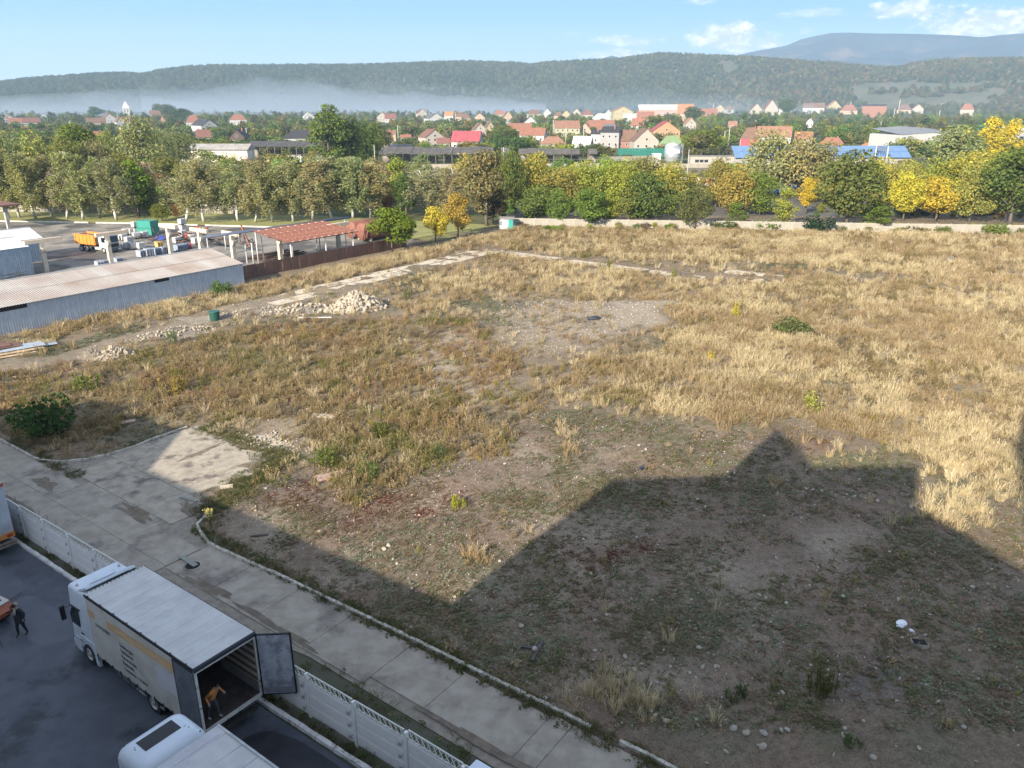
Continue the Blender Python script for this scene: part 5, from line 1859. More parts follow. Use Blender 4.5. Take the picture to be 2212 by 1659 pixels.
for i in range(110):
    z0 = MZ(*rng.choice([(300, 760), (180, 690), (1100, 800), (1500, 850), (1000, 740), (650, 640), (1200, 760), (560, 790), (1330, 800)]))
    q = z0 + Vector(((rng.random() - .5) * 7, (rng.random() - .5) * 5, rng.random() * .9))
    d = Vector((rng.random() - .5, rng.random() - .5, (rng.random() - .5) * .5)).normalized() * (.5 + 2 * rng.random())
    sp.bar(q, q + d, .05 + .12 * rng.random(), .05 + .2 * rng.random())
tag(sp.build('scrap_heap', SCRAP), 'rusty scrap bars and beams lying about the works yard', 'scrap', kind='stuff')
pr = MB()
for i in range(16):
    a = R(-104.8 + rng.random() * 4, 73.5 + rng.random() * 2, .12 + .14 * (i % 4))
    pr.tube([a, a + D2 * (6 + rng.random() * 3)], .1, 6)
tag(pr.build('pipe_pile', SCRAP), 'pile of rusty pipes under the red canopy', 'pipes', kind='stuff')


def red_canopy():
    root = thing('canopy', 'canopy with a rust red tile sheet roof speckled white on thin posts', 'canopy', R(-93.1, 72.6), SITE_RZ + math.pi / 2)
    m = mat('red_sheet', (.15, .052, .032), (.21, .08, .048), .9, .75, c3=(.42, .29, .23), s3=1.6, lo3=.56, hi3=.62)
    L, Wd = 13.8, 8.1
    me = corrugated('roof_sheet', 1.38, math.hypot(Wd, .95) + .3, .2, .03, m)
    ang = math.atan2(Wd, .95)
    for i in range(10):
        inst('roof_sheet', me, root, (i * 1.38, -.2, 4.06), (-ang + (rng.random() - .5) * .006, 0, 0))
    for i in range(3):
        MB().box(-.1, L + .1, i * Wd / 2 - .05, i * Wd / 2 + .05, 3.9 + .47 * i, 4.0 + .47 * i).build('purlin', paint((.16, .09, .07), .8), root)
    wp = paint((.62, .61, .58), .5)
    for x in (.6, 7.2, 12.8):
        for y in (.05, Wd - .05):
            MB().cyl((x, y, 0), .09, 3.9 + y * .115, 8).build('post', wp, root)
    for x in (.6, 7.2, 12.8):
        MB().bar((x, 0, 3.85), (x, Wd, 4.75), .1).build('rafter', paint((.16, .09, .07), .8), root)


red_canopy()
for (x, y, h, lab) in [(1765, 1145, 3.1, 'white post between the rusty shed and the red canopy, nearer one'), (1945, 1120, 4.0, 'white post left of the red canopy, beside the leaning red frame'), (1285, 900, 3.0, 'white post at the gable of the rusty shed')]:
    p = MZ(x, y)
    t = thing('steel_post', lab, 'post', (p.x, p.y, 0))
    MB().cyl((0, 0, 0), .1, h, 8).build('shaft', paint((.62, .61, .58), .5), t)
    MB().box(-.16, .16, -.16, .16, h, h + .08).build('cap', GALV, t)
a, b = at((800 + 0 * .4521) * .54861, (800 + 292 * .4521) * .54861, 4.9), at((800 + 1250 * .4521) * .54861, (800 + 122 * .4521) * .54861, 4.9)
t = thing('pipe_bridge', 'long dark blue pair of overhead pipes passing above the red canopy', 'pipes', a)
for o in (0, .45, .9):
    e = Vector((D1.x * o, D1.y * o, 0))
    MB().tube([e, b - a + e], .13, 8).build('pipe', paint((.07, .09, .14), .5), t)
for f in (.02, .25, .5, .75, .98):
    p = (b - a) * f
    MB().bar((p.x, p.y, 0), (p.x, p.y, -4.9), .14).build('support', paint((.4, .4, .4), .6), t)
lf = MB().bar(MZ(1710, 870) + Vector((0, 0, .1)), MZ(1720, 880) + Vector((-1.6, 1, 3.8)), .22)
tag(lf.build('leaning_beam', paint((.26, .09, .06), .7)), 'red steel beam leaning beside the white post', 'beam')

TANKR = mat('tank_rust', (.17, .065, .042), (.22, .09, .058), .8, .75, c3=(.15, .07, .055), s3=1.2)
for (s, t_, r_, lab) in [(-103.0, 96.6, 1.55, 'front rust red cylindrical tank lying behind the walnut tree'), (-106.6, 97.2, 1.5, 'rear rust red cylindrical tank half hidden by the front one')]:
    tk = thing('storage_tank', lab, 'tank', R(s, t_), SITE_RZ)
    b = MB()
    b.tube([(0, 0, r_ + .2), (0, .001, r_ + .2), (0, .12, r_ + .2), (0, 7.4, r_ + .2), (0, 7.5, r_ + .2)], [.01, r_ * .94, r_, r_, r_ * .93], 28)
    b.build('shell', TANKR, tk)
    for y in (.35, 2.8, 5.2, 7.1):
        MB().tube([(0, y, r_ + .2), (0, y + .06, r_ + .2)], r_ + .025, 28).build('weld_band', TANKR, tk)
    for y in (1.2, 6.2):
        MB().box(-1.1, 1.1, y - .2, y + .2, 0, .6).build('saddle', COLC, tk)

# rust brown sheet fence
RUSTF = rusty_sheet_mat('rust_fence_sheet', (.105, .055, .042), (.15, .08, .06), (.19, .09, .055), .1)
fn = thing('sheet_fence', 'rust brown sheet metal fence between the rusty shed and the walnut tree', 'fence', R(-92.9, 63.6), SITE_RZ + math.pi / 2)
fm = corrugated('sheet', 1.5, 1.9, .25, .02, RUSTF)
for i in range(22):
    inst('sheet', fm, fn, (i * 1.53, (rng.random() - .5) * .06, .02 + (rng.random() - .5) * .08), (0, (rng.random() - .5) * .02, (rng.random() - .5) * .02))
for i in range(12):
    MB().box(i * 3.06 - .04, i * 3.06 + .04, .03, .12, 0, 2.05).build('post', paint((.08, .05, .045), .8), fn)
MB().box(0, 33.6, .03, .07, 1.6, 1.66).build('rail', paint((.08, .05, .045), .8), fn)
fd = thing('railing', 'dark iron railing in the shade between the walnut tree and the yellow maples', 'railing', R(-92.0, 98.0), SITE_RZ + math.pi / 2 - .06)
for i in range(60):
    MB().box(i * .25 - .02, i * .25 + .02, -.015, .015, .1, 1.5).build('bar', paint((.02, .02, .022), .7), fd)
for z in (.3, 1.3):
    MB().box(0, 15, -.02, .02, z, z + .05).build('rail', paint((.02, .02, .022), .7), fd)


# ------------------------------------------------------------------ things lying on the field
STONE = mat('pale_stone', (.30, .25, .185), (.40, .345, .265), 2.5, .9, bump=.35, c3=(.33, .28, .22), s3=2)
STONE_G = mat('grey_stone', (.28, .25, .21), (.38, .345, .29), 3.0, .9, bump=.35)
rs = np.random.RandomState(5)
BLOCKS = [rock_mesh('stone', rs, 1, .75, STONE, .9) for _ in range(7)]
ROUND = [rock_mesh('stone', rs, 2, .7, STONE_G if i % 2 else STONE, .2) for i in range(6)]


def heap(name, label, c, rx, ry, h, n, s0, s1, m_base, seed, rz=SITE_RZ, pw=1.0):
    root = thing(name, label, 'rubble', (c.x, c.y, 0), rz)
    r = np.random.RandomState(seed)
    N = 22
    V, F = [], []
    prof = lambda x, y: h * max(0, 1 - (abs(x) ** 1.6 + abs(y) ** 1.6) ** (1 / 1.6)) ** pw
    for i in range(N + 1):
        for j in range(N + 1):
            x, y = i / N * 2 - 1, j / N * 2 - 1
            V.append((x * rx, y * ry, prof(x, y) * .9 * (1 + .35 * (r.rand() - .5)) - .02))
    for i in range(N):
        for j in range(N):
            F.append((i * (N + 1) + j, (i + 1) * (N + 1) + j, (i + 1) * (N + 1) + j + 1, i * (N + 1) + j + 1))
    MB().add(V, F).build('rubble_core', m_base, root)
    for i in range(n):
        a, q = r.rand() * 6.283, r.rand() ** .55 * 1.05
        x, y = math.cos(a) * q, math.sin(a) * q
        s = s0 + (s1 - s0) * r.rand() ** 2
        inst('stone', BLOCKS[r.randint(7)], root, (x * rx, y * ry, prof(x, y) + s * .15), (r.rand() * 6, r.rand() * 6, r.rand() * 6), (s * (.8 + .5 * r.rand()), s, s * (.7 + .4 * r.rand())))


CORE_P = mat('rubble_pale', (.30, .26, .20), (.42, .37, .29), 2, .95, bump=.5)
CORE_D = mat('rubble_earth', (.12, .095, .075), (.22, .19, .15), 1.6, .95, bump=.5)
heap('rubble_heap', 'tall heap of pale broken concrete blocks in the middle of the left field', at(770, 668), 3.5, 2.2, 2.1, 290, .20, .48, CORE_P, 1, SITE_RZ + 1.0, .8)
heap('rubble_heap', 'low spill of pale blocks and brown earth left of the tall heap', at(655, 672), 4.6, 2.2, .85, 170, .10, .34, CORE_D, 2, SITE_RZ + 1.1)
heap('rubble_heap', 'long low bank of small stones near the green tub', at(545, 676), 5.0, 1.6, .6, 150, .07, .2, CORE_D, 3, SITE_RZ + 1.2)
heap('rubble_heap', 'heap of pale broken stones nearest the corrugated sheets', at(250, 771), 2.0, 1.5, 1.0, 120, .14, .32, CORE_D, 4, SITE_RZ + .8)
heap('rubble_heap', 'dark earth mound beside the pale broken stones', at(200, 772), 1.5, 1.1, 1.0, 18, .08, .18, CORE_D, 5, SITE_RZ + .8)
heap('rubble_heap', 'stony earth bank with a leafy weed on top', at(375, 722), 4.6, 1.9, .8, 180, .08, .22, CORE_D, 6, SITE_RZ + 1.2)
heap('rubble_heap', 'spread of white crushed stone at the broken end of the junction', at(600, 955), 3.6, 1.5, .16, 230, .04, .15, CORE_P, 7, SITE_RZ + .2)
heap('rubble_heap', 'line of crushed stone and a pale slab in the weeds above the junction', at(660, 888), 2.6, .8, .2, 90, .06, .18, CORE_D, 8, SITE_RZ + .3)

tub = thing('green_tub', 'dark green round tub standing beside the long stone bank', 'tub', at(465, 692))
n = 20
b = MB()
b.tube([(0, 0, 0), (0, 0, 1.05)], [.50, .60], n, caps=False).tube([(0, 0, 1.05), (0, 0, .12)], [.56, .47], n, caps=False)
b.build('wall', paint((.012, .07, .055), .5), tub)
MB().tube([(0, 0, 1.0), (0, 0, 1.08)], [.62, .62], n).build('rim', paint((.015, .085, .065), .5), tub)
MB().cyl((0, 0, .1), .47, .02, n).build('bottom', BLACK, tub)

# stack of corrugated and rusty plates at the left edge
sk = thing('sheet_stack', 'stack of rusty and grey metal sheets lying at the left edge', 'metal sheets', at(10, 765), SITE_RZ + rad(78))
SR = [mat('plate_rust', (.12, .06, .05), (.18, .095, .07), 1.2, .8), mat('plate_tan', (.40, .28, .16), (.5, .38, .24), 1.2, .8), mat('plate_grey', (.28, .33, .38), (.36, .40, .44), 1.2, .6)]
for i, (x0, x1, y0, y1, z, rr, k) in enumerate([(-5, 3.2, -1.4, .6, .30, .01, 1), (-5, 3.5, -.8, 1.2, .40, -.01, 2), (-5, 1.6, .1, 1.7, .52, .03, 0), (-4, 4.6, -.5, .9, .22, -.02, 2), (-5, 2.4, -1.9, -.6, .18, .02, 1), (-5, .8, .5, 2.0, .62, -.02, 0)]):
    o = MB().box(x0, x1, y0, y1, 0, .04, bev=.01).build('sheet', SR[k], sk)
    o.location, o.rotation_euler = (0, 0, z), (rr, rr * .5, rr * 1.5)
for x in (-4, -1, 2):
    MB().box(x - .1, x + .1, -1.6, 1.6, 0, .18).build('bearer', WOOD, sk)
for (px, py, L, w, rz, m, lab) in [(165, 800, 2.2, .7, .9, SR[0], 'rusty plate lying in the grass below the sheet stack'), (70, 812, 3.0, .5, 1.0, SR[1], 'tan plank lying at the left edge below the sheet stack'), (150, 816, 1.6, .25, 1.0, SR[0], 'dark narrow plate lying in the grass below the sheet stack')]:
    c = at(px, py)
    tag(MB().box(-L / 2, L / 2, -w / 2, w / 2, .02, .07, bev=.01).build('metal_plate', m, None, (c.x, c.y, .02), SITE_RZ + rz), lab, 'plate')
c = at(680, 688)
tag(MB().box(-1.9, 1.9, -.08, .08, 0, .1, bev=.01).build('white_beam', paint((.6, .6, .57), .6), None, (c.x, c.y, .08), .02), 'white beam lying below the low spill of blocks', 'beam')

# broken concrete path along the sheds and across the field
path = sheet('field_path', [R(-81.6, 47), R(-76.9, 47), R(-76.7, 99.6), R(-81.9, 101)], .035, mat('path_bed', (.21, .175, .13), (.28, .24, .18), 1.1, .95, coord='World', c3=(.14, .11, .07), s3=.7), 'overgrown path of broken concrete slabs between the sheds and the field')
PSL = mat('path_slab', (.44, .37, .275), (.54, .47, .36), 1.2, .92, bump=.25, coord='World', c3=(.25, .205, .15), s3=.8, lo3=.5, hi3=.64)


def broken_slab(parent, s0, s1, t0, t1, z):
    r = rng.random
    pts = []
    for (a, b_, c_, d) in ((s0, t0, s1, t0), (s1, t0, s1, t1), (s1, t1, s0, t1), (s0, t1, s0, t0)):
        for i in range(4):
            f = i / 4
            pts.append(R(a + (c_ - a) * f + (r() - .5) * .22, b_ + (d - b_) * f + (r() - .5) * .22))
    n = len(pts)
    MB().add([Vector((p.x, p.y, z)) for p in pts] + [Vector((p.x, p.y, z - .09)) for p in pts], [tuple(range(n))] + [(i, i + n, (i + 1) % n + n, (i + 1) % n) for i in range(n)]).build('slab', PSL, parent)


t = 49.0
while t < 99:
    L = 1.6 + rng.random() * 2.2
    for (a, b_) in ((-81.6, -79.4), (-79.25, -77.0)):
        if rng.random() < (.93 if t > 60 else .35):
            broken_slab(path, a + rng.random() * .2, b_ - rng.random() * .2, t + .06, t + L - .06, .085 + rng.random() * .04)
    t += L
path2 = sheet('cross_path', [R(-80, 101.2), R(-43, 102.3), R(-31, 106.6), R(-31.6, 108.9), R(-44, 105), R(-80, 104.2)], .035, _mats['path_bed'], 'pale concrete path crossing the back of the field')
for i in range(17):
    s = -79 + i * 2.2
    if rng.random() < .9:
        broken_slab(path2, s + .05, s + 2.12, 101.5 + max(0, s + 44) * .3, 103.9 + max(0, s + 44) * .3, .09 + rng.random() * .03)
for i, (px, py, w, d) in enumerate([(1600, 600, 4, 2.4), (1640, 607, 3.6, 2.2), (1680, 609, 3.4, 2.0), (1600, 590, 4, 2.6), (1660, 596, 3.6, 2.6)]):
    c = at(px, py)
    broken_slab(path2, c.dot(D1) - w / 2, c.dot(D1) + w / 2, c.dot(D2) - d / 2, c.dot(D2) + d / 2, .10)

# single field stones, the larger ones
STONES = [(830, 1190, .30, 'large pale stone of the pair at the lit shadow tip'), (840, 1183, .26, 'grey stone leaning on the large pale stone'), (800, 1192, .16, 'small yellowish stone left of the stone pair'), (793, 1187, .13, 'smallest stone left of the stone pair'), (850, 1214, .20, 'flat stone right below the stone pair'),
          (858, 1222, .15, 'low stone below the flat stone'), (982, 1290, .18, 'stone just above the tip of the lit wedge'), (1012, 1290, .17, 'pale stone right of the lit wedge tip'), (1125, 1357, .26, 'big grey stone in the shade right of the road'), (1090, 1005, .20, 'white stone alone in the lit weeds'), (1228, 924, .2, 'white stone at the end of the green band'),
          (1585, 1027, .22, 'pale stone at the foot of the shadow peak'), (1740, 1060, .20, 'first stone of the shaded stone row'), (1755, 1062, .18, 'second stone of the shaded stone row'), (1775, 1064, .2, 'third stone of the shaded stone row'), (1830, 1074, .22, 'pale stone in the middle of the shaded row'), (1845, 1078, .2, 'darker stone in the middle of the shaded row'),
          (1868, 1082, .2, 'flat stone in the shaded row'), (1895, 1087, .28, 'block shaped stone of the shaded row'), (1968, 1098, .24, 'pale stone near the end of the shaded row'), (1990, 1104, .22, 'last stone of the shaded row'), (1640, 1290, .2, 'pale cobble in the shade above the gravel'), (1653, 1297, .18, 'cobble touching the pale cobble above the gravel'),
          (1698, 1308, .2, 'lone cobble right of the gravel patch'), (1940, 1300, .24, 'cobble near the right edge in the shade'), (1820, 1293, .2, 'cobble left of the white bag'), (1310, 1330, .2, 'cobble on the dark soil in the middle'), (1350, 1420, .24, 'half buried cobble above the dry tuft'), (1370, 1447, .24, 'long cobble above the dry tuft'),
          (1510, 1400, .22, 'cobble beside the low scrub'), (1545, 1440, .20, 'cobble below the low scrub'), (1583, 1580, .26, 'grey wedge stone in the near soil'), (1612, 1590, .28, 'upright grey stone in the near soil'), (1648, 1588, .30, 'flat grey stone in the near soil'), (1647, 1618, .30, 'white block stone at the lower edge'), (1700, 1580, .2, 'thin grey stone in the near soil'),
          (1820, 1593, .2, 'yellow cobble above the green tuft'), (1885, 1640, .22, 'grey stone at the lower right'), (1440, 1565, .25, 'pale stone right of the large dry tuft'), (1405, 1540, .2, 'cobble inside the large dry tuft'), (1415, 1550, .18, 'round cobble at the edge of the large dry tuft'), (2100, 1270, .2, 'cobble at the far right in the shade'),
          (1490, 1455, .2, 'cobble right of the dark soil patch'), (1285, 1405, .18, 'cobble near the fallen planks'), (1260, 1170, .2, 'cobble in the reddish soil'), (1420, 1180, .18, 'cobble inside the shade edge'), (960, 1140, .17, 'stone in the red moss'), (1080, 1215, .18, 'stone at the edge of the long shadow'), (1380, 965, .2, 'white stone in the green band'), (1395, 975, .2, 'second white stone in the green band')]
for k, (px, py, s, lab) in enumerate(STONES):
    c = at(px, py)
    o = inst('field_stone', ROUND[k % 6], None, (c.x, c.y, float(ground_h(np.array([c.x]), np.array([c.y]))[0]) + s * .16), ((rng.random() - .5) * .5, (rng.random() - .5) * .5, rng.random() * 6), (s * .66, s * .56, s * .6))
    tag(o, lab, 'stone')
r2 = random.Random(9)
k = 0
while k < 150:
    px, py = r2.uniform(480, 2200), r2.uniform(1000, 1655)
    c = at(px, py)
    z1 = zones(np.array([c.x]), np.array([c.y]))
    if z1['near'][0] < .5 or on_field(np.array([c.x]), np.array([c.y]))[0] < .3 or r2.random() > .25 + vnoise(np.array([c.x]), np.array([c.y]), 3.0, 51)[0]:
        continue
    s = .055 + .06 * r2.random() ** 2
    o = inst('cobble', ROUND[k % 6], None, (c.x, c.y, float(ground_h(np.array([c.x]), np.array([c.y]))[0]) + s * .3), (r2.random(), r2.random(), r2.random() * 6), (s * (1 + .4 * r2.random()), s, s))
    tag(o, 'small pale cobble strewn over the bare soil of the near field', 'stone', 'cobbles strewn over the bare near soil')
    k += 1

c = at(1945, 1352)
bag = rock_mesh('white_bag', np.random.RandomState(4), 2, .55, paint((.78, .80, .84), .5), .7)
tag(inst('plastic_bag', bag, None, (c.x, c.y, .12), (0, 0, .4), (.32, .26, .30)), 'white crumpled plastic bag lying on the dark soil', 'bag')
c = at(1968, 1366)
tag(inst('plastic_bag', bag, None, (c.x, c.y, .08), (0, 0, 2), (.13, .11, .16)), 'small white scrap next to the white plastic bag', 'bag')
c = at(1985, 1392)
bagv = [v.co.__imul__(1 + (rng.random() - .5) * .5) for v in bag.vertices]
pit = thing('pit_frame', 'open square pit with a broken concrete rim near the white bag', 'pit', (c.x, c.y, .06), SITE_RZ + .5)
pit.scale = (.62, .62, 1)
MB().add([(-.5, -.4, .03), (.5, -.4, .03), (.5, .4, .03), (-.5, .4, .03)], [(0, 1, 2, 3)]).build('hole', paint((.01, .009, .008), .95), pit)
for (x0, x1, y0, y1) in ((-.56, .5, -.47, -.40), (-.5, .1, .40, .46), (-.56, -.50, -.40, .3), (.50, .57, -.40, -.1)):
    MB().box(x0, x1, y0, y1, -.05, .10 + rng.random() * .06, bev=.02).build('rim_stone', CONC_D, pit)
MB().bar((-.9, .5, .0), (-.2, .75, .08), .09).build('stake', WOOD, pit)
for (px, py, L, rz, lab) in [(1160, 1410, 1.4, 1.2, 'dark plank pointing away on the shaded soil'), (1140, 1402, .8, -.2, 'short dark plank crossing the longer one'), (880, 1210, 1.0, .3, 'thin stick near the stone pair'), (1180, 938, 1.8, .1, 'dark pole lying on the green band'), (560, 1160, 1.0, .2, 'dark stick beside the road kerb')]:
    c = at(px, py)
    tag(MB().box(-L / 2, L / 2, -.07, .07, 0, .06, bev=.008).build('old_plank', mat('weathered_wood', (.06, .05, .045), (.10, .085, .075), 5, .9), None, (c.x, c.y, .08), rz), lab, 'plank')
c = at(1160, 1408)
tag(inst('white_ball', rock_mesh('ball', np.random.RandomState(1), 2, 1.0, paint((.45, .42, .38), .7), 0), None, (c.x - .1, c.y, .16), (0, 0, 0), .13), 'round pale stone lying on the crossed dark planks', 'stone')
c = at(1283, 691)
sh = rock_mesh('black_sheet', np.random.RandomState(8), 2, .5, paint((.025, .03, .045), .35), .8)
tag(inst('plastic_sheet', sh, None, (c.x, c.y, .2), (0, 0, .3), (.85, .6, .55)), 'crumpled black plastic sheet on the pale gravel', 'plastic sheet')
c = at(1384, 1016)
tag(inst('plastic_sheet', sh, None, (c.x, c.y, .1), (0, 0, 1.2), (.28, .2, .35)), 'small black scrap at the upper edge of the shadow', 'plastic sheet')
for (px, py, L, w, rz, lab) in [(270, 915, 1.5, .45, .5, 'broken pinkish slab lying in the shade of the bush'), (228, 928, 1.2, .5, -.1, 'flat pinkish slab left of the broken one'), (700, 902, 2.0, .6, -.25, 'pale concrete slab lying in the weeds'), (905, 945, 1.0, .6, -.1, 'broken red brick slab in the weeds'), (720, 1030, 2.2, .8, .5, 'reddish bare slab above the red moss'), (490, 1055, .8, .35, .3, 'white lump of concrete at the junction edge')]:
    c = at(px, py)
    tag(MB().box(-L / 2, L / 2, -w / 2, w / 2, 0, .12, bev=.02).build('concrete_slab', mat('slab_pink', (.33, .22, .17), (.42, .30, .24), 2, .9, bump=.3) if 'ink' in lab or 'red' in lab else PSL, None, (c.x, c.y, .07), rz), lab, 'slab')
c = at(408, 1080)
tag(MB().box(-.7, .7, -.1, .1, 0, .05, bev=.008).build('plank', _mats['grey_plank'], None, (c.x, c.y, .05), -.45), 'grey board lying at the corner of the junction', 'plank')

# ------------------------------------------------------------------ trees
def leaf_material():
    m = bpy.data.materials.new('leaves')
    m.use_nodes = True
    t = NT(m.node_tree)
    m.node_tree.nodes.clear()
    oc = t.n('ShaderNodeObjectInfo').outputs['Color']
    tone = t.n('ShaderNodeAttribute', attribute_name='tone').outputs['Color']
    c = t.mix(1.0, oc, tone, 'MULTIPLY')
    d = t.n('ShaderNodeBsdfDiffuse', {'Color': c})
    tr = t.n('ShaderNodeBsdfTranslucent', {'Color': t.mix(1.0, c, (1.1, 1.15, .7), 'MULTIPLY')})
    mx = t.n('ShaderNodeMixShader', {0: .32, 1: d.outputs[0], 2: tr.outputs[0]})
    t.n('ShaderNodeOutputMaterial', {0: mx.outputs[0]})
    return m


LEAF = leaf_material()
BARK = mat('bark', (.085, .065, .05), (.14, .115, .09), 4, .95, bump=.4)
BARKW = mat('birch_bark', (.56, .53, .48), (.66, .63, .58), 1.2, .9, c3=(.12, .10, .09), s3=3.2, lo3=.60, hi3=.66)


def leaf_quads(P, N, size, r, tone_lo=.6, tone_hi=1.35, aspect=.62):
    """one leaf spray per point: kite shaped, facing N with jitter"""
    n = len(P)
    N = N + r.randn(n, 3) * .55
    N /= np.linalg.norm(N, axis=1)[:, None] + 1e-9
    a = r.randn(n, 3)
    a[:, 2] -= .5
    U = a - N * (a * N).sum(1)[:, None]
    U /= np.linalg.norm(U, axis=1)[:, None] + 1e-9
    Vv = np.cross(N, U)
    s = size * (.6 + .8 * r.rand(n))[:, None]
    bend = N * s * -.18
    q = np.stack([P - U * s * .5 + bend, P + Vv * s * .5 * aspect, P + U * s * .5 + bend, P - Vv * s * .5 * aspect], 1)
    k = tone_lo + (tone_hi - tone_lo) * r.rand(n)
    col = np.stack([k * (.92 + .22 * r.rand(n)), k, k * (.85 + .3 * r.rand(n))], 1)
    yl = r.rand(n) < .10
    col[yl] *= (1.5, 1.25, .8)
    return q.reshape(-1, 3), np.arange(n * 4).reshape(n, 4), np.repeat(col, 4, 0)


def crown_round(r, H, Wd, z0, n, size, nl=18, egg=.5):
    """leaf sprays on the shells of many lobes"""
    P, N = [], []
    rx, rz = Wd / 2, (H - z0) / 2
    C = np.array([0, 0, z0 + rz])
    lob = []
    for i in range(nl):
        d = r.randn(3)
        d /= np.linalg.norm(d)
        q = .52 + .22 * r.rand()
        taper = 1 - .30 * max(0, d[2]) * egg * 2
        lob.append((C + d * np.array([rx * q * taper, rx * q * taper, rz * (q + .08)]), rx * (.30 + .20 * r.rand())))
    lob.append((C, rx * .5))
    for c, lr in lob:
        m = int(n * (lr ** 2) / sum(l[1] ** 2 for l in lob))
        d = r.randn(m, 3)
        d /= np.linalg.norm(d, axis=1)[:, None]
        d[:, 2] = d[:, 2] * .9 + .1
        rad_ = lr * (.72 + .40 * r.rand(m) ** .7)
        P.append(c + d * rad_[:, None] * np.array([1, 1, .85]))
        N.append(d + np.array([0, 0, .25]))
    P, N = np.concatenate(P), np.concatenate(N)
    return leaf_quads(P, N, size, r), lob


def trunk_mesh(r, H, z0, rad0, lob, bark, split=False, n=8):
    b = MB()
    top = z0 + (H - z0) * .62
    pts, rs = [], []
    ox = oy = 0.0
    for i in range(7):
        f = i / 6
        pts.append((ox, oy, top * f))
        rs.append(rad0 * (1 - .82 * f) * (1.25 if i == 0 else 1))
        ox += (r.rand() - .5) * .25
        oy += (r.rand() - .5) * .25
    b.tube(pts, rs, n)
    for c, lr in lob[:10]:
        k = r.randint(2, 6)
        p = Vector(pts[k])
        e = Vector(c)
        mid = p.lerp(e, .5) + Vector((0, 0, -.2))
        b.tube([p, mid, e], [rs[k] * .55, rs[k] * .35, .02], 5)
    return b.mesh('trunk', bark)


def birch(r, H, Wd, n, size, bare=0.0):
    b = MB()
    pts, rs = [], []
    ox = oy = 0.0
    lx, ly = (r.rand() - .5) * .35, (r.rand() - .5) * .2
    for i in range(10):
        f = i / 9
        pts.append((ox, oy, H * .96 * f))
        rs.append(.155 * (1 - .9 * f) + .014)
        ox += lx + (r.rand() - .5) * .22
        oy += ly + (r.rand() - .5) * .22
    b.tube(pts, rs, 7)
    P, N = [], []
    nl = 20
    for i in range(nl):
        k = 2 + i * 7 / nl
        j = int(k)
        p = Vector(pts[j]).lerp(Vector(pts[min(j + 1, 9)]), k - j)
        a = i * 2.4 + r.rand()
        L = Wd * .5 * (.55 + .5 * r.rand()) * (1 - .72 * max(0, (k - 3.5) / 5.5))
        e = p + Vector((math.cos(a) * L, math.sin(a) * L, L * (.75 + .5 * r.rand())))
        if e.z > H:
            e.z = H - .3 * r.rand()
        mid = p.lerp(e, .5) + Vector((0, 0, .12 * L))
        b.tube([p, mid, e], [.045, .028, .01], 5)
        for q in range(7):                      # hanging twigs
            f = .30 + .70 * r.rand()
            s0 = p.lerp(e, f) + Vector((r.randn() * .35, r.randn() * .35, .1))
            dl = (1.2 + 2.6 * r.rand())
            dl = min(dl, max(.4, s0.z - 1.7))
            if r.rand() < bare:
                continue
            m = int(n / (nl * 7))
            t = r.rand(m)
            sw = r.randn(2) * .25
            P.append(np.stack([s0.x + sw[0] * t + r.randn(m) * .20, s0.y + sw[1] * t + r.randn(m) * .20, s0.z - dl * t + r.randn(m) * .12], 1))
            N.append(np.stack([r.randn(m) + math.cos(a), r.randn(m) + math.sin(a), r.randn(m) * .4 + .2], 1))
    P, N = np.concatenate(P), np.concatenate(N)
    return b.mesh('trunk', BARKW), leaf_quads(P, N, size, r, .6, 1.4, .5)


def willow(r, H, Wd, n, size):
    (q, f, c), lob = crown_round(r, H, Wd, H * .25, n // 3, size, 14)
    P, N = [], []
    for cc, lr in lob:
        for k in range(26):
            a = r.rand() * 6.283
            s0 = cc + np.array([math.cos(a) * lr, math.sin(a) * lr, lr * .3 * r.rand()])
            m = n // (len(lob) * 34)
            t = r.rand(m)
            dl = min(H * .42, s0[2] - H * .10)
            P.append(np.stack([s0[0] + r.randn(m) * .18, s0[1] + r.randn(m) * .18, s0[2] - dl * t], 1))
            N.append(np.stack([np.full(m, math.cos(a)), np.full(m, math.sin(a)), np.full(m, .25)], 1) + r.randn(m, 3) * .2)
    q2, f2, c2 = leaf_quads(np.concatenate(P), np.concatenate(N), size, r, .6, 1.35, .45)
    return trunk_mesh(r, H, H * .25, .5, lob, BARK), (np.concatenate([q, q2]), np.concatenate([f, f2 + len(q)]), np.concatenate([c, c2]))


rt = np.random.RandomState(21)
PROTO = {}


def add_proto(kind, trunk, leaves, H, Wd, m=LEAF):
    me = numpy_mesh('crown', leaves[0], leaves[1], m, leaves[2])
    q = leaves[0]
    H = float(np.percentile(q[:, 2], 99.7))
    Wd = float(np.mean([np.percentile(q[:, a], 98.5) - np.percentile(q[:, a], 1.5) for a in (0, 1)]))
    PROTO.setdefault(kind, []).append((trunk, me, H, Wd))


for i in range(4):
    lv, lob = crown_round(rt, 10, 7.5, 1.4, 4400, .42, 22)
    add_proto('round', trunk_mesh(rt, 10, 1.6, .22, lob, BARK), lv, 10, 7.5)
for i in range(3):
    lv, lob = crown_round(rt, 12, 5.2, 1.2, 3000, .38, 22, .9)
    add_proto('tall', trunk_mesh(rt, 12, 1.2, .2, lob, BARK), lv, 12, 5.2)
for i in range(3):
    lv, lob = crown_round(rt, 10, 8.5, .6, 4200, .42, 30, .3)
    add_proto('airy', trunk_mesh(rt, 10, .8, .18, lob, BARK), lv, 10, 8.5)
for i in range(5):
    tr, lv = birch(rt, 14, 6.4, 9000, .29, .05 * i)
    add_proto('birch', tr, lv, 14, 6.4)
tr, lv = birch(rt, 14, 6.4, 6500, .32, .42)
add_proto('birch_bare', tr, lv, 14, 6.4)
tr, lv = willow(rt, 22, 17, 9000, .62)
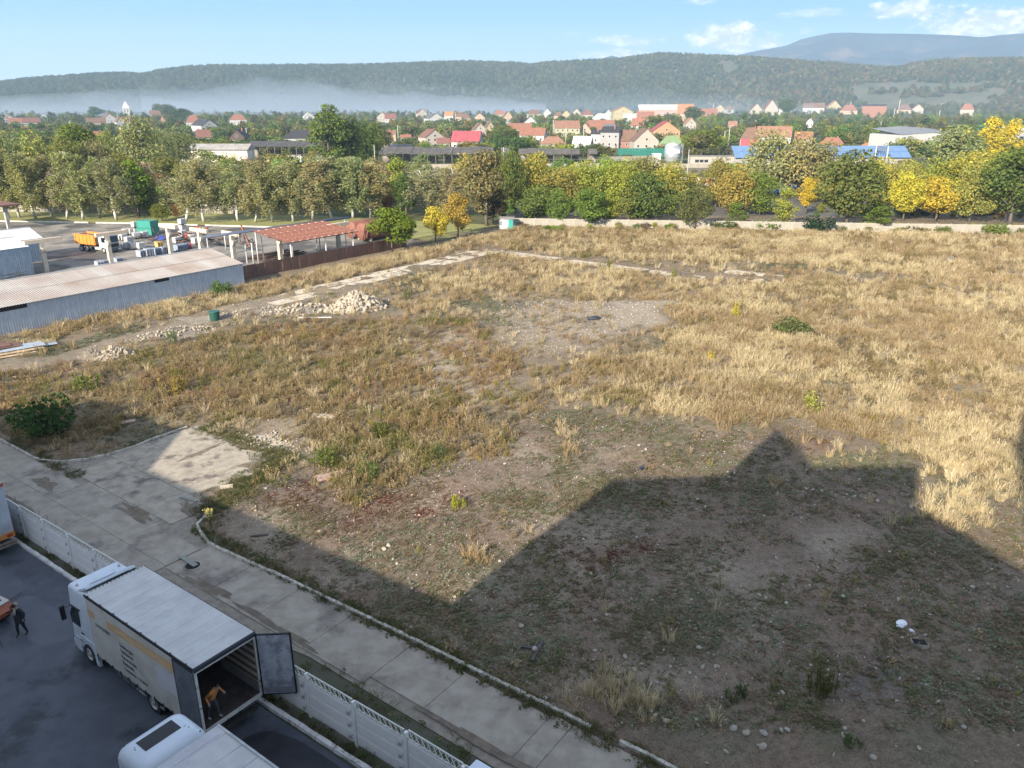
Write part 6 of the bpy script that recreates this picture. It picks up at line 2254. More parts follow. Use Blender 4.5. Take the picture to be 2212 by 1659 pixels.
add_proto('willow', tr, lv, 22, 17)
for i in range(3):
    lv, lob = crown_round(rt, 2.2, 3.2, .05, 900, .26, 12, .3)
    add_proto('bush', trunk_mesh(rt, 2.2, .1, .05, lob, BARK), lv, 2.2, 3.2)
for i in range(4):
    add_proto('herb', MB().tube([(0, 0, 0), (0, 0, .5)], [.02, .01], 4).mesh('stem', BARK), clump_leaves(rt, 190, .75, .5, 1.05, .20, .6), 1, 1)
for i in range(5):
    lv, lob = crown_round(rt, 9, 8.5, .4, 520, .85, 12, .4)
    add_proto('far', trunk_mesh(rt, 9, .8, .25, lob[:3], BARK, n=5), lv, 9, 8.5)


def tree_size(xb, yb, ytop, wpx):
    g = at(xb, yb)
    r_ = math.hypot(g.x, g.y)
    d = ray(xb, ytop)
    H = CAMH + r_ * d.z / math.hypot(d.x, d.y)
    zc = g.y * math.cos(PITCH) + CAMH * math.sin(PITCH)
    return g, H, wpx * SC * zc / FOC


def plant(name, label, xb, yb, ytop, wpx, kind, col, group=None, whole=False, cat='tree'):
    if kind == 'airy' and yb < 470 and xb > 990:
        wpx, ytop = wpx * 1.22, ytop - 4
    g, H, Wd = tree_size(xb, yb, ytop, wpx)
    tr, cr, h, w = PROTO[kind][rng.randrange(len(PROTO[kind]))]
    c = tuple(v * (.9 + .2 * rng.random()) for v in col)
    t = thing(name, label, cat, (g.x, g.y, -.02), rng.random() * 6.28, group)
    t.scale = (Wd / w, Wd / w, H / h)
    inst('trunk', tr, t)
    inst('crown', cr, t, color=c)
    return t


G_DARK, G_MID, G_LITE, G_OLIVE = (.095, .135, .042), (.145, .190, .044), (.20, .25, .045), (.21, .22, .064)
Y_GRN, YEL, GOLD, ORNG, BRN = (.25, .285, .058), (.47, .41, .055), (.315, .305, .068), (.29, .275, .072), (.20, .180, .085)
GRYG, BIR, BIRB, PALE = (.20, .225, .10), (.265, .275, .13), (.29, .26, .145), (.27, .29, .11)
# lawn birches: foot x, foot y, top y, width, colour, kind, label
for (xb, yb, yt, w, c, k, lab) in [
    (20, 471, 322, 66, BIR, 'birch', 'birch at the left edge just right of the brown canopy'), (42, 470, 318, 70, BIR, 'birch', 'birch standing close behind the leftmost canopy birch'), (78, 473, 330, 72, BIR, 'birch', 'birch with a bent whitewashed foot left of the pale shed roofs'),
    (112, 468, 336, 64, BIR, 'birch', 'thin birch set back between two lawn birches'), (145, 473, 338, 64, BIRB, 'birch_bare', 'birch with a long bare white trunk leaning left'), (180, 475, 330, 74, BIR, 'birch', 'birch with a thick forked foot above the dark shade'),
    (217, 470, 340, 60, BIR, 'birch', 'slim birch behind the orange dump truck'), (252, 476, 342, 76, BIR, 'birch', 'birch nearest the bright green tree on its left side'), (345, 462, 350, 62, BIRB, 'birch_bare', 'birch with bare forked white limbs right of the green tree'),
    (403, 480, 352, 70, BIR, 'birch', 'birch right of the green shrub on the lawn'), (441, 481, 346, 78, BIRB, 'birch', 'brownish birch with fan shaped limbs in the middle of the lawn'), (514, 478, 356, 68, BIR, 'birch', 'birch with a short leaning foot beside the brownish one'),
    (552, 480, 346, 66, BIR, 'birch', 'birch with the straightest white trunk of the lawn'), (590, 480, 358, 68, BIR, 'birch', 'birch with a foot leaning right before the red canopy'), (634, 479, 350, 74, BIR, 'birch', 'leafy birch above the left end of the red canopy'),
    (676, 477, 346, 74, BIR, 'birch', 'birch above the middle of the red canopy'), (718, 474, 338, 80, BIR, 'birch', 'birch above the right end of the red canopy'), (762, 472, 340, 78, BIR, 'birch', 'birch right behind the rust red tanks'),
    (800, 470, 352, 64, BIRB, 'birch', 'birch with reddish twigs behind the walnut tree'), (930, 466, 366, 84, BIRB, 'birch_bare', 'bare white branching birch left of the yellow maple'), (958, 466, 362, 66, BIRB, 'birch', 'tan birch between the yellow maple and the dark brown tree'),
    (985, 468, 362, 56, BIRB, 'birch_bare', 'thin birch behind the orange maple')]:
    plant('birch_tree', lab, xb, yb, yt, w * 1.15, k, c)
# the other mid distance trees
for (nm, xb, yb, yt, w, c, k, lab) in [
    ('green_tree', 300, 468, 346, 62, G_LITE, 'tall', 'bright yellow green tree among the birches on the lawn'), ('green_tree', 322, 466, 380, 44, G_MID, 'tall', 'dark green lower tree leaning on the bright tree among the birches'),
    ('shrub', 352, 478, 436, 42, G_MID, 'airy', 'green shrub on the lawn behind the turquoise container'), ('shrub', 385, 470, 440, 22, (.2, .09, .04), 'airy', 'small reddish shrub on the lawn behind the container'),
    ('tree', 30, 445, 286, 100, GRYG, 'airy', 'pale green tree rising behind the leftmost birches'), ('tree', 95, 440, 284, 96, PALE, 'airy', 'pale yellowish tree behind the second group of birches'), ('tree', 160, 425, 292, 70, G_OLIVE, 'airy', 'olive tree behind the birches left of the dark tree'),
    ('tree', 178, 400, 268, 84, G_MID, 'round', 'dark green tree above the birches at the left'), ('tree', 215, 420, 302, 70, GRYG, 'airy', 'grey green tree beside the small dark shed'), ('tree', 232, 370, 284, 56, Y_GRN, 'round', 'yellow green tree right of the small red roof'),
    ('tree', 318, 395, 252, 88, PALE, 'airy', 'big pale tree left of the long white store'), ('tree', 372, 372, 282, 96, GRYG, 'willow', 'grey green willow at the left end of the long white store'), ('tree', 360, 410, 338, 80, G_OLIVE, 'round', 'olive tree below the grey green willow'),
    ('tree', 60, 420, 300, 84, G_OLIVE, 'airy', 'olive tree between the two pale trees at the left'), ('tree', 5, 430, 300, 80, PALE, 'airy', 'pale tree cut by the left edge'), ('tree', 265, 405, 330, 70, G_OLIVE, 'airy', 'olive bushy tree behind the bright yellow green tree'),
    ('tree', 415, 420, 352, 70, G_OLIVE, 'airy', 'olive tree behind the fan limbed birch'), ('tree', 480, 425, 358, 90, G_OLIVE, 'airy', 'low olive tree behind the short leaning birch'), ('tree', 560, 425, 352, 80, BRN, 'airy', 'brown olive tree behind the straight birch'), ('tree', 640, 425, 345, 90, G_OLIVE, 'airy', 'olive tree behind the red canopy birches'),
    ('poplar_tree', 715, 372, 226, 76, G_MID, 'tall', 'tall poplar, the highest tree over the village, its left half'), ('willow_tree', 768, 368, 250, 96, (.085, .125, .03), 'willow', 'broad hanging willow against the tall poplar'), ('tree', 820, 340, 262, 52, G_MID, 'round', 'green tree right of the hanging willow'),
    ('tree', 862, 455, 340, 50, Y_GRN, 'tall', 'yellow green tree top above the walnut tree'), ('tree', 878, 470, 378, 40, G_DARK, 'tall', 'slender dark green tree behind the walnut tree'), ('tree', 838, 465, 392, 24, (.26, .08, .04), 'airy', 'small red leaved tree left of the slender dark one'), ('tree', 912, 440, 330, 50, GRYG, 'airy', 'grey green tree behind the bare branching birch'),
    ('walnut_tree', 848, 545, 449, 88, (.155, .20, .030), 'round', 'full bright green walnut tree in front of the rust red tanks'), ('maple_tree', 941, 527, 446, 50, YEL, 'round', 'small yellow maple right of the walnut tree'), ('maple_tree', 989, 513, 417, 54, (.36, .27, .06), 'round', 'golden orange maple beside the dark brown tree'),
    ('brown_tree', 1052, 488, 324, 92, BRN, 'round', 'tall brown olive tree left of the little hut'), ('brown_tree', 1065, 484, 400, 60, (.06, .05, .03), 'airy', 'dark bare lower tree right at the little hut'),
    ('green_tree', 1160, 486, 398, 78, G_MID, 'round', 'round green tree right of the little hut'), ('green_tree', 1206, 490, 406, 48, G_MID, 'round', 'narrow green tree second from the hut along the wall'), ('green_tree', 1270, 492, 408, 76, G_MID, 'round', 'green tree third from the hut along the wall'), ('green_tree', 1315, 486, 430, 44, Y_GRN, 'round', 'small yellow green tree squeezed in front of the wall'),
    ('green_tree', 1356, 491, 405, 70, G_MID, 'round', 'green tree left of the darkest round tree at the wall'), ('green_tree', 1402, 492, 372, 92, G_DARK, 'round', 'darkest round tree at the middle of the wall'), ('green_tree', 1498, 497, 392, 74, (.13, .15, .055), 'airy', 'light olive many stemmed tree at the wall'),
    ('green_tree', 1588, 492, 436, 38, G_MID, 'tall', 'small pointed green tree in front of the wall'), ('green_tree', 1691, 494, 402, 44, Y_GRN, 'tall', 'slender yellow green tree below the blue trailer'), ('linden_tree', 1826, 498, 324, 124, (.125, .155, .045), 'round', 'largest dark linden tree in front of the wall'),
    ('green_tree', 1888, 500, 432, 56, G_MID, 'tall', 'mid green tree at the right foot of the largest linden'), ('maple_tree', 1950, 478, 371, 62, YEL, 'round', 'left one of the two bright yellow maples'), ('maple_tree', 2020, 478, 382, 80, YEL, 'round', 'right one of the two bright yellow maples'),
    ('tree', 2092, 480, 352, 84, ORNG, 'airy', 'orange olive tree right of the yellow maples'), ('green_tree', 2180, 488, 318, 112, G_DARK, 'round', 'dark green tree at the right edge by the wall'), ('green_tree', 2235, 490, 340, 90, G_DARK, 'round', 'dark tree cut by the right edge'),
    ('tree', 1100, 462, 330, 52, G_MID, 'airy', 'green tree behind the wall right of the brown tree'), ('tree', 1150, 455, 334, 64, GOLD, 'airy', 'golden olive tree behind the round green tree'), ('tree', 1205, 458, 366, 66, ORNG, 'airy', 'orange tree behind the narrow green tree'), ('tree', 1258, 455, 352, 60, GOLD, 'airy', 'golden tree behind the third tree from the hut'),
    ('tree', 1305, 450, 340, 56, Y_GRN, 'airy', 'yellow green tree behind the small one at the wall'), ('tree', 1345, 455, 346, 66, Y_GRN, 'airy', 'yellow green tree behind the left neighbour of the darkest tree'), ('tree', 1395, 450, 342, 64, G_OLIVE, 'airy', 'olive tree rising behind the darkest round tree'), ('tree', 1440, 458, 354, 60, GOLD, 'airy', 'golden tree right of the darkest round tree'),
    ('tree', 1490, 450, 378, 54, GOLD, 'airy', 'golden tree behind the light olive tree'), ('tree', 1545, 448, 344, 52, G_OLIVE, 'airy', 'olive tree left of the orange olive one behind the wall'), ('tree', 1588, 462, 362, 76, ORNG, 'airy', 'orange olive tree behind the small pointed tree'), ('tree', 1640, 464, 376, 60, G_MID, 'airy', 'dark feathery tree left of the blue trailer'),
    ('tree', 1660, 425, 284, 80, PALE, 'airy', 'big pale green tree above the blue trailer, left part'), ('tree', 1720, 425, 292, 84, PALE, 'airy', 'big pale green tree above the blue trailer, middle part'), ('tree', 1768, 425, 310, 64, GRYG, 'airy', 'big pale green tree above the blue trailer, right part'), ('tree', 1740, 462, 384, 34, YEL, 'tall', 'slender yellow tree right of the blue trailer'),
    ('tree', 1900, 460, 346, 80, GOLD, 'airy', 'golden tree behind the largest linden'), ('tree', 1950, 452, 350, 66, GOLD, 'airy', 'golden tree behind the left bright maple'), ('tree', 2010, 452, 346, 74, Y_GRN, 'airy', 'yellow green tree behind the right bright maple'),
    ('tree', 2050, 410, 270, 104, GRYG, 'round', 'grey green tree in front of the white hall'), ('tree', 2120, 408, 254, 54, YEL, 'tall', 'tall yellow poplar, left one of the pair at the right'), ('tree', 2165, 408, 258, 46, YEL, 'tall', 'tall yellow poplar, right one of the pair at the right'), ('tree', 2080, 455, 330, 90, GOLD, 'airy', 'golden tree below the yellow poplar pair'),
    ('tree', 2150, 450, 334, 84, Y_GRN, 'airy', 'yellow green tree below the right poplar'), ('tree', 2215, 440, 330, 70, G_OLIVE, 'round', 'olive tree behind the dark edge tree'), ('tree', 1010, 430, 336, 60, GOLD, 'airy', 'golden olive tree behind the tan birch'), ('tree', 1880, 430, 346, 60, G_OLIVE, 'airy', 'olive tree under the blue building'),
    ('tree', 1520, 340, 280, 76, G_MID, 'round', 'round green tree right of the silo'), ('tree', 1085, 305, 270, 58, G_MID, 'round', 'round green tree right of the crimson roofed house'), ('tree', 1425, 285, 250, 70, G_MID, 'round', 'green tree behind the orange house'), ('tree', 1498, 262, 230, 38, G_DARK, 'round', 'dark round tree beside the white sign hall'), ('tree', 1697, 250, 212, 34, G_DARK, 'round', 'round green tree in the far row of houses'),
    ('tree', 210, 252, 230, 28, G_DARK, 'round', 'dark round tree left of the church tower'), ('tree', 365, 256, 225, 36, G_DARK, 'round', 'dark tree group right of the church tower'), ('tree', 392, 262, 234, 40, G_DARK, 'round', 'large dark tree left of the red roofs'), ('tree', 345, 252, 224, 26, G_DARK, 'round', 'dark tree behind the tree group at the church')]:
    plant(nm, lab, xb, yb, yt, w, k, c)
for (xb, yb, yt, w, c, lab) in [(1560, 496, 474, 48, G_DARK, 'low dark bush at the wall left of the slender tree'), (1657, 496, 474, 52, G_MID, 'low green bush at the wall under the slender tree'), (1768, 503, 466, 56, (.03, .055, .03), 'dark blue green bush at the left foot of the largest linden'), (2038, 505, 487, 38, G_MID, 'small green bush before the bare wall'),
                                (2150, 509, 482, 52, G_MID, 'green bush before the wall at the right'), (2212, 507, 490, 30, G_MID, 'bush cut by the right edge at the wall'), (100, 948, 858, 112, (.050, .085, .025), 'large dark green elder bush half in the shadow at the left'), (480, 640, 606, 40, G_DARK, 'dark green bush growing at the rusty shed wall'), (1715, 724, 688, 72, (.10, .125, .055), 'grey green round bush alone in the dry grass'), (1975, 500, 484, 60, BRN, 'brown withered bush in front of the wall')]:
    plant('bush', lab, xb, yb, yt, w, 'bush', c, cat='bush')
for (xb, yb, yt, w, c, lab) in [(700, 1008, 955, 62, (.10, .12, .03), 'leafy green weed clump above the red moss'), (802, 1038, 985, 52, (.085, .13, .035), 'tall fresh green weed in the middle field'), (825, 945, 905, 52, (.12, .13, .03), 'yellow green weed clump left of the red brick slab'), (950, 990, 955, 34, (.09, .12, .04), 'small green weed right of the red brick slab'),
                                (1590, 690, 650, 22, (.36, .30, .04), 'yellow flowering plant in the dry grass'), (1535, 782, 756, 16, (.42, .36, .03), 'small bright yellow plant in the dry grass'), (990, 1096, 1066, 34, (.24, .24, .03), 'yellow green tuft in the red moss'), (370, 745, 708, 36, (.11, .14, .07), 'grey green leafy weed on the stony bank'), (1750, 890, 850, 52, (.26, .22, .05), 'yellowish weed clump in the dry grass on the right'),
                                (1310, 582, 560, 30, (.15, .17, .04), 'green weed beside the cross path'), (1458, 600, 578, 18, (.15, .18, .04), 'small green weed at the cross path'), (880, 650, 618, 24, (.12, .14, .06), 'grey green thistle right of the tall heap'), (370, 850, 812, 60, (.20, .17, .04), 'yellowish bushy weed on the left field'), (180, 845, 808, 70, (.13, .13, .04), 'olive weed clump above the elder bush'), (1780, 1500, 1440, 70, (.07, .075, .03), 'low dark scrub in the shaded soil'), (1840, 1610, 1585, 40, (.06, .085, .03), 'green tuft under the yellow cobble'), (1590, 1510, 1478, 50, (.07, .09, .04), 'small green shrublet in the near soil')]:
    plant('weed', lab, xb, yb, yt, w * .9, 'herb', tuple(v * 1.35 for v in c), cat='weed')


def flower_plant():
    g = at(455, 1140)
    t = thing('yellow_plant', 'tall thin plant with pale yellow tops at the road kerb', 'plant', (g.x, g.y, .02))
    b, P = MB(), []
    for i in range(6):
        a = i * 1.1
        e = Vector((math.cos(a) * .16, math.sin(a) * .16, 1.0 + .35 * rng.random()))
        b.tube([(0, 0, 0), e * .5 + Vector((0, 0, .1)), e], [.012, .01, .006], 5)
        P += [e * (.55 + .5 * rng.random()) + Vector((rng.gauss(0, .05), rng.gauss(0, .05), 0)) for _ in range(26)]
    b.build('stem', paint((.10, .12, .05), .8), t)
    q = leaf_quads(np.array(P), rt.randn(len(P), 3) + (0, -.4, .6), .10, rt)
    inst('flowers', numpy_mesh('flowers', q[0], q[1], LEAF, q[2]), t, color=(.58, .52, .22))


flower_plant()


# ------------------------------------------------------------------ walls and things beyond the field
CREAM = mat('wall_cream', (.28, .255, .21), (.36, .325, .265), 1.0, .9, bump=.2, c3=(.30, .26, .20), s3=.7, lo3=.5, hi3=.66)
BOARD = MB().box(-1.27, 1.27, -.03, .03, 0, .485, bev=.012).box(-1.1, 1.1, -.045, -.028, .08, .40, bev=.008).mesh('board', CREAM)
POSTM = MB().box(-.08, .08, -.09, .09, -.1, 2.1, bev=.012).mesh('post', CREAM)


def panel_wall(name, label, a, b, rows=4, z0=0.0, broken=()):
    d = b - a
    n = int(d.length / 2.62)
    az_ = math.atan2(d.y, d.x)
    w = thing(name, label, 'wall', (a.x, a.y, z0), az_)
    for i in range(n + 1):
        inst('post', POSTM, w, (i * 2.62, 0, 0), (0, (rng.random() - .5) * .02, 0), (1, 1, rows / 4))
        if i == n:
            break
        for j in range(rows):
            if (i, j) in broken:
                continue
            inst('board', BOARD, w, (i * 2.62 + 1.31, 0, .02 + j * .495), ((rng.random() - .5) * .03, (rng.random() - .5) * .006, 0))
    return w


panel_wall('concrete_wall', 'cream concrete panel wall along the far side of the field', at(1100, 489.5), at(2420, 509), 4, -.3)
panel_wall('concrete_wall', 'pale panel wall behind the birches on the lawn', at(-60, 457), at(690, 463.5))
rl = thing('wall_railing', 'dark wire frame on top of the field wall at the right', 'railing', at(1560, 494.5, 0))
bq = at(2400, 508)
d = bq - at(1560, 494.5)
for i in range(60):
    p = d * (i / 60)
    rl_b = MB().tube([p + Vector((math.cos(a) * .0, math.sin(a) * .0, 2.12)) + d.normalized() * (.42 * math.cos(a)) + Vector((0, 0, .28 * math.sin(a) + .2)) for a in np.linspace(0, 6.28, 13)], .03, 4, caps=False).build('loop', paint((.03, .028, .028), .6), rl)

hut = thing('small_hut', 'little white hut with a green door at the end of the field wall', 'hut', at(1094, 494), rad(-4))
hw_, hd_ = 1.35, 1.3
MB().box(-hw_, hw_, -hd_, hd_, 0, 2.05).build('wall', mat('hut_white', (.70, .68, .62), (.6, .58, .53), 2, .8), hut)
MB().box(-hw_ - .15, hw_ + .2, -hd_ - .25, hd_ + .2, 2.06, 2.16).build('roof', mat('hut_roof', (.30, .27, .24), (.22, .2, .18), 2, .9), hut)
MB().box(.45, 1.36, -hd_ - .05, -hd_ - .0, .05, 1.98).build('door', mat('door_green', (.02, .24, .20), (.025, .28, .23), 1, .5), hut)
MB().box(-.35, .30, -hd_ - .03, -hd_ - .0, .1, 1.95).build('panel', paint((.42, .42, .42), .6), hut)
MB().box(.55, .60, -hd_ - .08, -hd_ - .05, .9, 1.05).build('handle', BLACK, hut)

sheet('back_road', [at(1080, 483), at(2500, 494), at(2500, 425), at(1080, 422)], .01, mat('old_road', (.075, .07, .06), (.12, .11, .09), .4, .9, coord='World'), 'grey road and lorry park behind the field wall')
sheet('rail_bed', [at(-100, 384), at(2400, 372), at(2400, 356), at(-100, 362)], .01, mat('ballast', (.13, .105, .07), (.16, .135, .08), .6, .95, coord='World'), 'brown railway bed in front of the village')


def far_trailer(x0, x1, yt, yb, m, lab, marks=True):
    g = at((x0 + x1) / 2, yb)
    zc = g.y * math.cos(PITCH) + CAMH * math.sin(PITCH)
    L = (x1 - x0) * SC * zc / FOC
    H = (yb - yt) * SC * zc / FOC
    t = thing('parked_trailer', lab, 'trailer', (g.x, g.y, 0), rad(-4))
    MB().box(-L / 2, L / 2, 0, 2.5, .9, .9 + H - .9, bev=.04).build('body', m, t)
    MB().box(-L / 2, L / 2, -.02, 0, H - .15, H - .02).build('top_rail', paint((.6, .6, .6), .5), t)
    MB().box(-L / 2 + .3, L / 2 - .3, .8, 1.7, .5, .9).build('chassis', CHASSIS, t)
    for f in (-.36, -.24, -.12, .3):
        wheel(t, L * f, .1, -1, .48)
        wheel(t, L * f, 2.4, 1, .48)
    return t, L, H


blue = mat('trailer_blue', (.03, .12, .42), (.035, .14, .46), 1, .5)
t, L, H = far_trailer(1656, 1735, 383, 424, blue, 'blue trailer with white and red painted patches seen between the trees')
r5 = random.Random(3)
MBw = MB()
for i in range(9):
    x, z, q = -L * .05 + r5.random() * L * .28, 1.5 + r5.random() * (H - 2.2), .25 + r5.random() * .3
    MBw.add([(x + math.cos(a) * q * (1 + .3 * math.sin(3 * a + i)), -.026, z + math.sin(a) * q) for a in np.linspace(0, 6.28, 12)[:-1]], [tuple(range(11))])
MBw.build('white_print', paint((.75, .73, .68), .6), t)
MB().box(L * .10, L * .30, -.034, -.028, 1.3, 1.9).build('red_print', paint((.55, .07, .05), .6), t)
MB().tube([(L * .2, -.036, H - .9), (L * .2, -.03, H - .9)], .35, 14).build('red_dot', paint((.55, .07, .05), .6), t)
far_trailer(1466, 1484, 386, 424, paint((.62, .55, .50), .6), 'white trailer end left of the pink trailer')
t, L, H = far_trailer(1504, 1542, 386, 424, paint((.62, .50, .47), .6), 'pale pink trailer with red spots behind the trees')
MB().box(-L * .4, L * .4, -.034, -.028, H - 1.2, H - .5).build('red_print', paint((.58, .12, .10), .6), t)
far_trailer(1114, 1150, 392, 424, paint((.66, .66, .64), .5), 'white trailer glimpsed right of the brown tree')
far_trailer(1320, 1378, 392, 424, paint((.66, .66, .64), .5), 'white trailer glimpsed behind the middle wall trees')


def car(x, y, c, lab, rz):
    g = at(x, y)
    t = thing('parked_car', lab, 'car', (g.x, g.y, 0), rz)
    MB().prism([(-2.1, .35), (2.1, .35), (2.15, .75), (1.3, .92), (-2.1, .95)], -.85, .85).build('body', paint(c, .35), t)
    MB().prism([(-1.7, .93), (1.05, .93), (.45, 1.42), (-1.35, 1.42)], -.74, .74).build('window_band', GLASS, t)
    MB().box(-1.3, .42, -.70, .70, 1.421, 1.45).build('roof', paint(c, .35), t)
    for x_ in (-1.3, 1.35):
        for sg in (-1, 1):
            wheel(t, x_, sg * .8, sg, .31)


for (x, y, c, lab) in [(1600, 462, (.02, .02, .025), 'black car in the shade left of the feathery tree'), (1660, 462, (.05, .055, .06), 'dark grey car below the blue trailer'), (1440, 462, (.06, .08, .12), 'dark blue car behind the darkest round tree'), (1985, 466, (.015, .015, .018), 'black car in the shade between the two yellow maples'), (2128, 462, (.35, .36, .38), 'silver car right of the orange olive tree'), (1085, 452, (.30, .33, .38), 'pale blue car behind the little hut')]:
    car(x, y, c, lab, rad(-4 + rng.random() * 10))

# ------------------------------------------------------------------ village
HOUSE_RECTS = []
WIN = paint((.03, .035, .045), .15)
WFRAME = paint((.62, .60, .56), .6)
TILE = {'red': (.33, .12, .06), 'brown': (.21, .105, .06), 'orange': (.44, .185, .075), 'crimson': (.40, .05, .07), 'dark': (.045, .042, .05), 'maroon': (.24, .09, .06), 'grey': (.42, .44, .46), 'pale': (.56, .57, .58), 'rust': (.33, .15, .08), 'green': (.20, .30, .12), 'slate': (.13, .13, .14), 'teal': (.02, .16, .13)}
WALLC = {'white': (.62, .60, .55), 'cream': (.54, .47, .37), 'yellow': (.56, .46, .22), 'lemon': (.55, .52, .30), 'orange': (.62, .32, .13), 'grey': (.42, .40, .38), 'brown': (.13, .075, .055), 'peach': (.66, .43, .28), 'mint': (.50, .60, .46), 'brick': (.45, .18, .10)}


def roofmat(k):
    c = TILE[k]
    g_ = sum(c) / 3
    c = tuple((v * .80 + g_ * .20) * .88 for v in c)
    return mat('roof_' + k, c, tuple(v * .78 for v in c), .9, .8, c3=tuple(v * .6 for v in c), s3=.35)


def wallmat(k):
    c = WALLC[k]
    g_ = sum(c) / 3
    c = tuple((v * .75 + g_ * .25) * .72 for v in c)
    return mat('house_' + k, c, tuple(v * .92 for v in c), .5, .9)


def house(lab, x0, x1, ytop, yeave, ybase, kind, roof, wall, yaw=0.0, storeys=1, deep=1.0, chim=True, win=True, cat='house', name='house', yg=None):
    """px extents in the photograph; kind: side (ridge across), front (gable to the viewer), hip, mono"""
    yb = yg or ybase + 2
    g = at((x0 + x1) / 2, yb)
    zc = g.y * math.cos(PITCH) + CAMH * math.sin(PITCH)
    k = SC * zc / FOC
    wv = (x1 - x0) * k
    ya = abs(rad(yaw))
    dp0 = deep * wv * (.8 if kind != 'front' else 1.1)
    w = wv / (math.cos(ya) + math.sin(ya) * .8 * deep) if yaw else wv
    d = w * deep * (.8 if kind != 'front' else 1.1)
    hw = (yb - yeave) * k / .97
    hr = (yeave - ytop) * k / .97
    face = math.atan2(g.x, g.y)
    root = thing(name, lab, cat, (g.x + math.sin(face) * d / 2, g.y + math.cos(face) * d / 2, 0), -face + rad(yaw))
    HOUSE_RECTS.append((x0, x1, ytop, ybase))
    wm, rm = wallmat(wall), roofmat(roof)
    ov, e = .35, .12
    if kind == 'side':
        b = MB().box(-w / 2, w / 2, -d / 2, d / 2, 0, hw)
        for s in (-1, 1):
            b.prism([(-d / 2, hw), (d / 2, hw), (0, hw + hr - .1)], s * w / 2 - (.2 if s > 0 else 0), s * w / 2 + (0 if s > 0 else .2), 0, 'X')
        b.build('wall', wm, root)
        r = MB()
        for s in (-1, 1):
            y0 = s * (d / 2 + ov)
            z0 = hw - hr * ov / (d / 2)
            r.add([(-w / 2 - ov, y0, z0), (w / 2 + ov, y0, z0), (w / 2 + ov, 0, hw + hr), (-w / 2 - ov, 0, hw + hr), (-w / 2 - ov, y0, z0 + e), (w / 2 + ov, y0, z0 + e), (w / 2 + ov, 0, hw + hr + e), (-w / 2 - ov, 0, hw + hr + e)],
                  [(0, 1, 2, 3), (7, 6, 5, 4), (0, 4, 5, 1), (1, 5, 6, 2), (0, 3, 7, 4)])
        rf = r.build('roof', rm, root)
    elif kind == 'front':
        b = MB().box(-w / 2, w / 2, -d / 2, d / 2, 0, hw)
        b.prism([(-w / 2, hw), (w / 2, hw), (0, hw + hr - .1)], -d / 2, -d / 2 + .2).prism([(-w / 2, hw), (w / 2, hw), (0, hw + hr - .1)], d / 2 - .2, d / 2)
        b.build('wall', wm, root)
        r = MB()
        for s in (-1, 1):
            x_ = s * (w / 2 + ov)
            z0 = hw - hr * ov / (w / 2)
            r.add([(x_, -d / 2 - ov, z0), (x_, d / 2 + ov, z0), (0, d / 2 + ov, hw + hr), (0, -d / 2 - ov, hw + hr), (x_, -d / 2 - ov, z0 + e), (x_, d / 2 + ov, z0 + e), (0, d / 2 + ov, hw + hr + e), (0, -d / 2 - ov, hw + hr + e)],
                  [(0, 1, 2, 3), (7, 6, 5, 4), (0, 4, 5, 1), (0, 3, 7, 4), (1, 5, 6, 2)])
        rf = r.build('roof', rm, root)
    elif kind == 'hip':
        MB().box(-w / 2, w / 2, -d / 2, d / 2, 0, hw).build('wall', wm, root)
        ri = max(.1, w / 2 - d / 2 * .9)
        X, Y, z0, z1 = w / 2 + ov, d / 2 + ov, hw - .05, hw + hr
        r = MB().add([(-X, -Y, z0), (X, -Y, z0), (X, Y, z0), (-X, Y, z0), (-ri, 0, z1), (ri, 0, z1)], [(0, 1, 5, 4), (1, 2, 5), (2, 3, 4, 5), (3, 0, 4), (3, 2, 1, 0)])
        rf = r.build('roof', rm, root)
    else:
        MB().box(-w / 2, w / 2, -d / 2, d / 2, 0, hw).build('wall', wm, root)
        rf = MB().prism([(-d / 2 - ov, hw + .02), (d / 2 + ov, hw + hr), (d / 2 + ov, hw + hr + .2), (-d / 2 - ov, hw + .22)], -w / 2 - ov, w / 2 + ov, 0, 'X').build('roof', rm, root)
    if chim:
        cx = w * .18
        o = MB().box(cx - .3, cx + .3, .1, .7, hw + hr * .55, hw + hr + .7).build('chimney', wallmat('brick'), rf)
    if win:
        n = max(1, int(w / 3.2))
        for fl in range(storeys):
            zz = hw * (fl + .5) / storeys
            for i in range(n):
                x = -w / 2 + w * (i + .5) / n
                f = MB().box(x - .62, x + .62, -d / 2 - .05, -d / 2 + .02, zz - .7, zz + .7).build('window', WFRAME, root)
                MB().box(x - .5, x + .5, -d / 2 - .08, -d / 2 - .045, zz - .58, zz + .58).build('pane', WIN, f)
        if kind == 'front' and hr > 2:
            f = MB().box(-.6, .6, -d / 2 - .05, -d / 2 + .02, hw + .2, hw + 1.4).build('window', WFRAME, root)
            MB().box(-.5, .5, -d / 2 - .08, -d / 2 - .045, hw + .3, hw + 1.3).build('pane', WIN, f)
        MB().box(w * .32, w * .32 + 1.0, -d / 2 - .06, -d / 2 + .02, .05, 2.1).build('door', paint((.16, .09, .05), .6), root)
    return root, w, d, hw, hr, k


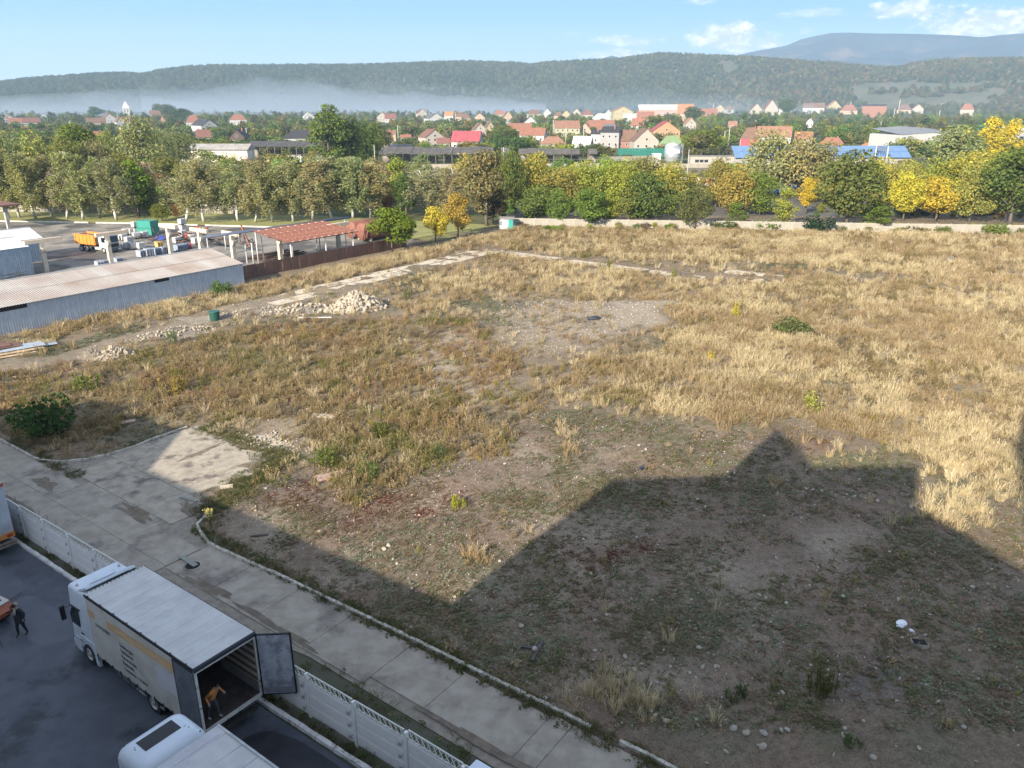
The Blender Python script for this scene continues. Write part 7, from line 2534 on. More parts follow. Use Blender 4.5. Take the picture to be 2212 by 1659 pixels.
HOUSES = [
    # label, x0, x1, top, eave, base, kind, roof, wall, yaw, storeys, deep
    ('white house with a bright crimson roof in front of the village', 975, 1045, 287, 307, 323, 'side', 'crimson', 'white', -16, 1, .8),
    ('cream chalet with a brown roof left of the crimson roof', 906, 958, 283, 298, 317, 'front', 'maroon', 'cream', 20, 2, 1.0),
    ('low brown roofed annex right of the cream chalet', 945, 972, 300, 309, 318, 'side', 'maroon', 'cream', 0, 1, .8),
    ('cream gable house with a yellow dormer behind the crimson roof', 1020, 1050, 268, 281, 294, 'front', 'brown', 'cream', 14, 1, 1.0),
    ('yellow gable right of the cream gable house', 1046, 1068, 265, 277, 292, 'front', 'brown', 'yellow', 14, 1, 1.0),
    ('lemon yellow house with a rusty tiled roof', 1195, 1252, 264, 278, 295, 'side', 'rust', 'lemon', 8, 2, .8),
    ('long red roof beside the round green tree', 1098, 1148, 268, 280, 286, 'side', 'red', 'peach', 0, 1, .6),
    ('white house with two red roofs left of the grey two storey house', 1122, 1182, 279, 293, 307, 'side', 'red', 'white', -12, 1, .8),
    ('orange brown hip roof low among the bushes', 1166, 1222, 297, 312, 318, 'hip', 'rust', 'cream', 0, 1, .8),
    ('grey metal roofed gable house with steep pale roof', 1235, 1282, 297, 318, 323, 'side', 'pale', 'grey', -24, 1, .7),
    ('grey two storey house with a black roof', 1296, 1342, 278, 289, 318, 'mono', 'dark', 'grey', -14, 2, .8),
    ('lower white part of the two storey house with the black roof', 1276, 1298, 284, 292, 314, 'mono', 'dark', 'white', -10, 1, .8),
    ('brown tiled low house left of the cream gable', 1334, 1372, 284, 304, 318, 'side', 'brown', 'brick', 0, 1, .8),
    ('cream gable house with a mossy brown roof behind the green wall', 1360, 1420, 282, 306, 325, 'front', 'brown', 'cream', 12, 1, .9),
    ('orange house with a red gable roof and white windows', 1402, 1466, 266, 285, 307, 'front', 'crimson', 'orange', 10, 2, .8),
    ('yellow walled house with a pale green hip roof at the silo', 1424, 1474, 296, 312, 326, 'hip', 'green', 'yellow', 0, 1, .8),
    ('house with a pale hip roof left of the yellow house', 1278, 1320, 247, 258, 263, 'hip', 'pale', 'cream', 0, 1, .8),
    ('yellow orange house left of the white sign hall', 1320, 1366, 233, 243, 258, 'front', 'orange', 'yellow', 8, 2, .8),
    ('white porch below the yellow orange house', 1346, 1374, 247, 250, 263, 'mono', 'pale', 'white', 0, 1, .6),
    ('large red roof below the white sign hall', 1374, 1412, 243, 256, 262, 'side', 'red', 'cream', 0, 1, .8),
    ('red roof with a white gable left of the orange house', 1362, 1396, 258, 272, 283, 'side', 'red', 'white', -22, 1, .8),
    ('wide red roof under the pale hip roof', 1270, 1326, 262, 276, 284, 'side', 'red', 'brick', 0, 1, .6),
    ('brown gable right of the lemon yellow house', 1250, 1276, 268, 283, 294, 'front', 'brown', 'peach', 0, 1, 1.0),
    ('small dark roof between the red roofs', 1305, 1328, 270, 282, 287, 'side', 'slate', 'brown', 0, 1, .8),
    ('orange roofed block right of the white sign hall', 1462, 1496, 228, 246, 260, 'side', 'orange', 'peach', 0, 1, .7),
    ('cream gable with an orange roof right of the orange house', 1476, 1502, 257, 268, 279, 'front', 'orange', 'cream', 14, 1, 1.0),
    ('red roofed house above the dark round tree', 1494, 1518, 220, 230, 240, 'hip', 'red', 'white', 0, 1, .8),
    ('low long red roof right of the dark round tree', 1508, 1548, 236, 244, 250, 'side', 'red', 'brick', 0, 1, .5),
    ('yellow gable in the far row right of the red roofs', 1544, 1564, 228, 236, 244, 'front', 'brown', 'yellow', 0, 1, 1.0),
    ('brown roof joined to the far yellow gable', 1562, 1584, 230, 238, 243, 'hip', 'brown', 'cream', 0, 1, .8),
    ('small orange roofed box among the trees', 1573, 1591, 263, 272, 276, 'side', 'rust', 'brick', 0, 1, .6),
    ('far cream gable left of the red and cream pair', 1618, 1644, 226, 238, 247, 'front', 'brown', 'cream', 10, 1, 1.0),
    ('red and cream gable house in the far row', 1648, 1678, 219, 236, 247, 'front', 'red', 'cream', 10, 1, 1.0),
    ('white walled house with a brown roof right of the far round tree', 1682, 1708, 228, 237, 247, 'hip', 'brown', 'white', 0, 1, .8),
    ('long brown roof on white walls in the far row', 1734, 1778, 224, 234, 243, 'side', 'brown', 'white', 0, 1, .6),
    ('far yellow and orange gable house', 1784, 1813, 220, 232, 242, 'front', 'orange', 'yellow', 12, 1, 1.0),
    ('far red hip roof right of the yellow and orange gable', 1815, 1850, 228, 240, 245, 'hip', 'red', 'peach', 0, 1, .8),
    ('modern black and orange house in the far row', 1862, 1910, 228, 231, 252, 'mono', 'dark', 'brick', 0, 2, .6),
    ('brown hip roof right of the modern black house', 1910, 1936, 225, 234, 239, 'hip', 'brown', 'cream', 0, 1, .8),
    ('brown roof with a second lower roof in the far row', 1938, 1966, 227, 238, 243, 'hip', 'brown', 'peach', 0, 1, .8),
    ('cream gable fourth from the right in the far row', 1968, 1992, 227, 236, 243, 'front', 'red', 'cream', 8, 1, 1.0),
    ('cream gable with a broad red roof in the far row', 1996, 2026, 225, 236, 241, 'front', 'red', 'cream', 8, 1, 1.0),
    ('bright yellow gable in the far row', 2025, 2041, 224, 233, 242, 'front', 'orange', 'yellow', 0, 1, 1.0),
    ('small red gable right of the bright yellow one', 2040, 2062, 227, 235, 242, 'front', 'red', 'cream', 0, 1, 1.0),
    ('red roofed tall house at the right of the far row', 2090, 2113, 216, 226, 238, 'side', 'red', 'white', 0, 1, .8),
    ('low red hip roofs at the right end of the far row', 2074, 2100, 226, 238, 248, 'hip', 'red', 'cream', 0, 1, .8),
    ('broad brown barn roof at the right edge', 2166, 2206, 215, 230, 234, 'side', 'brown', 'brown', 0, 1, .5),
    ('small white cabin with a red roof on the green slope', 1741, 1755, 257, 264, 274, 'front', 'red', 'white', 0, 1, 1.0),
    ('house with a mossy brown hip roof and white walls at the railway', 1598, 1640, 279, 303, 318, 'hip', 'brown', 'white', 0, 1, .8),
    ('wide tiled roof joined to the mossy hip roof', 1634, 1704, 277, 296, 318, 'side', 'rust', 'white', 0, 1, .5),
    ('red roof in front of the mossy hip roof', 1600, 1640, 303, 318, 323, 'side', 'crimson', 'white', 0, 1, .5),
    ('red roof right of the big pale green tree', 1716, 1752, 287, 300, 312, 'side', 'red', 'cream', 0, 1, .6),
    ('red hip roofs above the blue building', 1766, 1824, 299, 317, 322, 'hip', 'red', 'cream', 0, 1, .8),
    ('orange roof peeping over the blue building', 1858, 1892, 310, 318, 322, 'hip', 'orange', 'cream', 0, 1, .8),
    ('far white gable left of the brown pair', 814, 838, 244, 254, 262, 'front', 'brown', 'cream', 0, 1, 1.0),
    ('far red roof beside the white gable near the poplar', 832, 856, 247, 257, 263, 'side', 'maroon', 'white', 0, 1, .8),
    ('far cream gable with a dark opening', 899, 922, 237, 246, 254, 'front', 'brown', 'cream', 12, 1, 1.0),
    ('far white gable with a long dark roof', 917, 958, 247, 257, 264, 'front', 'slate', 'white', 18, 1, 1.0),
    ('far white house with an orange roof', 960, 982, 243, 251, 262, 'side', 'orange', 'white', -14, 1, .8),
    ('far brown roof right of the orange roof', 984, 1004, 244, 253, 259, 'hip', 'brown', 'peach', 0, 1, .8),
    ('far low brown hip roof', 996, 1016, 247, 256, 261, 'hip', 'brown', 'cream', 0, 1, .8),
    ('far brown gable by the tall far trees', 1025, 1047, 246, 254, 260, 'front', 'brown', 'peach', 0, 1, 1.0),
    ('far red roofed house behind the white gable', 1067, 1091, 239, 248, 254, 'hip', 'red', 'cream', 0, 1, .8),
    ('far peach gable facing the sun', 1086, 1106, 243, 253, 262, 'front', 'brown', 'peach', 10, 1, 1.0),
    ('white gable above the red roofs', 1132, 1160, 254, 266, 272, 'front', 'grey', 'white', 0, 1, 1.0),
    ('far cream house left of the two brown gables', 1138, 1170, 238, 247, 252, 'hip', 'brown', 'cream', 0, 1, .8),
    ('far white gable right of the cream house', 1174, 1190, 236, 245, 252, 'front', 'brown', 'white', 0, 1, 1.0),
    ('far brown roof low in the row', 1196, 1215, 243, 251, 256, 'hip', 'brown', 'peach', 0, 1, .8),
    ('far yellow cream gable', 1214, 1232, 240, 248, 254, 'front', 'brown', 'yellow', 0, 1, 1.0),
    ('far brown gable near the pale hip roof', 1236, 1254, 236, 245, 252, 'front', 'brown', 'cream', 0, 1, 1.0),
    ('far red brown roof next to the pale hip roof', 1256, 1281, 240, 249, 255, 'hip', 'maroon', 'cream', 0, 1, .8),
    ('far mint green gable', 1307, 1321, 238, 246, 252, 'front', 'grey', 'mint', 0, 1, 1.0),
    ('white gable at the far left with a red roof beside it', 12, 30, 249, 257, 262, 'front', 'red', 'white', 8, 1, 1.0),
    ('long red roof at the far left', 22, 52, 256, 264, 269, 'side', 'red', 'white', 0, 1, .5),
    ('second red roof from the left edge', 54, 86, 256, 265, 271, 'side', 'maroon', 'white', 0, 1, .5),
    ('small white gable far left of the church', 88, 101, 246, 253, 257, 'front', 'grey', 'white', 0, 1, 1.0),
    ('white gable house in front of the church', 250, 268, 253, 264, 271, 'front', 'brown', 'white', 14, 1, 1.0),
    ('long brown roof joined to the white gable before the church', 262, 282, 254, 266, 270, 'side', 'brown', 'white', 0, 1, .6),
    ('brown roofs left of the white gable before the church', 190, 228, 256, 265, 269, 'side', 'brown', 'peach', 0, 1, .5),
    ('white peaked house left of the church', 222, 250, 247, 257, 264, 'front', 'maroon', 'white', 10, 1, 1.0),
    ('red roof half hidden by the dark tree at the left', 204, 228, 285, 293, 298, 'side', 'red', 'brown', -14, 1, .8),
    ('small grey wooden shed among the left trees', 247, 277, 305, 316, 326, 'front', 'slate', 'brown', 20, 1, 1.0),
    ('building with a ribbed grey metal roof on the left', 264, 304, 278, 289, 299, 'side', 'grey', 'cream', 6, 1, .6),
    ('brown roofed house right of the church trees', 326, 350, 240, 248, 254, 'side', 'brown', 'peach', 0, 1, .6),
    ('small bright orange gable among the trees', 346, 358, 252, 262, 268, 'front', 'orange', 'orange', 0, 1, 1.0),
    ('red roofed house behind the black roofed gable', 404, 434, 251, 265, 272, 'hip', 'red', 'white', 0, 1, .8),
    ('white gable with a broad black roof', 418, 466, 260, 272, 282, 'front', 'dark', 'white', 26, 1, 1.2),
    ('white house with a swept red roof', 498, 533, 249, 260, 269, 'hip', 'red', 'white', 0, 1, .8),
    ('white walled house with a brown roof left of the dark gable', 428, 456, 283, 296, 308, 'side', 'maroon', 'white', 0, 1, .7),
    ('dark brown gable house with a black roof', 500, 540, 282, 298, 312, 'front', 'dark', 'brown', -18, 1, 1.1),
    ('white bungalow with a dark hip roof beside the poplar', 616, 684, 284, 300, 310, 'hip', 'dark', 'white', 0, 1, .8),
    ('far white gable left of the poplar', 655, 679, 245, 253, 259, 'front', 'grey', 'white', 10, 1, 1.0),
    ('peach wall house right of the hanging willow', 818, 856, 285, 292, 316, 'mono', 'rust', 'peach', 0, 1, .7),
    ('small red roof behind the utility pole', 866, 888, 292, 297, 304, 'side', 'red', 'cream', 0, 1, .7),
    ('dark wooden shed at the long ruined roof', 840, 890, 315, 318, 334, 'mono', 'slate', 'brown', 0, 1, .5)]
for h in HOUSES:
    house(*h[:10], storeys=h[10], deep=h[11])


def wpx(x0, x1, yb):
    g = at((x0 + x1) / 2, yb)
    zc = g.y * math.cos(PITCH) + CAMH * math.sin(PITCH)
    return g, SC * zc / FOC


# church
g, k = wpx(265, 285, 252)
ch = thing('church', 'white church tower with a pointed pale roof above the left village', 'church', (g.x, g.y, 0), .4)
w = 14 * k / 2
MB().box(-w, w, -w, w, 0, 18 * k).build('tower', wallmat('white'), ch)
MB().add([(-w - .5, -w - .5, 17.6 * k), (w + .5, -w - .5, 17.6 * k), (w + .5, w + .5, 17.6 * k), (-w - .5, w + .5, 17.6 * k), (0, 0, 32 * k)], [(0, 1, 4), (1, 2, 4), (2, 3, 4), (3, 0, 4), (3, 2, 1, 0)]).build('spire', mat('spire', (.6, .58, .54), (.5, .48, .45), .3, .7), ch)
for x in (-w * .4, w * .4):
    MB().box(x - .7, x + .7, -w - .1, -w + .1, 9 * k, 15 * k).build('belfry_window', WIN, ch)
MB().box(w * .9, w * 2.2, -w * 1.3, w * 1.3, 0, 5 * k).build('nave', wallmat('white'), ch)
HOUSE_RECTS.append((258, 292, 220, 254))

# long store, open sheds and ruined platform roof along the railway
g, k = wpx(388, 537, 350)
st_ = thing('long_store', 'long white store with a weathered grey roof by the railway', 'store', (g.x, g.y, 0), rad(-2))
L = 149 * k
MB().box(-L / 2, L / 2, 0, 9, 0, 26 * k).build('wall', mat('store_wall', (.68, .62, .52), (.55, .50, .42), .5, .9), st_)
MB().prism([(-.8, 25.5 * k), (9.8, 25.5 * k), (4.5, 37 * k)], -L / 2 - .6, L / 2 + .6, 0, 'X').build('roof', mat('store_roof', (.23, .215, .20), (.32, .30, .27), .5, .9), st_)
for f in (-.3, -.05, .3):
    MB().box(L * f - 1.6, L * f + 1.6, -.08, .02, .3, 18 * k).build('gate', mat('gate_wood', (.45, .38, .27), (.35, .29, .2), 1, .9), st_)
HOUSE_RECTS.append((385, 690, 306, 350))


def open_roof(name, lab, x0, x1, yt, ye, yb, col, broken=False, n=10):
    g, k = wpx(x0, x1, yb)
    L = (x1 - x0) * k
    t = thing(name, lab, 'open shed', (g.x, g.y, 0), rad(-2))
    he, ht = (yb - ye) * k, (yb - yt) * k
    m = mat('ruin_' + name + str(col[0]), col, tuple(v * .6 for v in col), .5, .95, c3=tuple(v * 1.8 for v in col), s3=.25)
    for i in range(n):
        a, b_ = -L / 2 + L * i / n, -L / 2 + L * (i + 1) / n
        sag = (rng.random() - .5) * (.5 if broken else .15)
        if broken and i in (n - 2,):
            continue
        MB().prism([(-.6, he + sag), (7.5, ht + sag), (7.5, ht + .2 + sag), (-.6, he + .2 + sag)], a, b_ - .02, 0, 'X').build('roof_sheet', m, t)
        for y in (0, 7):
            MB().box(a - .12, a + .12, y - .12, y + .12, 0, he + .3 + (ht - he) * (y / 8)).build('post', paint((.16, .13, .11), .9), t)
        if i % 3 != 1:
            MB().box(a + .2, b_ - .2, 6.5, 6.6, 0, he * .7).build('back_board', mat('ruin_board', (.16, .12, .10), (.3, .27, .24), .4, .95), t)
    return t


open_roof('open_shed', 'dark roofed open shed joined to the long white store', 532, 690, 309, 318, 346, (.075, .07, .07))
open_roof('ruined_platform', 'long ruined platform roof on posts beside the railway', 818, 1100, 322, 334, 354, (.10, .092, .085), True, 16)
open_roof('ruined_platform', 'collapsed right end of the platform roof with loose sheets', 1120, 1290, 325, 333, 352, (.12, .105, .09), True, 9)
HOUSE_RECTS.append((818, 1300, 322, 352))
r7 = random.Random(4)
for i, (x, y) in enumerate([(590, 352), (603, 350), (616, 352), (628, 349), (640, 351)]):
    g, k = wpx(x, x + 1, y)
    t = thing('pale_stack', ['pale green stack left end of the row behind the birches', 'taller pale green stack second in the row behind the birches', 'pale green stack in the middle of the row behind the birches', 'white topped stack fourth in the row behind the birches', 'last pale stack of the row behind the birches'][i], 'stack', (g.x, g.y, 0), 0)
    for j in range(5):
        MB().box(-2.4, 2.4, -1, 1, j * .5, j * .5 + .42, bev=.03).build('layer', mat('mint_layer', (.50, .60, .50), (.62, .66, .58), .8, .8), t).rotation_euler = (0, 0, (r7.random() - .5) * .1)
panel_wall('concrete_wall', 'low cream wall along the railway in front of the platform roof', at(804, 364), at(1300, 362), 3)
panel_wall('concrete_wall', 'cream wall between the silo and the blue building', at(1300, 364), at(1600, 362), 3)
panel_wall('concrete_wall', 'cream wall behind the loading area right of the platform roof', at(1290, 350), at(1420, 346), 4)

g, k = wpx(1437, 1471, 354)
si = thing('silo', 'round galvanised silo with a conical green top and a white sign', 'silo', (g.x, g.y + 3, 0))
r_ = 17 * k
n = 24
MB().cyl((0, 0, 0), r_, 38 * k, n).build('shell', mat('silo_metal', (.42, .45, .47), (.52, .55, .57), .4, .4, .5), si)
MB().tube([(0, 0, 38 * k), (0, 0, 43 * k)], [r_ * 1.03, .5], n).build('cone', mat('silo_cone', (.45, .5, .47), (.5, .55, .5), .4, .5), si)
for j in range(6):
    MB().tube([(0, 0, j * 7 * k), (0, 0, j * 7 * k + .15)], r_ + .05, n).build('band', GALV, si)
MB().box(-2.2, 2.2, -r_ - .12, -r_ - .02, 22 * k, 29 * k).build('sign', paint((.8, .8, .78), .5), si)
for x in (-.5, .5):
    MB().box(r_ + .5 + x * .8 - .06, r_ + .5 + x * .8 + .06, -.5, -.4, 0, 41 * k).build('ladder_rail', GALV, si)
for j in range(16):
    MB().box(r_ + .1, r_ + .9, -.5, -.4, j * 2.5 * k, j * 2.5 * k + .12).build('rung', GALV, si)
HOUSE_RECTS.append((1434, 1480, 305, 356))
g, k = wpx(1411, 1427, 354)
t = thing('white_block', 'small white block building left of the silo', 'building', (g.x, g.y, 0))
MB().box(-8 * k, 8 * k, 0, 4, 0, 19 * k).build('wall', wallmat('white'), t)
MB().box(-8.6 * k, 8.6 * k, -.3, 4.3, 19 * k, 21 * k).build('roof', paint((.6, .58, .53), .8), t)
g, k = wpx(1334, 1437, 340)
t = thing('green_wall', 'long dark green metal wall in front of the cream gable house', 'wall', (g.x, g.y, 0), rad(-1))
for i in range(20):
    a = -51 * k + i * 102 * k / 20
    MB().box(a, a + 102 * k / 20 - .06, -.06, .06, .1, 19 * k).build('panel', mat('green_panel', (.012, .13, .10), (.015, .155, .12), .6, .5), t)
HOUSE_RECTS.append((1334, 1437, 318, 340))
g, k = wpx(1491, 1585, 356)
t = thing('railway_building', 'low white railway building with three dark windows right of the silo', 'building', (g.x, g.y, 0), rad(-1))
MB().box(-47 * k, 47 * k, 0, 5, 0, 17 * k).build('wall', wallmat('cream'), t)
MB().box(-47.5 * k, 47.5 * k, -.2, 5.2, 17 * k, 18 * k).build('roof', paint((.25, .23, .21), .8), t)
for i in range(3):
    MB().box((-37 + i * 10) * k, (-29 + i * 10) * k, -.06, .04, 5 * k, 11 * k).build('window', WIN, t)

# blue hall, white hall with sawtooth roof, grey hall
g, k = wpx(1584, 1966, 356)
t = thing('blue_hall', 'long low hall with a blue metal roof behind the railway', 'hall', (g.x, g.y, 0), rad(1))
L = 382 * k
MB().box(-L / 2, L / 2, 0, 10, 0, 15 * k).build('wall', wallmat('grey'), t)
bl = mat('blue_roof', (.11, .19, .33), (.13, .215, .36), .5, .5)
N = 36
for i in range(N):
    a = -L / 2 + L * i / N
    MB().prism([(-1, 15 * k), (6, 37 * k), (6, 37 * k + .15), (-1, 15 * k + .15)], a, a + L / N - .05, 0, 'X').build('roof_sheet', bl, t)
MB().box(-L / 2, L / 2, 2.2, 2.4, 25.6 * k, 26.6 * k).build('roof_seam', paint((.05, .12, .25), .6), t)
HOUSE_RECTS.append((1584, 1966, 317, 354))
g, k = wpx(1941, 2095, 330)
t = thing('white_hall', 'large white industrial hall with a ribbed grey roof at the right', 'hall', (g.x, g.y + 6, 0), rad(14))
L, Hh = 150 * k, 36 * k
MB().prism([(-L / 2, 0), (L / 2, 0), (L / 2, Hh * .98), (0, Hh * 1.12), (-L / 2, Hh)], 0, 24).build('wall', wallmat('white'), t)
for i in range(10):
    a = -L / 2 + L * i / 10
    zz = lambda x: Hh + Hh * .12 * (1 - abs(x) / (L / 2))
    MB().add([(a, -.3, zz(a) + .1), (a + L / 10 - .15, -.3, zz(a + L / 10) + .1), (a + L / 10 - .15, 24, zz(a + L / 10) + 2.6), (a, 24, zz(a) + 2.6)], [(0, 1, 2, 3)]).build('roof_sheet', mat('hall_roof', (.17, .175, .18), (.23, .235, .24), .5, .6), t)
MB().box(-L * .28, -L * .12, -.1, .02, 0, 6).build('gate', paint((.55, .3, .2), .7), t)
HOUSE_RECTS.append((1938, 2100, 264, 330))
g, k = wpx(2178, 2240, 322)
t = thing('grey_hall', 'grey hall with a pale flat roof at the right edge', 'hall', (g.x, g.y, 0), 0)
MB().box(-31 * k, 31 * k, 0, 12, 0, 38 * k).build('wall', mat('hall_grey', (.30, .28, .28), (.4, .38, .37), .4, .8), t)
MB().box(-32 * k, 32 * k, -1, 13, 38 * k, 44 * k).build('roof', paint((.5, .5, .5), .6), t)
for i in range(4):
    MB().box((-26 + i * 14) * k, (-17 + i * 14) * k, -.08, .02, 14 * k, 26 * k).build('window', WIN, t)
HOUSE_RECTS.append((2176, 2230, 274, 320))

# hall with the sign
g, k = wpx(1380, 1462, 256)
t = thing('sign_hall', 'white hall with a long sign reading PIESE AUTO', 'shop', (g.x, g.y, 0), rad(-3))
MB().box(-41 * k, 41 * k, 0, 14, 0, 18 * k).build('wall', mat('sign_hall_wall', (.42, .30, .26), (.36, .26, .23), .2, .9), t)
MB().prism([(-41 * k, 18.5 * k), (41 * k, 18.5 * k), (41 * k, 27.5 * k), (-44 * k, 27.5 * k)], -1.2, -.2).build('sign_board', paint((.78, .77, .73), .6), t)
text_part('PIESE AUTO', 8.6 * k, (18 * k, -1.35, 20.0 * k), paint((.02, .02, .025), .6), t, align='CENTER', name='sign_lettering')
MB().box(-41 * k, 41 * k, 0, 14, 27.5 * k, 28.2 * k).build('roof', paint((.5, .48, .45), .7), t)
HOUSE_RECTS.append((1376, 1466, 227, 258))
# far greenhouse like long grey roofs
for (x0, x1, yt, yb, lab) in [(600, 664, 232, 236.5, 'very long low white hall in the misty distance at the left'), (495, 560, 232.5, 236.5, 'low white hall far behind the swept red roof'), (1050, 1105, 262, 270, 'long grey green greenhouse among the far houses')]:
    g, k = wpx(x0, x1, yb)
    t = thing('long_hall', lab, 'hall', (g.x, g.y, 0))
    MB().box(-(x1 - x0) * k / 2, (x1 - x0) * k / 2, 0, 14, 0, (yb - yt) * k * .6).build('wall', wallmat('white'), t)
    MB().prism([(-.5, (yb - yt) * k * .6), (14.5, (yb - yt) * k * .6), (7, (yb - yt) * k)], -(x1 - x0) * k / 2, (x1 - x0) * k / 2, 0, 'X').build('roof', paint((.40, .44, .44), .6), t)


# poles
def pole(x, yt, yb, lab, arm=True, lamp=False, c=(.42, .39, .34), wd=None):
    g, H, W_ = tree_size(x, yb, yt, 2.4)
    t = thing('utility_pole', lab, 'pole', (g.x, g.y, 0), 0)
    r_ = wd or max(.13, W_ * .42)
    MB().tube([(0, 0, 0), (0, 0, H)], [r_, r_ * .7], 8).build('shaft', paint(c, .8), t)
    if arm:
        MB().box(-.9, .9, -.06, .06, H - .7, H - .55).build('crossarm', paint((.25, .23, .21), .8), t)
        for x_ in (-.75, .75):
            MB().cyl((x_, 0, H - .55), .07, .22, 6).build('insulator', paint((.5, .5, .5), .4), t)
    if lamp:
        MB().bar((0, 0, H - .1), (1.4, -.5, H + .25), .08).build('arm', GALV, t)
        MB().box(1.2, 1.9, -.75, -.45, H + .18, H + .32, bev=.04).build('lamp_head', paint((.6, .6, .58), .4), t)
    return t, Vector((g.x, g.y, H))


TOPS = {}
for (x, yt, yb, lab, arm, lamp) in [(812, 313, 384, 'white pole behind the birches right of the willow', False, False), (804, 262, 316, 'brown pole at the right of the hanging willow', False, False), (861, 271, 315, 'pale utility pole left of the cream chalet', True, False), (1195, 259, 296, 'utility pole at the lemon yellow house', True, False),
                                   (1088, 318, 374, 'pale pole between the golden olive trees', True, False), (1052, 364, 488, 'lamp pole in front of the tall brown tree', False, True), (1483, 322, 400, 'thick concrete pole right of the silo', False, False), (1631, 259, 282, 'utility pole above the wide tiled roof', True, False),
                                   (1563, 283, 322, 'pole left of the lattice pole', False, True), (1573, 272, 318, 'grey lattice pole near the mossy hip roof', True, True), (535, 276, 311, 'pale pole beside the dark brown gable house', True, False), (509, 323, 358, 'pole in front of the long white store', False, False), (440, 281, 308, 'pole at the brown roofed white house', True, False),
                                   (237, 334, 362, 'thin pole at the small wooden shed', True, False), (274, 268, 292, 'pole at the ribbed grey roof, left', False, False), (285, 266, 290, 'pole at the ribbed grey roof, right', False, False), (157, 262, 300, 'twin pole among the left trees', True, False), (1260, 276, 312, 'thin pole left of the grey two storey house', False, False),
                                   (1222, 276, 316, 'thin pole before the lemon house', False, False), (1290, 250, 284, 'pole below the pale hip roof', True, False), (1940, 216, 246, 'far pole right of the modern black house', True, False), (1835, 220, 246, 'far pole left of the modern black house', True, False), (1982, 216, 242, 'far pole in the right row', True, False), (2034, 214, 242, 'far lamp pole in the right row', False, True),
                                   (1930, 234, 256, 'pale pole under the modern black house', True, False), (1900, 262, 288, 'pole in the green slope', False, False), (2028, 238, 256, 'thin far pole under the yellow gable', False, False), (1691, 222, 248, 'far pole in front of the round far tree', True, False), (1540, 222, 244, 'far pole right of the red roofs', True, False), (984, 242, 266, 'far pole right of the orange roof', False, False),
                                   (1460, 232, 256, 'pole at the right end of the sign hall', False, False), (1025, 283, 300, 'pole at the yellow dormer house', False, False)]:
    t, p = pole(x, yt, yb, lab, arm, lamp)
    TOPS[x] = p
# catenary portal at the railway
for (x, yt, yb, lab) in [(1888, 314, 356, 'left mast of the railway gantry'), (1913, 316, 358, 'right mast of the railway gantry')]:
    t, p = pole(x, yt, yb, lab, False, False, (.48, .44, .37), .3)
    TOPS[x] = p
a, b = TOPS[1888], TOPS[1913]
gt = thing('gantry', 'dark lattice gantry with insulators between two railway masts', 'gantry', a)
d = b - a
for o in (0, .7):
    MB().bar((-d.x * .12, -d.y * .12, -.3 - o), d * 1.1 + Vector((0, 0, -.3 - o)), .14).build('chord', paint((.10, .08, .07), .8), gt)
for i in range(8):
    p, q = d * (i / 8), d * ((i + 1) / 8)
    MB().bar(p + Vector((0, 0, -.3 if i % 2 else -1)), q + Vector((0, 0, -1 if i % 2 else -.3)), .09).build('brace', paint((.10, .08, .07), .8), gt)
for i in range(5):
    p = d * (.1 + i * .2)
    MB().tube([p + Vector((0, 0, -1)), p + Vector((.3, 0, -2.4))], [.12, .18], 6).build('insulator', paint((.12, .09, .08), .5), gt)


def wire(a, b, sag, lab, r=.022):
    pts = [a.lerp(b, i / 14) - Vector((0, 0, sag * 4 * (i / 14) * (1 - i / 14))) for i in range(15)]
    tag(MB().tube(pts, r, 4, caps=False).build('wire', paint((.30, .29, .27), .6)), lab, 'wire')


wire(TOPS[861], TOPS[1195], 2.0, 'wire sagging between the chalet pole and the lemon house pole', .05)
wire(TOPS[1631], at(2260, 252) + Vector((0, 0, 6)), 2.0, 'wire from the pole above the wide tiled roof to the right edge', .07)
wire(TOPS[1195], TOPS[1631], 2.0, 'wire passing over the middle of the village', .06)
for (ya, yb_, lab) in [(344, 340, 'upper railway wire crossing the right half'), (352, 351, 'lower railway wire crossing the right half')]:
    a = at(1180, 372) + Vector((0, 0, 0))
    d0, d1_ = ray(1180, ya), ray(2260, yb_)
    wire(Vector((0, 0, CAMH)) + d0 * (300 / d0.y), Vector((0, 0, CAMH)) + d1_ * (296 / d1_.y), .4, lab, .035)

# trees between the houses
rv = random.Random(31)
VC = [G_DARK, (.075, .11, .04), G_MID, (.12, .14, .055), GRYG, G_OLIVE, (.10, .12, .06), (.14, .165, .07)]


def covers(x, yb, yt, w):
    for (x0, x1, a, b_) in HOUSE_RECTS:
        if x + w * .42 > x0 and x - w * .42 < x1 and yb > b_ - 3 and yt < b_ - .50 * (b_ - a):
            return True
    return False


cand = []
tries = 0
while len(cand) < 3200 and tries < 36000:
    tries += 1
    x = rv.uniform(-60, 2280)
    yb = 243 + 96 * rv.random() ** 1.5 if rv.random() < .8 else rv.uniform(250, 352)
    if yb > 318 and 1300 < x < 1980 and rv.random() < .5:
        continue
    g = at(x, yb)
    zc = g.y * math.cos(PITCH) + CAMH * math.sin(PITCH)
    k = SC * zc / FOC
    H, Wd = rv.uniform(4.5, 10.5) * (1.15 if g.y > 700 else 1), rv.uniform(6, 12)
    if covers(x, yb, yb - H / k, Wd / k):
        if rv.random() < .6:
            H *= .4
            Wd *= .6
            if covers(x, yb, yb - H / k, Wd / k):
                continue
        else:
            continue
    cand.append((yb, x, H, Wd, g))
cand.sort(key=lambda c: -c[0])
FARC = PROTO['far']
REL = {}
HC = [((h[1] + h[2]) / 2, h[5], h[0], (h[2] - h[1]) / 2) for h in HOUSES]
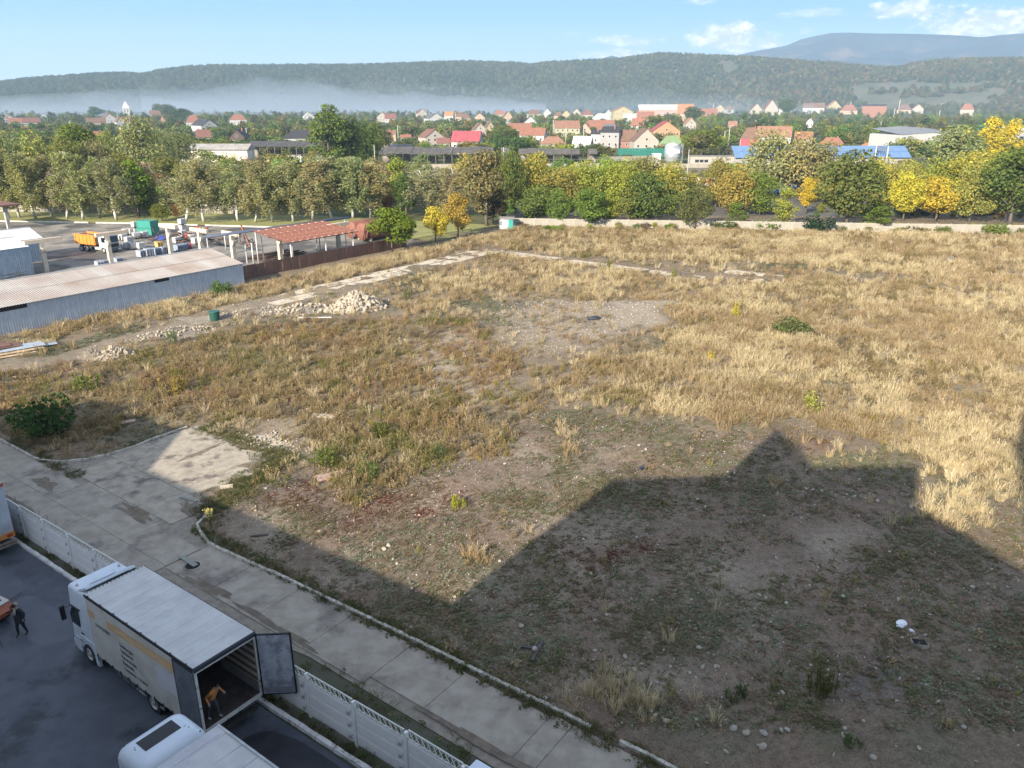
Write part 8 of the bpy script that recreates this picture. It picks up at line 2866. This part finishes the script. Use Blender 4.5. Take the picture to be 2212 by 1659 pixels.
for i, (yb, x, H, Wd, g) in enumerate(cand[:290]):
    best = min(HC, key=lambda q: math.hypot((x - q[0]) / 1.0, (yb - q[1]) * 2.2))
    dx, dy = x - best[0], yb - best[1]
    rel = ('left of' if dx < -best[3] else 'right of' if dx > best[3] else 'in front of' if dy > 0 else 'behind')
    key = (best[2], rel)
    if math.hypot(dx, dy * 2.2) < 60 and len(best[2].split()) <= 9 and (key not in REL or math.hypot(dx, dy) < REL[key][0]):
        REL[key] = (math.hypot(dx, dy), i)
BEST = {v[1]: 'garden tree nearest %s the %s' % (k[1], k[0]) for k, v in REL.items()}
for i, (yb, x, H, Wd, g) in enumerate(cand[:290]):
    tr, cr, h, w = FARC[i % 5]
    c = rv.choice(VC)
    if rv.random() < .07:
        c = Y_GRN
    t = thing('garden_tree', BEST.get(i, 'leafy garden tree or shrub among the village houses'), 'tree', (g.x, g.y, 0), rv.random() * 6.28, 'garden trees between the houses')
    t.scale = (Wd / w, Wd / w, H / h)
    inst('trunk', tr, t)
    inst('crown', cr, t, color=tuple(v * rv.uniform(.8, 1.2) for v in c))
# scrub along the railway and behind the walls
def scrub(name, lab, n, x0, x1, y0, y1, h0, h1, cols, w0=1.0, w1=1.6):
    pts, hs, ws, cc = [], [], [], []
    for i in range(n):
        a, b = rv.uniform(x0, x1), rv.uniform(y0, y1)
        if y0 > 365 and x0 > 0 and (1640 < a < 1750 or 1455 < a < 1550 or 1400 < a < 1485 and b < 400):
            continue
        g = at(a, b)
        pts.append((g.x, g.y, -.1))
        hs.append(rv.uniform(h0, h1))
        ws.append(hs[-1] * rv.uniform(w0, w1))
        cc.append(tuple(v * rv.uniform(.75, 1.25) for v in rv.choice(cols)))
    return name, lab, pts, hs, ws, cc


# the rest, and the far woods, as masses
FT = []
for i in range(4):
    lv, lob = crown_round(rt, 9, 8.5, .2, 260, 1.25, 10, .4)
    FT.append(numpy_mesh('wood_tree', lv[0], lv[1], HERB, lv[2]))
FTC = proto_collection('wood_shapes', FT)


def wood(name, lab, pts, hs, ws, cols):
    n = len(pts)
    scatter(name, FTC, np.array(pts), rt.randint(0, 4, n), np.stack([np.array(ws) / 8.5, np.array(ws) / 8.5, np.array(hs) / 9.0], 1), np.stack([np.zeros(n), np.zeros(n), rt.rand(n) * 6.28], 1), np.array(cols), lab, 'wood')


MT = []
for i in range(4):
    lv, lob = crown_round(rt, 9, 8.5, .2, 1500, .62, 16, .4)
    MT.append(numpy_mesh('scrub_tree', lv[0], lv[1], HERB, lv[2]))
MTC = proto_collection('scrub_shapes', MT)
for a in (scrub('roadside_scrub', 'yellowing scrub between the field wall trees and the railway', 240, 1060, 2300, 376, 450, 3.2, 6.4, [GOLD, Y_GRN, Y_GRN, G_OLIVE, ORNG, G_MID]),
          scrub('railway_scrub', 'low brown green scrub along the railway line', 170, -60, 2300, 352, 384, 1.2, 3.0, [G_OLIVE, BRN, GRYG, G_MID]),
          scrub('birch_undergrowth', 'olive wood and scrub filling the ground behind the birches', 210, -80, 880, 372, 452, 3.5, 8.5, [G_OLIVE, GRYG, G_OLIVE, BRN, G_MID, BIR], .9, 1.3),
          scrub('wall_foot_scrub', 'withered scrub and saplings along the foot of the field wall', 120, 1110, 2290, 492, 503, .5, 1.5, [BRN, G_OLIVE, G_MID, BRN, Y_GRN], 1.0, 2.0),
          scrub('wall_undergrowth', 'dark low scrub behind the field wall', 90, 1080, 2300, 452, 474, 1.0, 2.6, [G_DARK, BRN, G_OLIVE, G_MID])):
    n_ = len(a[2])
    scatter(a[0], MTC, np.array(a[2]), rt.randint(0, 4, n_), np.stack([np.array(a[4]) / 8.5, np.array(a[4]) / 8.5, np.array(a[3]) / 9.0], 1), np.stack([np.zeros(n_), np.zeros(n_), rt.rand(n_) * 6.28], 1), np.array(a[5]), a[1], 'scrub')
rest = cand[290:]
wood('village_greenery', 'mass of small trees and hedges filling the far gardens', [(c[4].x, c[4].y, 0) for c in rest], [c[2] for c in rest], [c[3] for c in rest], [tuple(v * rv.uniform(.8, 1.2) for v in rv.choice(VC)) for c in rest])
pts, hs, ws, cols = [], [], [], []
for i in range(5200):
    x = rv.uniform(-120, 2330)
    q = rv.random()
    if 860 < x < 1520 and rv.random() < .75:
        yb = rv.uniform(235.5, 244)
        H = rv.uniform(9, 21)
    else:
        yb = rv.uniform(234.0, 246)
        H = rv.uniform(5, 11)
        if x < 860:
            H *= .7
            yb = rv.uniform(236, 248)
    g = at(x, yb)
    if covers(x, yb, yb - 12, 10):
        continue
    pts.append((g.x, g.y, -.5))
    hs.append(H)
    ws.append(rv.uniform(7, 13) * (1.3 if H > 12 else 1))
    cols.append(tuple(v * rv.uniform(.8, 1.15) for v in rv.choice([(.045, .07, .03), (.065, .09, .04), (.09, .11, .055), (.12, .135, .07)])))
wood('far_wood', 'dark belt of trees at the foot of the hills', pts, hs, ws, cols)


# ------------------------------------------------------------------ hills, mountains and the bank of mist
def sil(lst, px):
    xs, ys = zip(*lst)
    return np.interp(px, xs, ys)


CREST = [(-500, 196), (-200, 188), (0, 184), (60, 176), (130, 170), (250, 163), (320, 165), (350, 157), (430, 148), (600, 146), (800, 145), (1000, 138), (1130, 141), (1150, 146), (1172, 140), (1270, 135), (1340, 131), (1420, 120), (1500, 123), (1600, 129), (1760, 139), (1890, 150), (1930, 151), (1960, 143), (2010, 136), (2080, 134), (2212, 133), (2500, 130), (2900, 140)]
hill_m = mat('hill_floor', (.075, .08, .042), (.115, .10, .062), .012, .95, coord='World', c3=(.06, .07, .035), s3=.02, lo3=.5, hi3=.66)
px = np.linspace(-700, 3000, 220)
rr = np.linspace(0, 1, 34)
dirx, diry = [], []
for p in px:
    d = ray(p, 200)
    q = math.hypot(d.x, d.y)
    dirx.append(d.x / q)
    diry.append(d.y / q)
dirx, diry = np.array(dirx), np.array(diry)
R0, R1 = 2380.0, 3150.0
el_c = []
for p, y in zip(px, sil(CREST, px)):
    d = ray(p, y)
    el_c.append(d.z / math.hypot(d.x, d.y))
hc = CAMH + (R0 + (R1 - R0) * .82) * np.array(el_c)
V = []
for f in rr:
    rad_ = R0 + (R1 - R0) * f
    x, y = dirx * rad_, diry * rad_
    prof = sstep(np.array([f]), 0, .82)[0] if f <= .82 else 1 - .35 * (f - .82)
    rough = (vnoise(x, y, 260, 61) - .5) * 34 * math.sin(math.pi * min(f / .82, 1)) 
    V.append(np.stack([x, y, hc * prof + rough - 1], 1))
V = np.array(V)
nr, npx = V.shape[:2]
i = np.arange(nr * npx).reshape(nr, npx)
F = np.stack([i[:-1, :-1], i[:-1, 1:], i[1:, 1:], i[1:, :-1]], -1).reshape(-1, 4)
o = bpy.data.objects.new('hills', numpy_mesh('hills', V.reshape(-1, 3), F, hill_m, None, True))
link(o)
tag(o, 'long wooded ridge of hills behind the village', 'hills', kind='structure')
# forest on the slope
n = 36000
fi, fj = rt.rand(n) ** .85 * .90, rt.rand(n)
a, b = fi / (1 / (nr - 1)), (fj * .66 + .165) * (npx - 1)
ia, ib = np.clip(a.astype(int), 0, nr - 2), np.clip(b.astype(int), 0, npx - 2)
fa, fb = (a - ia)[:, None], (b - ib)[:, None]
P = (V[ia, ib] * (1 - fb) + V[ia, ib + 1] * fb) * (1 - fa) + (V[ia + 1, ib] * (1 - fb) + V[ia + 1, ib + 1] * fb) * fa
pxx = px[0] + b / (npx - 1) * (px[-1] - px[0])
clear = (np.abs(pxx - 1575 + 60 * (fi - .5)) < 16) & (fi > .5) & (fi < .66)
clear |= (pxx > 1840) & (fi > .05) & (fi < .45) & (vnoise(P[:, 0], P[:, 1], 60, 72) > .53)
keep = ~clear
P, pxx, fi = P[keep], pxx[keep], fi[keep]
n = len(P)
hue = vnoise(P[:, 0], P[:, 1], 160, 73)
c0 = np.array((.048, .072, .028)) * (1 - hue[:, None]) + np.array((.10, .105, .045)) * hue[:, None]
warm = (rt.rand(n) < .10 + .20 * sstep(pxx, 1500, 1700)) * sstep(pxx, 900, 1500)
c0 = c0 * (1 - warm[:, None] * .8) + np.array((.17, .12, .055)) * warm[:, None] * .8
pale = (rt.rand(n) < .22) & (np.abs(pxx - 1590 - 0) < 60) & (fi < .5)
c0[pale] = (.16, .16, .11)
c0 *= (.8 + 1.3 * rt.rand(n) ** 1.5)[:, None]
hh = 8 + 9 * rt.rand(n)
scatter('forest', FTC, P - (0, 0, 1.5), rt.randint(0, 4, n), np.stack([(9 + 6 * rt.rand(n)) / 8.5] * 2 + [hh / 9], 1), np.stack([np.zeros(n), np.zeros(n), rt.rand(n) * 6.28], 1), c0, 'dense forest covering the ridge of hills', 'forest')

MOUNT = [(900, 190), (1240, 150), (1285, 131), (1322, 119), (1350, 129), (1420, 140), (1540, 134), (1580, 122), (1640, 108), (1700, 97), (1730, 84), (1760, 77), (1795, 70), (1830, 69), (1880, 71), (1950, 72), (2020, 74), (2090, 77), (2120, 80), (2160, 75), (2212, 71), (2400, 64), (2700, 80), (3000, 120)]
mm = bpy.data.materials.new('mountain')
mm.use_nodes = True
t = NT(mm.node_tree)
bs = mm.node_tree.nodes['Principled BSDF']
bs.inputs['Roughness'].default_value = 1
bs.inputs['Specular IOR Level'].default_value = 0
co = t.n('ShaderNodeNewGeometry').outputs['Position']
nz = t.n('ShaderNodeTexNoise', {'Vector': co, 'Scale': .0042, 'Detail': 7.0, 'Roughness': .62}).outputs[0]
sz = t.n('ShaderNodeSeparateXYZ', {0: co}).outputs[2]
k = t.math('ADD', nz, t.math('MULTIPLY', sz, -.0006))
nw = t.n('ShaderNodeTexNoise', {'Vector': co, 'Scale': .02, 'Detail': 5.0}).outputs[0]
c = t.mix(t.ramp(k, .36, .50), (.040, .058, .080), (.12, .10, .10))  # blue of the hazy distance is mixed into the slope colour itself
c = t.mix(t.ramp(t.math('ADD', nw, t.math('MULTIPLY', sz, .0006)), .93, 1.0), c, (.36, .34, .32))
mm.node_tree.links.new(c, bs.inputs['Base Color'])
px2 = np.linspace(900, 3000, 260)
V = []
R0, R1 = 4300.0, 5600.0
el2 = []
dx2, dy2 = [], []
for p, y in zip(px2, sil(MOUNT, px2)):
    d = ray(p, y)
    q = math.hypot(d.x, d.y)
    el2.append(d.z / q)
    dx2.append(d.x / q)
    dy2.append(d.y / q)
dx2, dy2, el2 = map(np.array, (dx2, dy2, el2))
hc = CAMH + (R0 + (R1 - R0) * .8) * el2
for f in np.linspace(0, 1, 70):
    rad_ = R0 + (R1 - R0) * f
    x, y = dx2 * rad_, dy2 * rad_
    prof = (f / .8) ** .8 if f <= .8 else 1 - .5 * (f - .8)
    ridg = np.abs(vnoise(x, y, 420, 81, 4) - .5) * 2
    rough = (ridg - .3) * 130 * math.sin(math.pi * min(f / .8, 1)) ** .8
    V.append(np.stack([x, y, np.maximum(hc, 5) * prof - rough * 1.05 - 1], 1))
V = np.array(V)
nr, npx = V.shape[:2]
i = np.arange(nr * npx).reshape(nr, npx)
F = np.stack([i[:-1, :-1], i[:-1, 1:], i[1:, 1:], i[1:, :-1]], -1).reshape(-1, 4)
o = bpy.data.objects.new('mountains', numpy_mesh('mountains', V.reshape(-1, 3), F, mm, None, True))
link(o)
tag(o, 'bluish bare topped mountains beyond the wooded hills', 'mountains', kind='structure')


def mist_bank(name, lab, pts, r0, r1, dens, seed):
    """a closed lens of mist lying in the valley: pts (px, y of its top)"""
    m = bpy.data.materials.new(name)
    m.use_nodes = True
    t = NT(m.node_tree)
    m.node_tree.nodes.clear()
    v = t.n('ShaderNodeVolumePrincipled', {'Color': (.70, .83, 1.0, 1), 'Density': dens, 'Anisotropy': .0})
    out = t.n('ShaderNodeOutputMaterial')
    m.node_tree.links.new(v.outputs[0], out.inputs['Volume'])
    m.cycles.homogeneous_volume = True
    ps = np.linspace(pts[0][0], pts[-1][0], 150)
    top = sil(pts, ps)
    nf = 15
    U, Lw = [], []
    for j in range(nf):
        f = j / (nf - 1)
        row, lo = [], []
        for p, y in zip(ps, top):
            d = ray(p, y)
            q = math.hypot(d.x, d.y)
            rad_ = r0 + (r1 - r0) * f
            x, yy = d.x / q * rad_, d.y / q * rad_
            H = max(0, CAMH + (r0 + r1) / 2 * d.z / q)
            e = 1 - abs(2 * f - 1)
            nz_ = .62 + .55 * float(vnoise(np.array([x]), np.array([yy]), 170, seed, 2)[0]) + .5 * (float(vnoise(np.array([x]), np.array([yy]), 60, seed + 1, 3)[0]) - .4)
            row.append((x, yy, .6 + H * e * nz_))
            lo.append((x, yy, .3))
        U.append(row)
        Lw.append(lo)
    Vt = np.array(U).reshape(-1, 3)
    Vb = np.array(Lw).reshape(-1, 3)
    npx = len(ps)
    i = np.arange(nf * npx).reshape(nf, npx)
    Ft = np.stack([i[:-1, :-1], i[:-1, 1:], i[1:, 1:], i[1:, :-1]], -1).reshape(-1, 4)
    Fb = Ft[:, ::-1] + nf * npx
    sides = []
    ring = list(i[0, :]) + list(i[1:, -1]) + list(i[-1, ::-1][1:]) + list(i[::-1, 0][1:])
    for a_, b_ in zip(ring[:-1], ring[1:]):
        sides.append((a_, a_ + nf * npx, b_ + nf * npx, b_))
    me = numpy_mesh(name, np.concatenate([Vt, Vb]), np.concatenate([Ft, Fb, np.array(sides)]), m)
    bm = bmesh.new()
    bm.from_mesh(me)
    bmesh.ops.recalc_face_normals(bm, faces=bm.faces)
    bm.to_mesh(me)
    bm.free()
    o = bpy.data.objects.new(name, me)
    link(o)
    tag(o, lab, 'mist', kind='stuff')


mist_bank('mist', 'bank of pale morning mist lying under the left hills', [(-500, 205), (0, 199), (100, 196), (200, 190), (300, 191), (400, 186), (470, 182), (540, 175), (580, 177), (650, 184), (760, 188), (860, 194), (960, 204), (1060, 214), (1180, 224)], 1800, 2330, 2.3e-3, 91)
mist_bank('mist', 'thin veil of smoke spreading under the middle hills', [(300, 190), (600, 170), (800, 172), (1000, 178), (1200, 186), (1400, 194), (1600, 206), (1760, 222)], 1900, 2400, 9e-4, 92)


# ------------------------------------------------------------------ small plants on the verges
def verge_plants():
    r = np.random.RandomState(44)
    mk = lambda nm, t: numpy_mesh(nm, t[0], t[1], HERB, t[2])
    sh = [mk('tuft', clump_blades(r, 40, .08, .30, .010, .022, .28, .8)) for _ in range(3)] + [mk('tuft', clump_leaves(r, 46, .25, .03, .16, .07, .3)) for _ in range(3)]
    pts = []
    for (s0, s1, t0, t1, n, p) in ((-62, 4, 14.85, 15.2, 800, .75), (-62, 8, 15.6, 17.9, 2600, .5), (-38, 8, 20.75, 21.6, 1500, .6), (-60, -50, 20.2, 21.0, 300, .5)):
        s, t = r.uniform(s0, s1, n), r.uniform(t0, t1, n)
        k = (r.rand(n) < p) & (vnoise(s, t, 1.7, 77) > (.42 if t1 - t0 > 1.2 else .30))
        if t0 == 15.6:
            k &= (s > -36) & (t < 15.7 + (s + 36) * .16)
        pts += [R(a, b) for a, b in zip(s[k], t[k])]
    for _ in range(700):
        t = r.uniform(22, 31.2)
        pts.append(R(-38.7 - (t - 22) * .3 + r.randn() * .8, t))
        if _ % 2:
            pts.append(R(r.uniform(-51.5, -41.5), 30.4 + r.randn() * .6))
    n = len(pts)
    g = r.rand(n)
    c = np.array((.10, .125, .04)) * (1 - g[:, None]) + np.array((.22, .18, .09)) * (g ** 2)[:, None]
    sc = .5 + .6 * r.rand(n)
    scatter('verge_grass', proto_collection('verge_shapes', sh), np.array([(p.x, p.y, .02) for p in pts]), r.randint(0, 6, n), np.stack([sc, sc, sc], 1), np.stack([r.randn(n) * .1, r.randn(n) * .1, r.rand(n) * 6.28], 1), c, 'short grass and weeds along the fence and the road kerbs', 'grass')


verge_plants()
